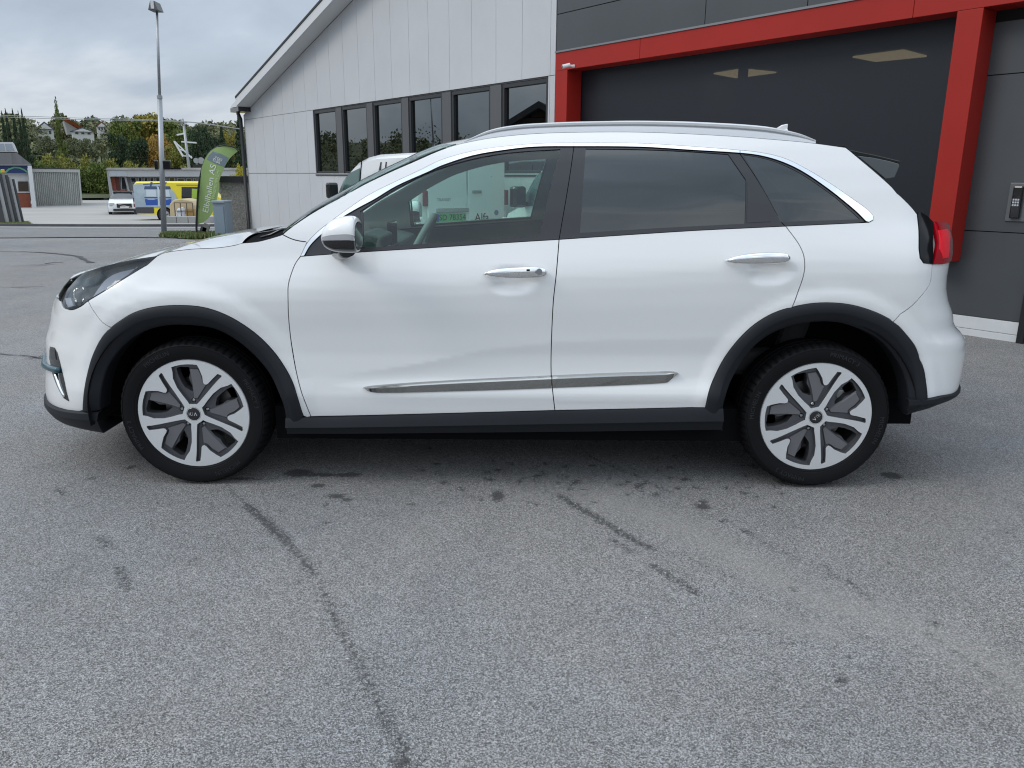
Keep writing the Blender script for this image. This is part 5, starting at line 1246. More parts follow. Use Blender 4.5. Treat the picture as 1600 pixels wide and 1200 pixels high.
def white_van(loc, rz, L, W, H, label, rear_detail=True):
    root = empty('delivery_van', loc, rz, label=label, cat='van')
    pr = [(0, .32), (-.01, .7), (0, 1.05), (.05, H-.22), (.14, H-.04), (.5, H), (L*.44, H-.005), (L*.56, H-.04), (L*.66, H-.11), (L*.745, H-.24), (L*.82, H-.42), (L*.885, 1.03), (L*.955, .93), (L*.99, .78), (L, .5), (L-.03, .28), (L*.5, .26)]
    loft_body(pr, W, 'body', whitep, root)
    for s in (1, -1):
        side_piece('window', [(L*.60, 1.04), (L*.84, 1.02), (L*.765, H-.36), (L*.70, H-.26), (L*.605, H-.20)], W, H, carglass if s == -1 else glass('van_side_glass', (.35, .48, .46), 1.5), root, s)
        side_piece('door_seam', [(L*.592, .4), (L*.596, .4), (L*.596, H-.10), (L*.592, H-.10)], W, H, deepblack, root, s, out=.001)
        side_piece('door_seam', [(L*.34, .4), (L*.344, .4), (L*.344, H-.12), (L*.34, H-.12)], W, H, deepblack, root, s, out=.001)
        side_piece('slide_rail', [(.15, 1.0), (L*.34, 1.0), (L*.34, 1.02), (.15, 1.02)], W, H, greyplast, root, s, out=.001)
        side_piece('side_trim', [(.1, .48), (L*.9, .48), (L*.9, .53), (.1, .53)], W, H, greyplast, root, s, out=.008)
        b = MB(); b.box((L*.80, s*(W/2+.13), 1.12), (.11, .17, .23)); mr_ = b.build('wing_mirror', blackgloss, root, bevel=.03)
        b = MB(); b.bar((L*.81, s*(W/2-.02), 1.04), (L*.805, s*(W/2+.08), 1.05), .05); b.build('mirror_arm', blackgloss, mr_)
        for x in (.62, L-.72): 
            small_wheel(root, x, s*(W/2+.012), .31, s)
            V = []; n_ = 20
            b = MB(); b.tube([(x, s*(W/2+.004), .32), (x, s*(W/2-.2), .32)], .37, 24); b.build('wheel_well', deepblack, root)
        b = MB(); b.box((-.005, s*(W/2-.07), 1.06), (.05, .06, .20)); b.build('tail_light', M('van_red_lamp', (.20, .03, .03), rough=.2, coat=.5), root, bevel=.01)
        b = MB(); b.box((L-.10, s*(W/2-.20), .80), (.16, .25, .15)); b.build('headlight', M('van_headlight', (.55, .57, .6), rough=.15), root, bevel=.02)
    # windscreen
    b = MB(); V = [(L*.886, -W*.42, 1.045), (L*.886, W*.42, 1.045), (L*.80, W*.385, H-.37), (L*.80, -W*.385, H-.37)]
    b.add([(x+.014, y, z+.012) for x, y, z in V]+V, [(0, 1, 2, 3), (4, 7, 6, 5), (0, 4, 5, 1), (1, 5, 6, 2), (2, 6, 7, 3), (3, 7, 4, 0)]); b.build('windscreen', carglass, root)
    # rear doors
    for s in (1, -1):
        b = MB(); b.box((-.006, s*W*.22, .98), (.03, W*.42, 1.10)); dr = b.build('rear_door', whitep, root, bevel=.012)
        b = MB(); b.box((.016, s*W*.205, 1.38), (.05, W*.34, .32)); b.build('door_window', carglass, dr, bevel=.02)
    b = MB(); b.box((-.03, 0, .40), (.12, W*.92, .20)); b.build('rear_bumper', greyplast, root, bevel=.03)
    b = MB(); b.box((-.028, W*.17, .905), (.03, .50, .055)); b.build('plate_lamp_trim', M('chrome_trim_dull', (.45, .46, .46), rough=.3, metal=.6), root, bevel=.01)
    gp_ = M('green_number_plate', (.10, .42, .17), rough=.5); b = MB(); b.box((-.028, W*.19, .81), (.012, .46, .115)); pt = b.build('number_plate', gp_, root, bevel=.003)
    RT = Matrix(((0, 0, -1), (-1, 0, 0), (0, 1, 0)))
    plate_text(pt, 'SD 78354', .105, (-.0355, W*.175, .812), RT, deepblack)
    b = MB(); b.box((-.0345, W*.19+.205, .81), (.002, .035, .10)); b.build('plate_band', M('plate_blue', (.03, .07, .35)), pt)
    b = MB(); b.box((-.030, -W*.10, 1.14), (.03, .15, .035)); b.build('door_handle', M('chrome_trim_dull'), root, bevel=.008)
    plate_text(root, 'TRANSIT', .055, (-.0235, W*.26, 1.04), RT, M('badge_grey', (.25, .25, .26), rough=.4), 'door_lettering')
    plate_text(root, 'Alfa', .15, (-.0235, -W*.16, .80), RT, deepblack, 'door_lettering'); plate_text(root, 'ELEKTRO', .045, (-.0235, -W*.16, .70), RT, M('badge_grey'), 'door_lettering')
    b = MB(); b.tube([(-.0215, -W*.33, .86), (-.026, -W*.33, .86)], .035, 20); b.build('oval_badge', M('oval_badge_blue', (.12, .18, .30), rough=.3), root)
    # sign writing on the flank, a tall letter A with a swept leg
    for poly in ([(L*.42, 1.05), (L*.435, 1.05), (L*.395, H-.12), (L*.39, H-.12)], [(L*.385, 1.05), (L*.393, 1.05), (L*.395, H-.16), (L*.39, H-.12)], [(L*.378, 1.16), (L*.425, 1.19), (L*.422, 1.205), (L*.378, 1.175)]):
        side_piece('side_lettering', poly, W, H, greyplast, root, 1, out=.002)
    return root
# van parked along the hall, tail towards the car
vr = at_Y(660, 300, 7.05); van1 = white_van((vr[0]+.7*math.cos(math.radians(40)), 7.05+.7*math.sin(math.radians(40)), 0), math.radians(127), 2.95, 1.42, 1.64, 'white delivery van with green number plate parked behind the crossover')
s_, _ = hp(770, 300, 1.8); p = HW(s_-3.0, 0, 1.8-.85)
van2 = white_van(p, math.atan2(HU[1], HU[0]), 3.0, 1.66, 1.70, 'white delivery van seen through the crossover window, parked before the dark bay glass')

# ---- yellow van with photo wrap on its rear half
def yv():
    D = 47.0; P0 = at_ground(206, 346); k = kpx(P0)
    view = math.atan2(P0[0]-CAM[0], P0[1]-CAM[1]); L = 146*k*1.03; H = 61*k; W = 1.95; print('yellow van L', L, 'H', H)
    root = empty('yellow_van', (P0[0], P0[1]+W/2, P0[2]), math.radians(14), label='yellow van with a water filter photo on its side standing in the gravel yard', cat='van')
    yel = M('yellow_van_paint', (.80, .66, .03), rough=.35, coat=.5); pale = M('pale_blue_wrap', (.42, .49, .53), rough=.4, col2=(.30, .38, .44), vscale=2.2)
    z1 = H*.42
    pr = [(0, .38), (0, H*.93), (.12, H), (L*.62, H), (L*.75, H*.93), (L*.86, H*.60), (L*.97, H*.50), (L, H*.36), (L, .30)]
    pr = [(0, .38), (0, H*.93), (.12, H-.02), (L*.4, H), (L*.64, H), (L*.72, H*.93), (L*.83, H*.60), (L*.97, H*.50), (L, H*.36), (L-.02, .30), (L*.5, .30)]
    T = dict(tumble=.10, zt=1.2)
    loft_body(pr, W, 'body', yel, root, **T)
    s = -1
    def sp(name, poly, m, out=.004, par=None): return side_piece(name, poly, W, H, m, par or root, s, out=out, **T)
    wr = sp('photo_wrap', [(.01, .75), (L*.42, .75), (L*.415, H*.58), (L*.39, H*.75), (L*.33, H*.88), (L*.25, H*.94), (.02, H*.92)], pale)
    blue = M('wrap_deep_blue', (.03, .09, .38)); navy = M('wrap_navy', (.05, .08, .16)); lite = M('wrap_light', (.55, .62, .66))
    for cx in (.17, .30):
        x = cx*L; w = .42
        sp('filter_print', [(x-w*.75, .85), (x+w*.65, .85), (x+w*.8, 1.28), (x-w*.85, 1.28)], blue, .006, wr); sp('filter_print', [(x-w*.6, 1.30), (x+w*.6, 1.30), (x+w*.55, 1.66), (x-w*.55, 1.66)], lite, .006, wr)
        sp('filter_print', [(x-w*.8, 1.68), (x+w*.8, 1.68), (x+w*.7, 1.84), (x-w*.7, 1.84)], navy, .006, wr)
        sp('filter_print', [(x-.04, 1.84), (x+.05, 1.84), (x+.12, 2.05), (x+.02, 2.07)], navy, .006, wr)
    sp('filter_print', [(L*.225, .8), (L*.243, .8), (L*.25, 1.8), (L*.235, 1.8)], lite, .007, wr); sp('filter_print', [(L*.10, 1.9), (L*.33, 2.0), (L*.33, 2.05), (L*.10, 1.95)], navy, .007, wr)
    sp('side_skirt', [(.02, .42), (L*.18, .42), (L*.18, .74), (.02, .74)], greyplast)
    dw = sp('door_glass', [(L*.46, H*.54), (L*.76, H*.54), (L*.70, H*.80), (L*.66, H*.86), (L*.47, H*.86)], M('yellow_van_glass_edge', (.015, .016, .018), rough=.2), .005)
    sp('pane', [(L*.56, H*.57), (L*.72, H*.57), (L*.67, H*.80), (L*.57, H*.82)], M('hi_vis_cab_green', (.30, .45, .05), rough=.3), .008, dw)
    sp('side_lettering', [(L*.42, H*.895), (L*.66, H*.895), (L*.66, H*.92), (L*.42, H*.92)], M('lettering_olive', (.28, .22, .04)), .003)
    b = MB(); b.box((-.01, -W/2+.09, 1.0), (.10, .13, .48)); tl_ = b.build('tail_light', M('van_red_lamp'), root, bevel=.02); b = MB(); b.box((-.03, -W/2+.085, .98), (.09, .135, .12)); b.build('reversing_lens', lite, tl_)
    b = MB(); b.box((-.02, 0, .52), (.12, W*.95, .26)); b.build('rear_bumper', M('black_post'), root, bevel=.03)
    b = MB(); b.box((L*.76, -W/2-.16, H*.60), (.12, .16, .30)); b.build('wing_mirror', blackgloss, root, bevel=.03)
    for x in (L*.285, L*.84):
        b = MB(); b.tube([(x, -W/2-.002, .34), (x, -W/2+.2, .34)], .42, 24); b.build('wheel_well', deepblack, root)
        for s_ in (1, -1): small_wheel(root, x, s_*(W/2+.02), .34, s_)
yv()
# ---- white saloon facing the camera
def saloon():
    P0 = at_ground(196, 336.5); root = empty('saloon_car', tuple(P0), math.radians(-64), label='white saloon with black grille behind the yellow van', cat='car')
    L, W, H = 4.6, 1.85, 1.43
    loft_body([(-4.5, .30), (-4.55, .75), (-4.4, .98), (-3.6, 1.02), (-1.3, .98), (-.5, .88), (-.08, .72), (0, .45), (-.05, .22), (-2.2, .20)], W, 'body', whitep, root, tumble=.1, zt=.6)
    cb = loft_body([(-4.0, .95), (-3.4, 1.33), (-2.6, 1.43), (-2.1, 1.42), (-1.25, .95)], W*.88, 'cabin', M('dark_car_glass'), root, tumble=.25, zt=.95)
    b = MB(); b.add([(-3.3, -.58, 1.36), (-3.3, .58, 1.36), (-2.55, .62, 1.445), (-2.05, .60, 1.435), (-2.05, -.60, 1.435), (-2.55, -.62, 1.445)], [(0, 1, 2, 5), (5, 2, 3, 4)]); b.build('roof', whitep, cb)
    b = MB(); b.box((-.02, 0, .60), (.08, .86, .26)); gr_ = b.build('grille', blackgloss, root, bevel=.02); b = MB(); b.bar((.026, -.36, .70), (.026, .36, .50), .02, .03); b.build('grille_bar', chrome, gr_)
    b = MB(); b.box((-.01, 0, .34), (.08, 1.3, .14)); b.build('lower_intake', blackgloss, root, bevel=.02)
    b = MB(); b.box((.035, 0, .50), (.02, .50, .11)); b.build('number_plate', M('plate_white', (.7, .7, .7)), root)
    for s in (1, -1):
        b = MB(); b.box((-.17, s*.72, .70), (.24, .30, .14), Matrix.Rotation(s*-.35, 3, 'Z')); b.build('headlight', M('van_headlight'), root, bevel=.02)
        b = MB(); b.box((-1.55, s*1.02, 1.0), (.12, .20, .13)); b.build('wing_mirror', blackgloss, root, bevel=.02)
        for x in (-.85, -3.7): small_wheel(root, x, s*(W/2+.005), .34, s)
saloon()

# ================================================================== YARD, STREET FURNITURE
galv = M('galvanised_steel', (.34, .36, .38), rough=.45, metal=.6, var=.08, vscale=3)
def up(p): return Vector((p[0], p[1], p[2]))
# lamp post
pb = at_ground(256.5, 366.5); D_ = math.hypot(pb[0]-CAM[0], pb[1]-CAM[1]); pt_ = at_D(245, 12, D_); hgt = float(pt_[2]-pb[2]); lean = Vector(((pt_[0]-pb[0])*.0, 0, 0))
lp = empty('lamp_post', tuple(pb), label='tall grey street lamp post standing on the grass verge by the road', cat='lamp post')
dx = float(pt_[0]-pb[0]); dy = float(pt_[1]-pb[1]); zj = float(at_D(249, 152, D_)[2]-pb[2])
print('lamp post', D_, hgt, dx, dy)
o = MB().tube([(0, 0, 0), (dx*zj/hgt, dy*zj/hgt, zj)], [.080, .068], 16).build('lower_pole', galv, lp, smooth=True)
MB().tube([(dx*zj/hgt, dy*zj/hgt, zj), (dx, dy, hgt)], [.042, .034], 16).build('upper_pole', galv, lp, smooth=True)
MB().tube([(dx*zj/hgt, dy*zj/hgt, zj-.04), (dx*zj/hgt, dy*zj/hgt, zj+.05)], .075, 16).build('pole_collar', galv, lp)
b = MB(); b.prism([(-.14, -.16), (.14, -.16), (.06, .08), (-.06, .08)], lambda u, v, w: (dx+u, dy+w, hgt+v+.05), -.28, .12); hd = b.build('lamp_head', M('lamp_head_grey', (.10, .105, .11), rough=.5), lp, bevel=.01)
b = MB(); b.box((dx, dy-.285, hgt+.02), (.09, .02, .20)); b.build('lamp_bracket', M('white_barge_board'), hd)
b = MB(); pz = float(at_D(256, 258, D_)[2]-pb[2]); b.box((dx*pz/hgt+.16, dy*pz/hgt, pz), (.22, .12, .26)); b.build('sign_back', blackgloss, lp, bevel=.02)
b = MB(); b.box((dx*pz/hgt-.16, dy*pz/hgt, pz), (.10, .10, .26)); b.build('sign_back', blackgloss, lp, bevel=.02)
b = MB(); b.box((dx*pz/hgt+.38, dy*pz/hgt, pz-.10), (.36, .06, .05)); b.build('sign_arm', blackgloss, lp)
# feather flag
def flag():
    base = at_ground(307.5, 370); Df = math.hypot(base[0]-CAM[0], base[1]-CAM[1]); Yf = base[1]
    root = empty('feather_flag', tuple(base), label='green feather flag with white lettering standing on the verge', cat='flag')
    def q(px, py, dy=0.0): p = at_Y(px, py, Yf)-base; return (float(p[0]), float(dy), float(p[2]))
    pole = [(307.5, 370), (307, 350), (308.3, 320), (310, 293), (313, 275), (317.5, 257), (325, 242), (334, 233), (346, 227.8), (358, 227.8), (367, 230.8), (372, 235)]
    edge = [(365.5, 240.5), (358, 249.5), (352, 261.5), (346.5, 275), (343.8, 284), (343, 296), (340, 308), (335.5, 323), (328, 336.5), (319, 345.5), (308.5, 350.5)]
    P = spline([q(*p)[::2] for p in pole], n=5, corner=180); MB().tube([(x, 0, z) for x, z in P], list(np.linspace(.030, .016, 8)), 8).build('flag_pole', M('black_carbon_pole', (.01, .01, .012), rough=.5), root, smooth=True)
    sl = spline([q(*p)[::2] for p in pole[1:]], n=4, corner=180)+spline([q(*p)[::2] for p in edge], n=4, corner=180)
    wave = lambda x, z: .05*math.sin(2.3*z+1.4*x)+.02*math.sin(6*x)
    def cloth(name, poly, mat, off, th, par):
        Pp, Fc = tri(dens(inset(dens(poly, .1), 0), .1), [], .09); f = MB(); V = [(x, wave(x, z)-off, z) for x, z in Pp]; V2 = [(x, wave(x, z)-off+th, z) for x, z in Pp]
        f.add(V, Fc); f.add(V2, [c[::-1] for c in Fc]); o = link(name, f.me(name, True), mat, par); return o
    green = M('flag_green_cloth', (.22, .34, .12), rough=.85, col2=(.33, .45, .17), vscale=.9, detail=2); c = cloth('flag_cloth', sl, green, 0, .004, root)
    cloth('grey_band', [q(*p)[::2] for p in [(333.5, 236.5), (345, 240), (357.5, 246.5), (352, 261), (340, 257), (324, 249.5), (327, 243)]], M('flag_grey_print', (.17, .215, .24), rough=.85), .004, .001, c)
    def wr(txt, p0, p1, hpx, mat):
        a = q(*p0); b_ = q(*p1); d = Vector((b_[0]-a[0], 0, b_[2]-a[2])); k = kpx(base)
        tm = text_mesh(txt, hpx*k, .0015); xs_ = [v.co.x for v in tm.vertices]; w0 = max(xs_)-min(xs_); sc = d.length/w0; ang = math.atan2(d.z, d.x); cx = (a[0]+b_[0])/2; cz = (a[2]+b_[2])/2; mid = (max(xs_)+min(xs_))/2
        for v in tm.vertices:
            u, w, e_ = (v.co.x-mid)*sc, v.co.y, v.co.z; x = cx+u*math.cos(ang)-w*math.sin(ang); z = cz+u*math.sin(ang)+w*math.cos(ang); v.co = (x, wave(x, z)-.0075-e_, z)
        link('flag_lettering', tm, mat, c)
    wt = M('flag_white_print', (.72, .75, .70), rough=.85)
    wr('Elbilhallen AS', (320, 331.5), (335.5, 257.5), 13, wt); wr('Velkommen inn!', (332, 312), (343.5, 266), 9.5, M('flag_pale_print', (.50, .62, .32), rough=.85))
    wr('VI KAN', (336.5, 245.5), (348, 250.5), 6.0, wt); wr('ELBIL', (334.5, 249.5), (346.5, 254.8), 7.0, wt)
    b = MB(); b.box((.45, -.1, .05), (.9, .5, .10)); b.build('foot_slab', M('foot_stone', (.22, .20, .17), rough=.95), root, bevel=.02)
    for px, py, px1, py1, c_ in ((309.5, 365, 312.5, 356, (.05, .05, .055)), (314, 363.5, 317.5, 351, (.25, .24, .24))):
        b = MB(); b.bar(q(px, py, .3), q(px1, py1, .3), .05, .16)
        b.build('ground_spike', M('spike_%d' % int(c_[0]*100), c_, rough=.6), root)
flag()
# pebble-dashed concrete shed with dark cap
def box_between(name, px0, px1, pyb, pyt, depth, mat, parent=None, Y=None, dy=0.0, build=True, dz0=0.0):
    p = at_ground((px0+px1)/2, pyb) if Y is None else np.array([0, Y, 0]); Yb = p[1]
    a = at_Y(px0, pyb, Yb); c = at_Y(px1, pyb, Yb); t = at_Y((px0+px1)/2, pyt, Yb); z0 = ground_z((a[0]+c[0])/2, Yb)-dz0 if Y is None else at_Y((px0+px1)/2, pyb, Yb)[2]
    return a[0], c[0], Yb, Yb+depth, z0, t[2]
sb = at_ground(345, 369); SYb = sb[1]
x0, _, z_ = at_Y(343.5, 285, SYb); x1 = at_Y(402, 285, SYb)[0]; zt1 = at_Y(345, 284.5, SYb)[2]; zt2 = at_Y(345, 275, SYb)[2]; xc = at_Y(332, 280, SYb)[0]
shed = empty('concrete_shed', (x0, SYb, sb[2]), label='pebble-dashed grey shed with a flat black cap beside the hall corner', cat='shed')
peb = M('pebble_dash', (.20, .195, .175), rough=.95, col2=(.42, .40, .36), vscale=28, detail=2, bump=.8, bscale=40, bdist=.03)
def child_world(o, root): o.parent = root; o.matrix_parent_inverse = Matrix.Translation(-root.location); return o
b = MB(); b.bbox(x0, x1, SYb, SYb+3.2, sb[2]-.3, zt1); child_world(b.build('wall', peb), shed)
b = MB(); b.bbox(xc, x1+.1, SYb-.15, SYb+3.4, zt1, zt2); child_world(b.build('roof_cap', M('black_roof_cap', (.022, .022, .023), rough=.7), bevel=.01), shed)
# grey-blue utility cabinet
cb = at_ground(346, 372); k = kpx(cb); cab = empty('utility_cabinet', tuple(cb), label='light blue-grey utility cabinet in front of the pebble-dashed shed', cat='cabinet')
w1 = 19*k; h1 = 54*k; cm = M('cabinet_blue_grey', (.25, .31, .36), rough=.5, var=.06, vscale=2)
b = MB(); b.box((.0, .25, h1/2), (w1, .5, h1)); child = b.build('cabinet_body', cm, cab, bevel=.01)
b = MB(); b.box((-.005, -.012, h1*.46), (w1*.82, .03, h1*.84)); b.build('cabinet_door', M('cabinet_door_grey', (.22, .28, .33), rough=.5), child, bevel=.006); b = MB(); b.box((-w1*.02, .25, h1+.02), (w1*1.12, .6, .05)); b.build('cabinet_lid', M('cabinet_lid', (.30, .35, .39), rough=.5), child, bevel=.01)
b = MB(); b.box((-w1*.62, .6, h1*.42), (w1*.42, .45, h1*.80)); b.build('cabinet_wing', M('cabinet_pale', (.45, .48, .50), rough=.6), cab, bevel=.01)
# tank in a cage, white sacks, low concrete wall
tk = at_ground(285, 350); k = kpx(tk)
lw = empty('concrete_barrier', tuple(tk), label='low concrete barrier blocks at the yard edge in front of the yellow van', cat='barrier')
cm2 = M('pale_concrete', (.30, .30, .29), rough=.95, var=.12, vscale=1.5)
for i in range(4):
    xa = at_Y(260+18*i, 350, tk[1])[0]-tk[0]; xb = at_Y(277.3+18*i, 350, tk[1])[0]-tk[0]; b = MB(); b.bbox(xa, xb, -.1, .35, -.05, 11.5*k); b.build('concrete_block', cm2, lw, bevel=.02)
tb = tk+np.array([0, 1.6, 0]); tb[2] = ground_z(tb[0], tb[1]); X0 = at_Y(264, 330, tb[1])[0]; X1 = at_Y(306, 330, tb[1])[0]; ZT = at_Y(285, 310.5, tb[1])[2]
tan = M('tan_tank_plastic', (.50, .40, .24), rough=.6, var=.1, vscale=1.5)
rt_ = empty('caged_tank', (X0, tb[1], tb[2]), label='tan rounded tank in a thin cage behind the concrete barrier', cat='tank')
def lb(m, x0, x1, y0, y1, z0, z1): m.bbox(x0-X0, x1-X0, y0-tb[1], y1-tb[1], z0-tb[2], z1-tb[2]); return m
pr = [(0, 0), (X1-X0, 0), (X1-X0, (ZT-tb[2])*.72), ((X1-X0)*.86, (ZT-tb[2])*.93), ((X1-X0)*.5, ZT-tb[2]), ((X1-X0)*.22, (ZT-tb[2])*.96), (.06, (ZT-tb[2])*.78)]
b = MB(); b.prism(pr, lambda u, v, w: (u, w, v), 0, 1.3); b.build('tank', tan, rt_, bevel=.06)
b = MB(); H_ = (ZT-tb[2]); x_a = (X1-X0)*.33
for x in np.linspace(x_a, X1-X0, 4): b.bar((x, -.35, .1), (x, -.35, H_*.84), .035)
for z in (.3, H_*.5, H_*.84): b.bar((x_a, -.35, z), (X1-X0, -.35, z), .035)
b.build('cage', M('cage_brown', (.10, .085, .06), rough=.7), rt_)
for i, (a, w, h) in enumerate(((.52, .55, .62),)):
    sk = empty('rubbish_sack', (X0+(X1-X0)*a, tb[1]-.15, tb[2]), label='white filled sack standing in front of the tan tank', cat='sack')
    me = bpy.data.meshes.new('sack'); bm = bmesh.new(); bmesh.ops.create_icosphere(bm, subdivisions=3, radius=1)
    for v in bm.verts: v.co = Vector((v.co.x*w*.55*(1+.12*math.sin(7*v.co.z+3*v.co.x)), v.co.y*.2*(1+.1*math.sin(9*v.co.x)), (v.co.z*.5+.5)*h*1.25*(1+.05*math.sin(8*v.co.x))))
    bm.to_mesh(me); bm.free(); me.polygons.foreach_set('use_smooth', [True]*len(me.polygons)); link('sack_body', me, M('white_sack', (.55, .56, .60), rough=.7, var=.2, vscale=6), sk)
bx = empty('cardboard_box', (X0+(X1-X0)*.86, tb[1]-.2, tb[2]), label='small orange-brown box beside the white sack', cat='box'); b = MB(); b.box((0, 0, .45), (.5, .16, .5)); b.build('box_body', M('orange_card', (.45, .28, .10), rough=.8), bx)
# stack of gate panels at the far left
gb = at_ground(14, 351.5); kg = kpx(gb)
gm = [M('gate_panel_grey', (.30, .31, .315), rough=.6), M('gate_panel_dark', (.045, .048, .052), rough=.5), M('gate_panel_slate', (.17, .175, .18), rough=.6)]
gp_ = empty('gate_panels', tuple(gb), label='upright grey and black gate panels leaning in a row at the yard entrance', cat='gate')
for i, (px0, px1, top, bot, m_) in enumerate([(-9, 3, 271, 350, 1), (3, 8.5, 271, 350, 0), (8.5, 12, 272.5, 350, 1), (11, 16.5, 272, 350.5, 2), (16.3, 21, 275, 350.5, 1), (20.5, 25, 277, 350, 0), (25, 28.5, 280, 349.5, 1)]):
    lean = (6.0*kg); xa, xb = (px0-14)*kg, (px1-14)*kg; h = (bot-top)*kg; y = .035*i
    b = MB(); b.add([(xa+lean, y, -.05), (xb+lean, y, -.05), (xb, y, h), (xa, y, h), (xa+lean, y+.03, -.05), (xb+lean, y+.03, -.05), (xb, y+.03, h), (xa, y+.03, h)], [(0, 1, 2, 3), (4, 7, 6, 5), (0, 4, 5, 1), (1, 5, 6, 2), (2, 6, 7, 3), (3, 7, 4, 0)]); b.build('gate_panel', gm[m_], gp_)
b = MB(); b.tube([(-4.5*kg, .4, 79*kg), (-4.5*kg, .4, 84*kg)], 2.2*kg, 12); b.build('warning_lamp', M('amber_lamp', (.75, .42, .04), rough=.3), gp_, bevel=.02)


# ================================================================== BUILDINGS ACROSS THE ROAD
def bld_box(m, px0, px1, y0, y1, pyt, pyb, Y, zt=None, zb=None):
    xa = at_Y(px0, pyb, Y)[0]; xb = at_Y(px1, pyb, Y)[0]; z1 = at_Y((px0+px1)/2, pyt, Y)[2]; z0 = at_Y((px0+px1)/2, pyb, Y)[2]
    m.bbox(xa, xb, Y+y0, Y+y1, z0, z1); return m
def world_child(o, root): o.parent = root; o.matrix_parent_inverse = (Matrix.Translation(root.location)).inverted(); return o
brick = M('red_brickwork', (.24, .075, .045), rough=.9, var=.2, vscale=5); whitew = M('white_render', (.60, .61, .61), rough=.8, var=.05, vscale=.5)
FR = {}
def frame(P, px):
    d = ray(px, 300); v = np.array([d[0], d[1], 0]); v /= np.linalg.norm(v); FR['P'] = np.array([P[0], P[1], 0.0]); FR['v'] = v; FR['u'] = np.array([v[1], -v[0], 0])
def fpt(px, py, off=0.0):
    d = ray(px, py); v = FR['v']; t = ((FR['P']+v*off-CAM)@v)/(d@v); return CAM+d*t
def floc(P, off): return tuple(P+FR['v']*off)
def PX(m, pts, off, th):
    P = [fpt(x, y, off) for x, y in pts]; n = len(P)
    return m.add([tuple(p) for p in P]+[tuple(p+FR['v']*th) for p in P], [tuple(range(n-1, -1, -1)), tuple(range(n, 2*n))]+[(i, (i+1) % n, n+(i+1) % n, n+i) for i in range(n)])
A_ = at_ground(40, 325); YA = 0.0; frame(A_, 62); sh = empty('shop_building', tuple(A_), label='low shop with blue sign band, grey roof and brick base at the far left', cat='building')
b = MB(); PX(b, [(-60, 262), (42, 262), (47, 285), (47, 328), (-60, 328)], YA+.15, 8); world_child(b.build('wall', whitew), sh)
b = MB(); PX(b, [(-60, 238.5), (26, 238.5), (48.5, 256.5), (-60, 256.5)], YA-.6, 9); world_child(b.build('roof', M('grey_seam_roof', (.15, .15, .155), rough=.6, var=.2, vscale=1.2, stretch=(4, .2, .2))), sh)
b = MB(); PX(b, [(-60, 256.8), (48, 256.8), (48.3, 258.5), (-60, 258.5)], YA-.62, .2); world_child(b.build('eaves_board', M('eaves_grey', (.25, .25, .26))), sh)
b = MB(); PX(b, [(-60, 222), (20, 222), (26.5, 237), (-60, 237)], YA+1.4, 5); sk_ = world_child(b.build('skylight', M('white_barge_board')), sh)
b = MB(); PX(b, [(-60, 224.5), (6, 224.5), (8, 235), (-60, 235)], YA+1.37, .05); PX(b, [(8, 224.5), (18, 224.5), (22.5, 235), (10, 235)], YA+1.37, .05); o = b.build('pane', M('skylight_pane', (.34, .38, .42), rough=.2), sk_)
b = MB(); PX(b, [(-60, 259), (42.5, 259), (42.5, 270.5), (-60, 270.5)], YA-.35, .3); sg = world_child(b.build('sign_band', M('deep_blue_sign', (.010, .028, .13), rough=.4)), sh)
def arcpx(cx, cy, rx, ry, a0, a1, n=10): return [(cx+rx*math.cos(math.radians(a)), cy+ry*math.sin(math.radians(a))) for a in np.linspace(a0, a1, n)]
b = MB(); b.tube([tuple(fpt(x, y, YA-.38)) for x, y in [(8, 270), (14, 264.5), (22, 261.5), (30, 262), (38, 265.5), (42.5, 269)]], .07, 6); o = b.build('sign_swoosh', M('swoosh_green', (.12, .35, .22)), sg)
b = MB(); PX(b, [(-4, 270), (-4, 263), (1, 265), (3.5, 270)], YA-.40, .04); o = b.build('sign_leaf', M('leaf_green', (.20, .48, .12)), sg)
b = MB(); PX(b, [(-60, 301), (47, 301), (48.5, 325.5), (-60, 325.5)], YA+.02, .3); world_child(b.build('brick_base', brick), sh)
b = MB(); PX(b, [(-60, 299.5), (46.5, 299.5), (46.5, 301), (-60, 301)], YA-.05, .4); world_child(b.build('sill', whitew), sh)
b = MB(); PX(b, [(-60, 283.5), (1, 283.5), (1, 299.5), (-60, 299.5)], YA+.05, .1); world_child(b.build('window', carglass), sh)
b = MB(); PX(b, [(28, 283.5), (43.5, 283.5), (45, 299.5), (29, 299.5)], YA+.05, .1); world_child(b.build('window', M('brown_dim_glass', (.06, .045, .035), rough=.15)), sh)
b = MB(); PX(b, [(43, 259), (49.5, 259), (57, 325.5), (50, 325.5)], YA-.7, .9); world_child(b.build('corner_pier', whitew), sh)
# corrugated shed
C_ = at_ground(90, 323); YC_ = 1.5; frame(C_, 135); cs = empty('corrugated_container', tuple(C_), label='grey corrugated metal container beside the shop', cat='container')
cor = M('weathered_corrugated_steel', (.40, .41, .385), rough=.6, var=.13, vscale=.9, stretch=(3, 1, .3))
n_ = 24; P = []
for i in range(n_):
    for du, dy in ((0, 0), (.35, 0), (.5, .10), (.85, .10)): P.append(((i+du)/n_, dy))
P.append((1, 0)); V = []
for u, dy in P: V += [tuple(fpt(57+70*u, 323.5, YC_+dy)), tuple(fpt(51+71.5*u, 268, YC_+dy))]
b = MB(); b.add(V, [(2*i, 2*i+1, 2*i+3, 2*i+2) for i in range(len(P)-1)]); world_child(b.build('corrugated_side', cor), cs)
b = MB(); PX(b, [(50, 263.5), (124.5, 264.5), (124.5, 269.5), (51, 268.5)], YC_-.06, 5.5); world_child(b.build('top_rail', M('container_rail', (.42, .43, .41), rough=.6)), cs)
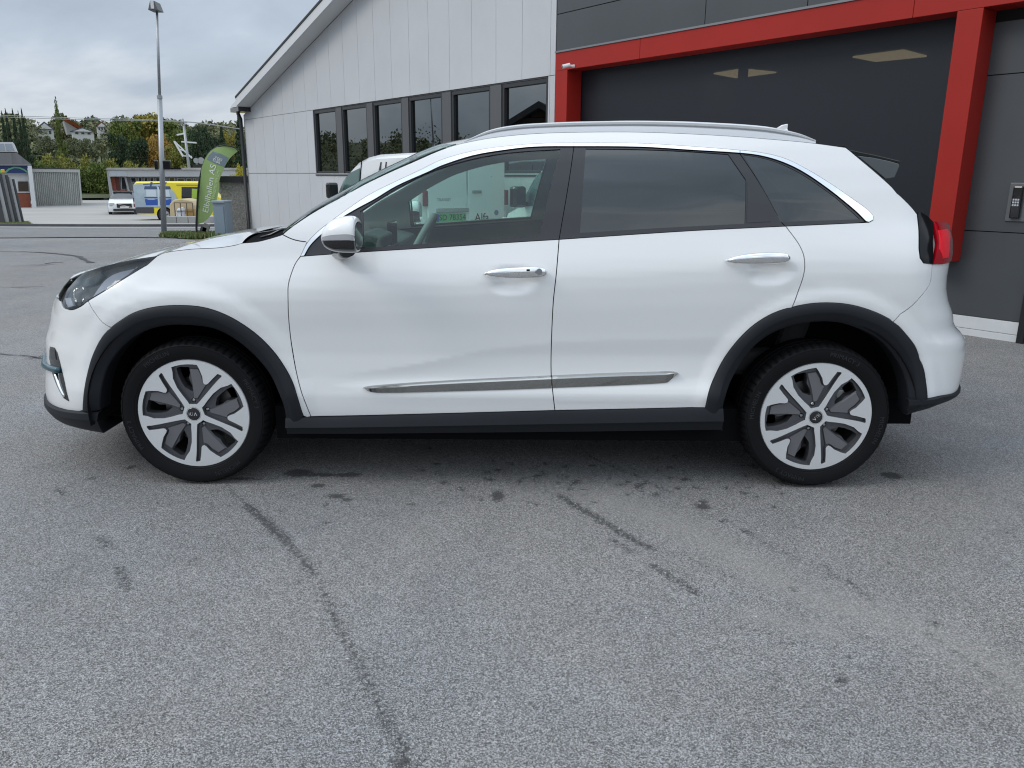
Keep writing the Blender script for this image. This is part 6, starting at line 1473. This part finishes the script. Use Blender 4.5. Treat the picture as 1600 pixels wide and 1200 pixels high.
b = MB(); PX(b, [(49.5, 262.3), (124.8, 263.3), (124.8, 264.6), (49.5, 263.6)], YC_-.08, 5.6); world_child(b.build('roof', M('dark_roofing')), cs)
b = MB(); PX(b, [(122, 268), (124, 268), (129, 323.5), (126.5, 323.5)], YC_-.05, 5.5); world_child(b.build('end_wall', M('container_rail')), cs)
# long low office building
B_ = at_ground(175, 313); YB = 0.0; frame(B_, 300); lb_ = empty('office_block', tuple(B_), label='long single storey grey building with flat roof behind the yellow van', cat='building')
fas = M('grey_fascia', (.42, .425, .43), rough=.7, var=.06, vscale=.3); grw = M('grey_render', (.24, .245, .245), rough=.85, var=.08, vscale=.3)
b = MB(); PX(b, [(167, 262), (560, 262.5), (560, 265.5), (165.5, 265.2)], YB-.6, 14); world_child(b.build('roof_slab', M('mossy_roof_edge', (.38, .37, .33), rough=.95, var=.25, vscale=1.2)), lb_)
b = MB(); PX(b, [(168.5, 265.4), (560, 265.6), (560, 276), (171, 276)], YB-.45, 13); world_child(b.build('fascia', fas), lb_)
b = MB(); PX(b, [(171.5, 266.5), (197, 266.5), (199, 275), (173, 275)], YB-.50, .1); world_child(b.build('fascia_plate', M('pale_blue_fascia', (.40, .44, .47), rough=.6)), lb_)
b = MB(); PX(b, [(176, 276), (560, 276), (560, 316), (180, 316)], YB+.5, 12); world_child(b.build('wall', grw), lb_)
b = MB(); PX(b, [(166.5, 266), (170, 266), (178.5, 314), (172.5, 314)], YB-.4, .8); PX(b, [(194, 276), (197, 276), (203, 300), (200, 300)], YB-.1, .5); world_child(b.build('pier', M('pier_grey', (.33, .33, .33), rough=.8)), lb_)
b = MB(); PX(b, [(172, 275.5), (179.5, 275.5), (184, 312), (177, 312)], YB+.2, .3); PX(b, [(187, 297), (204, 297), (204, 303), (188, 303)], YB+.3, .3); world_child(b.build('brick_panel', brick), lb_)
b = MB(); PX(b, [(180, 276), (185.5, 276), (189, 311), (183.5, 311)], YB+.35, .2); world_child(b.build('door', M('dark_red_door', (.13, .03, .025), rough=.6)), lb_)
for (a, c, t_, bt) in ((189, 198, 277, 296), (204, 212.5, 277.5, 285), (216, 221.5, 277.5, 285), (225, 231, 277.5, 285), (234, 240, 277.5, 285), (243, 249.5, 277.5, 285), (264, 273, 277.5, 286), (277, 288, 278.5, 286), (291, 299, 278.5, 286), (302, 306, 278.5, 286)):
    f = MB(); PX(f, [(a, t_), (c, t_), (c+.6, bt), (a+.6, bt)], YB+.36, .15); w_ = world_child(f.build('window', M('window_frame_white', (.50, .50, .48), rough=.6)), lb_)
    f = MB(); PX(f, [(a+1.0, t_+.8), (c-.8, t_+.8), (c-.3, bt-.8), (a+1.4, bt-.8)], YB+.33, .04); o = f.build('pane', carglass, w_)
# things on its roof: pair of dish lamps, steel frame; utility pole with cross arms and lines
rl = fpt(314, 262, 3); rlt = empty('roof_floodlights', tuple(rl), label='pair of grey dish lamps on the flat roof left of the feather flag', cat='floodlight'); kk = kpx(rl)
b = MB(); b.box((-1.5*kk, 0, 2.2*kk), (17*kk, .6, 5*kk)); b.build('lamp_base', M('black_post'), rlt)
for dx_, r_ in ((-5.5, 4.2), (2.5, 5.2)):
    b = MB(); b.tube([(dx_*kk, -.2, 10.5*kk), (dx_*kk, .25, 11*kk)], [r_*kk, r_*kk*.5], 14); b.build('dish', M('dish_grey', (.28, .30, .31), rough=.5), rlt); b = MB(); b.bar((dx_*kk, 0, 4*kk), (dx_*kk, .1, 9*kk), .12); b.build('dish_stand', galv, rlt)
up_ = fpt(296, 258, 6); ku = kpx(up_); upo = empty('utility_pole', (up_[0], up_[1], up_[2]-2), label='grey utility pole with white cross arms rising behind the office block', cat='pole')
up3 = lambda px, py: (float((px-296)*ku), 0.0, float((258-py)*ku+2))
b = MB(); b.tube([(0, 0, -.5), up3(293, 200)], [.16, .12], 10); b.build('pole', galv, upo, smooth=True)
b = MB(); b.bar(up3(289.5, 200), up3(289.5, 190), .10); b.bar(up3(293.5, 200), up3(292.5, 189), .10); b.bar(up3(290, 196), up3(298.5, 195), .1); b.build('pole_top', galv, upo)
for a, c in (((281, 213), (292, 211)), ((287, 223), (310, 224.5))):
    b = MB(); b.bar(up3(*a), up3(*c), .14); b.build('cross_arm', M('white_barge_board'), upo)
b = MB(); b.bar(up3(276, 222.5), up3(287.5, 245), .16); b.bar(up3(276, 222.5), up3(301, 247.5), .12); b.bar(up3(280, 233), up3(293, 238), .1); b.bar(up3(287, 244), up3(301, 245), .1); b.build('stay_frame', M('white_barge_board'), upo)
wires = M('pale_wire', (.35, .36, .37), rough=.6)
for i, (pts, D0) in enumerate((([(-30, 179), (110, 184), (292, 190), (381, 202), (430, 208)], 0), ([(-30, 181.5), (110, 186.5), (292, 191), (381, 202.5), (430, 209)], 0))):
    P = [fpt(x, y, 6) for x, y in pts]; sp_ = spline([tuple(p) for p in P], n=8, corner=180)
    tag(MB().tube([tuple(p) for p in sp_], .028, 5).build('power_line', wires), 'overhead power line crossing the sky, %s wire of the pair' % ('upper', 'lower')[i], 'cable', 'overhead wires above the tree line')
# houses on the hill
def house(px, py, wpx, hpx, D, rcol, label, rot=0.0, wings=False):
    p = at_D(px, py, D); k = kpx(p); w = wpx*k; h = hpx*k; root = empty('hillside_house', (p[0], p[1], p[2]), math.radians(30)+rot, label=label, cat='house')
    ww = M('house_white', (.62, .62, .60), rough=.8); b = MB(); b.bbox(-w/2, w/2, 0, w*.7, -2, h*.55); b.build('wall', ww, root)
    b = MB(); b.prism([(-w*.58, h*.52), (0, h), (w*.58, h*.52)], lambda u, v, s_: (u, s_, v), -.5, w*.8); b.build('roof', M('roof_%s' % rcol[0], rcol[1], rough=.8), root)
    b = MB(); b.prism([(-w*.44, h*.50), (0, h*.88), (w*.44, h*.50)], lambda u, v, s_: (u, s_, v), -.56, -.5); b.build('gable', ww, root)
    for i in (-1, 0, 1):
        b = MB(); b.box((i*w*.28, -.02, h*.28), (w*.14, .1, h*.22)); b.build('window', M('house_window', (.05, .055, .06), rough=.2), root)
    return root
house(72, 213, 22, 22, 250, ('slate', (.10, .10, .11)), 'white gabled house on the hillside right of the dark spruces')
house(130, 212, 30, 12, 262, ('blue_slate', (.10, .12, .15)), 'long white house with blue-grey roof below the red roofed house')
p = at_D(103, 187, 285); k = kpx(p); rr_ = empty('hillside_house', tuple(p), math.radians(33), label='house with a long sloping orange-red roof near the hilltop', cat='house')
b = MB(); b.add([(-2*k, 0, 0), (0, -2, 2.5*k), (34*k, -2, -19*k), (30*k, 0, -22*k), (28*k, 8, -20*k), (0, 8, 1*k)], [(0, 1, 2, 3), (1, 5, 4, 2)]); b.build('roof', M('roof_orange', (.52, .13, .05), rough=.8), rr_)
b = MB(); b.prism([(-3*k, -2*k), (28*k, -22*k), (0, -22*k)], lambda u, v, s_: (u, s_, v), 0, 6); b.build('wall', M('house_grey_wall', (.34, .34, .33), rough=.8), rr_)
house(160, 206, 14, 15, 270, ('brown', (.16, .07, .05)), 'small white and red house at the right end of the hillside row')

# ================================================================== TREES
def leafm(name, c, c2, sc=.5): return M(name, c, rough=.8, spec=.2, col2=c2, vscale=sc, detail=3)
LM = {'dark': leafm('dark_conifer_needles', (0.026, 0.046, 0.026), (0.064, 0.096, 0.049), .8), 'green': leafm('mid_green_leaves', (0.077, 0.115, 0.031), (0.179, 0.211, 0.054), .6),
      'olive': leafm('olive_leaves', (0.141, 0.160, 0.038), (0.307, 0.288, 0.070), .6), 'yellow': leafm('yellow_autumn_leaves', (0.282, 0.256, 0.023), (0.512, 0.435, 0.038), .8),
      'orange': leafm('rusty_autumn_leaves', (0.282, 0.186, 0.051), (0.461, 0.294, 0.077), .7), 'gold': leafm('golden_green_leaves', (0.192, 0.186, 0.045), (0.384, 0.314, 0.064), .5), 'hill': leafm('far_hill_leaves', (0.096, 0.122, 0.070), (0.218, 0.211, 0.109), .12)}
bark = M('tree_bark', (.07, .055, .04), rough=.95)
def leaves(blobs, n, size, r_, droop=.0):
    """leaf clumps spread through blobs (cx,cy,cz,rx,ry,rz)"""
    V = []; Fc = []; tot = sum(b_[3]*b_[5] for b_ in blobs)
    for (cx, cy, cz, rx, ry, rz_) in blobs:
        for _ in range(max(6, int(n*rx*rz_/tot))):
            while True:
                a = np.array([r_.uniform(-1, 1) for _ in range(3)]); q_ = a@a
                if q_ <= 1: break
            a = a*(.55+.45*r_.random())/max(.25, math.sqrt(q_))*(q_**.22)
            p = np.array([cx+a[0]*rx, cy+a[1]*ry, cz+a[2]*rz_]); s = size*r_.uniform(.55, 1.3)
            u = np.array([r_.gauss(0, 1) for _ in range(3)]); u /= np.linalg.norm(u); w = np.cross(u, [r_.gauss(0, 1) for _ in range(3)]); w /= max(1e-6, np.linalg.norm(w))
            b0 = len(V); V += [tuple(p-u*s), tuple(p+w*s*.6), tuple(p+u*s), tuple(p-w*s*.6)]; Fc.append((b0, b0+1, b0+2, b0+3))
    return V, Fc
CR_ = {}
def crown_mesh(kind, i):
    """unit crown, 1 wide and 1 tall, standing on 0"""
    key = (kind, i)
    if key in CR_: return CR_[key]
    r_ = random.Random(hash(kind) % 97+i*13 if False else (len(kind)*31+i*13)); V, Fc = [], []
    if kind == 'round':
        bl = [(0, 0, .55, .36, .36, .36)]+[(math.cos(t)*.30*r_.uniform(.7, 1.2), math.sin(t)*.30, r_.uniform(.22, .80), r_.uniform(.13, .24), .18, r_.uniform(.11, .20)) for t in np.linspace(0, 2*math.pi, 12)]+[(r_.uniform(-.2, .2), r_.uniform(-.2, .2), .86, .14, .14, .12) for _ in range(3)]
        V, Fc = leaves(bl, 3600, .030, r_)
    elif kind == 'bush':
        bl = [(r_.uniform(-.36, .36), r_.uniform(-.3, .3), r_.uniform(.10, .62), r_.uniform(.12, .22), .16, r_.uniform(.12, .30)) for _ in range(16)]
        V, Fc = leaves(bl, 3400, .030, r_)
    elif kind == 'cone':
        n = 4200
        for j in range(n):
            z = r_.random()**.8; z = 1-z*.97 if False else z; rad = .5*(1-z)**.85*(.55+.45*abs(math.sin(z*34+r_.uniform(-.3, .3)))); t = r_.uniform(0, 2*math.pi); rr = rad*(.35+.65*math.sqrt(r_.random()))
            p = np.array([rr*math.cos(t), rr*math.sin(t), z-.10*rr]); s = .022*r_.uniform(.6, 1.5)*(1.3-z*.6); d = np.array([math.cos(t), math.sin(t), -.35+r_.gauss(0, .2)]); w = np.array([-math.sin(t), math.cos(t), r_.gauss(0, .5)])
            b0 = len(V); V += [tuple(p-d*s*1.6), tuple(p+w*s*.5), tuple(p+d*s*1.6), tuple(p-w*s*.5)]; Fc.append((b0, b0+1, b0+2, b0+3))
    elif kind == 'column':
        bl = [(r_.uniform(-.2, .2)*(1.1-z), 0, z, .32*(1.1-z)+.05, .3*(1.1-z)+.05, .09) for z in np.linspace(.04, .98, 15)]; V, Fc = leaves(bl, 2400, .028, r_)
    CR_[key] = mesh('crown', V, Fc); return CR_[key]
tcount = [0]
def tree(px, pyt, D, wpx, kind, mat, label, name=None, group=None, trunk=.12, base=None, zsq=None):
    P = at_D(px, pyt, D); gz = ground_z(P[0], P[1]); k = kpx(P); w = wpx*k; H = P[2]-gz; i = tcount[0] % 3; tcount[0] += 1
    nm = name or {'round': 'broadleaf_tree', 'bush': 'bush', 'cone': 'spruce_tree', 'column': 'column_tree'}[kind]
    root = empty(nm, (P[0], P[1], gz), random.uniform(0, 6), label=label, cat='bush' if nm == 'bush' else 'tree', group=group)
    src = crown_mesh(kind, i); me = src.copy(); me.materials.clear(); me.materials.append(LM[mat])
    key = (kind, i, mat)
    if key in CR_: me = CR_[key]
    else: CR_[key] = me
    o = bpy.data.objects.new('crown', me); COL.objects.link(o); o.parent = root; t = trunk if kind != 'bush' else 0.0
    o.location = (0, 0, H*t); o.scale = (w*1.06, w*1.06, H*(1-t))
    if kind != 'bush':
        tr_ = MB().tube([(0, 0, -.2), (.02*H, 0, H*.4), (0, .01*H, H*.85)], [H*.022, H*.015, H*.004], 7)
        for a in range(4): tt = a*1.7; tr_.tube([(0.01*H, 0, H*(.22+.1*a)), (w*.25*math.cos(tt), w*.25*math.sin(tt), H*(.42+.1*a))], [H*.009, H*.003], 5)
        tr_.build('trunk', bark, root, smooth=True)
    return root
# dark spruces at the left edge
sg_ = 'dark spruces at the left edge'
for i, (x, t, w, D) in enumerate([(-14, 172, 26, 96), (2, 176, 20, 95), (8, 172, 19, 98), (19, 172.5, 20, 97), (28, 176, 17, 99), (33, 171.5, 19, 96)]):
    tree(x, t-2, D, w, 'cone', 'dark', ['spruce cut by the left edge of the picture', 'leftmost whole spruce of the dark group over the shop roof', 'second spruce from the left over the shop skylight', 'middle spruce of the dark group left of the white house', 'short spruce between the two tallest right-hand spruces', 'rightmost pointed spruce of the dark group'][i], group=sg_)
tree(87, 160, 130, 26, 'column', 'green', 'tall thin column tree in front of the hillside houses', trunk=.03)
# big crowns behind the yard
bb = 'broadleaf trees behind the office block'
for i, (x, t, w, D, m, l) in enumerate([(196, 180, 60, 118, 'green', 'rounded green tree at the left of the large clump'), (226, 174, 86, 122, 'gold', 'tallest golden green tree above the office block'), (262, 184, 66, 120, 'green', 'green tree just right of the lamp post top of the clump'), (182, 206, 44, 110, 'dark', 'dark low tree below the left of the large clump'), (213, 214, 40, 106, 'dark', 'dark round tree beneath the golden crown'), (276, 200, 48, 112, 'green', 'smaller green tree at the right end of the large clump')]):
    tree(x, t, D, w, 'round', m, l, group=bb)
tree(246, 206, 108, 46, 'round', 'orange', 'rusty orange tree behind the lamp post'); tree(228, 226, 110, 54, 'round', 'orange', 'low brownish bush-like tree left of the lamp post', name='broadleaf_tree')
tree(266, 226, 106, 40, 'round', 'olive', 'yellow-green tree right of the lamp post')
for i, (x, t, w, l) in enumerate([(310, 192, 44, 'dark conifer just right of the utility pole'), (326, 205, 34, 'dark conifer between the pole and the flag top'), (345, 196, 30, 'narrow dark conifer above the flag tip'), (372, 178, 36, 'tallest dark conifer beside the hall corner'), (386, 190, 30, 'dark conifer half hidden by the hall downpipe'), (336, 212, 46, 'low dark conifer behind the feather flag')]):
    tree(x, t, 104+3*i, w, 'cone' if i in (3, 4, 2) else 'round', 'dark', l, name='spruce_tree', group='dark conifers beside the hall corner')
tree(358, 203, 128, 34, 'round', 'gold', 'pale yellowish tree behind the conifers near the hall'); tree(368, 233, 70, 36, 'bush', 'yellow', 'bright yellow-green bush beside the hall downpipe'); tree(384, 240, 66, 26, 'bush', 'yellow', 'small yellow bush tight against the hall corner')
bg_ = 'bushes along the back of the yard'
bl_ = [(38, 247, 30, 'yellow', 'small bright yellow bush over the container roof'), (30, 232, 40, 'green', 'green bush directly behind the shop roof end'), (58, 224, 50, 'green', 'wide green bush above the container left end'), (86, 222, 52, 'olive', 'olive bush above the middle of the container'), (112, 218, 50, 'olive', 'tall olive bush above the container right end'), (140, 230, 52, 'green', 'dense green bush in the gap right of the container'), (134, 262, 40, 'green', 'low dark green bush at ground level right of the container'), (152, 272, 40, 'green', 'low green bush touching the office block end'), (160, 224, 48, 'green', 'green bush above the office block left end'), (186, 232, 48, 'olive', 'yellow-green bush above the office block roof'), (210, 236, 44, 'olive', 'pale bush left of the lamp post above the roof'), (284, 236, 40, 'olive', 'olive bush at the foot of the utility pole'), (306, 232, 36, 'green', 'green bush behind the roof floodlights'), (118, 246, 60, 'green', 'broad green bush low behind the container'), (168, 250, 50, 'green', 'dark green bush behind the pier of the office block'), (72, 238, 44, 'green', 'green bush right behind the container roof'), (240, 238, 40, 'olive', 'olive bush behind the lamp post sign')]
for i, (x, t, w, m, l) in enumerate(bl_): tree(x, t, 97+(i*7) % 11, w, 'bush', m, l, group=bg_)
for i, (x, t, w, D, l) in enumerate([(112, 213.5, 34, 182, 'round tree under the left end of the long hillside house'), (133, 214.5, 36, 176, 'round tree under the middle of the long hillside house'), (154, 214, 34, 188, 'round tree under the small red hillside house'), (72, 211, 34, 186, 'round tree in front of the white gabled hillside house')]):
    tree(x, t, D, w, 'round', 'hill', l, group='trees below the hillside houses')
# wooded hill all round, as one mass
def forest():
    r_ = random.Random(11); V = []; Fc = []
    def blob(x, y, z, w, h, n):
        nonlocal V, Fc
        v, f = leaves([(x, y, z+h*.5, w*.5, w*.5, h*.5)], n, math.hypot(x, y)*.0021, r_); b0 = len(V); V += v; Fc += [tuple(i+b0 for i in q_) for q_ in f]
    for _ in range(380):
        az = math.radians(r_.uniform(-42, -8)); D = r_.uniform(130, 420); x, y = CAM[0]+D*math.sin(az), CAM[1]+D*math.cos(az)
        px, py = proj_(x, y, ground_z(x, y)+3)
        if 50 < px < 178 and D < 262: h = r_.uniform(2.2, 3.6)
        elif 50 < px < 178 and D < 310: continue
        else: h = r_.uniform(5, 10)
        blob(x, y, ground_z(x, y), h*r_.uniform(.8, 1.3), h, 520)
    for _ in range(300):
        az = math.radians(r_.uniform(-150, -42)); D = r_.uniform(70, 300); x, y = CAM[0]+D*math.sin(az), CAM[1]+D*math.cos(az); h = r_.uniform(5, 9); blob(x, y, ground_z(x, y), h*r_.uniform(.8, 1.4), h, 260)
    for _ in range(200):
        az = math.radians(r_.uniform(110, 215)); D = r_.uniform(55, 200); x, y = CAM[0]+D*math.sin(az), CAM[1]+D*math.cos(az); h = r_.uniform(4, 8); blob(x, y, ground_z(x, y), h*1.1, h, 200)
    link('hill_forest', mesh('hill_forest', V, Fc), LM['hill'], kind='stuff', label='wooded hillside of mixed green trees beyond the yard')
def proj_(x, y, z):
    v = np.array([x, y, z])-CAM; d = v@CF; return 800+FPX*(v@CR)/d, 600-FPX*(v@CU)/d
forest()
n = 72; V = []; ringD = [86, 110, 150, 220, 300, 400, 700]
for D in ringD:
    for i in range(n): a = 2*math.pi*i/n; x, y = CAM[0]+D*math.sin(a), CAM[1]+D*math.cos(a); V.append((x, y, ground_z(x, y)+.25))
link('hillside', mesh('hillside', V, [(j*n+i, j*n+(i+1) % n, (j+1)*n+(i+1) % n, (j+1)*n+i) for j in range(len(ringD)-1) for i in range(n)], True), M('hill_grass', (.045, .062, .025), rough=1, col2=(.09, .095, .04), vscale=.05), kind='structure')
# weathered wooden barn and a lamp post out of frame to the left, mirrored in the hall windows
def mirrored(px, py, X):
    d = ray(px, py); t = ((HP0-HN*.07-CAM)@HN)/(d@HN); P = CAM+d*t; r = d-2*(d@HN)*HN; return P+r*((X-P[0])/r[0])
BX = -14.5; _b = mirrored(846, 160, BX); BY = float(_b[1]); l2y = float(mirrored(682, 190, -30)[1]); print('barn', _b, mirrored(800, 190, BX), l2y, mirrored(682, 160, -30))
bn = empty('wooden_barn', (BX, BY, ground_z(BX, BY)), 0, label='weathered brown wooden barn standing left of the forecourt', cat='barn')
wd = M('weathered_boards', (.07, .055, .042), rough=.9, var=.3, vscale=3, stretch=(.3, 4, 12))
for i in range(14):
    z0 = .26*i; hw = 3.4 if z0 < 1.65 else 3.4*(1-(z0-1.65)/1.92)
    if hw > .1:
        b = MB(); b.bbox(-5, 0, -hw, hw, z0, z0+.245); b.build('wall_board', wd, bn)
b = MB(); b.prism([(-3.8, 1.70), (0, 3.84), (3.8, 1.70), (3.8, 1.52), (0, 3.64), (-3.8, 1.52)], lambda u, v, s_: (s_, u, v), -5.3, .4); b.build('roof', M('barn_roof', (.05, .05, .052), rough=.8), bn)
l2 = copy_tree(lp); l2.location = (-30, l2y, ground_z(-30, l2y)); l2['label'] = 'grey lamp post far out on the left side of the forecourt'
# weed sprig at the left edge of the forecourt
wg = at_D(2, 381, 6.2); ws_ = empty('weed_sprig', (at_Z(2, 440, 0)[0], wg[1], 0), label='dark leafy weed tip poking in at the left edge', cat='plant')

wx, wy = float(wg[0]), float(wg[1]); ws_.location = (wx-.42, wy, 0)
b = MB(); b.tube([(-.05, 0, 0), (.0, 0, wg[2]*.6), (.28, 0, wg[2]+.02)], .006, 5); b.build('stem', M('weed_stem', (.05, .07, .03)), ws_)
for i in range(7):
    b = MB(); r_ = random.Random(i); x = 12e-2+.03*i; z = float(wg[2])+r_.uniform(-.03, .04)
    for sg in (-1, 1): b.add([(x, 0, z), (x+.02, sg*.02, z+sg*.02), (x+.05, sg*.01, z+sg*.022), (x+.06, 0, z+sg*.012)], [(0, 1, 2, 3)])
    b.build('leaf', M('weed_leaf_dark', (.012, .022, .012), rough=.6), ws_)
child_fix()
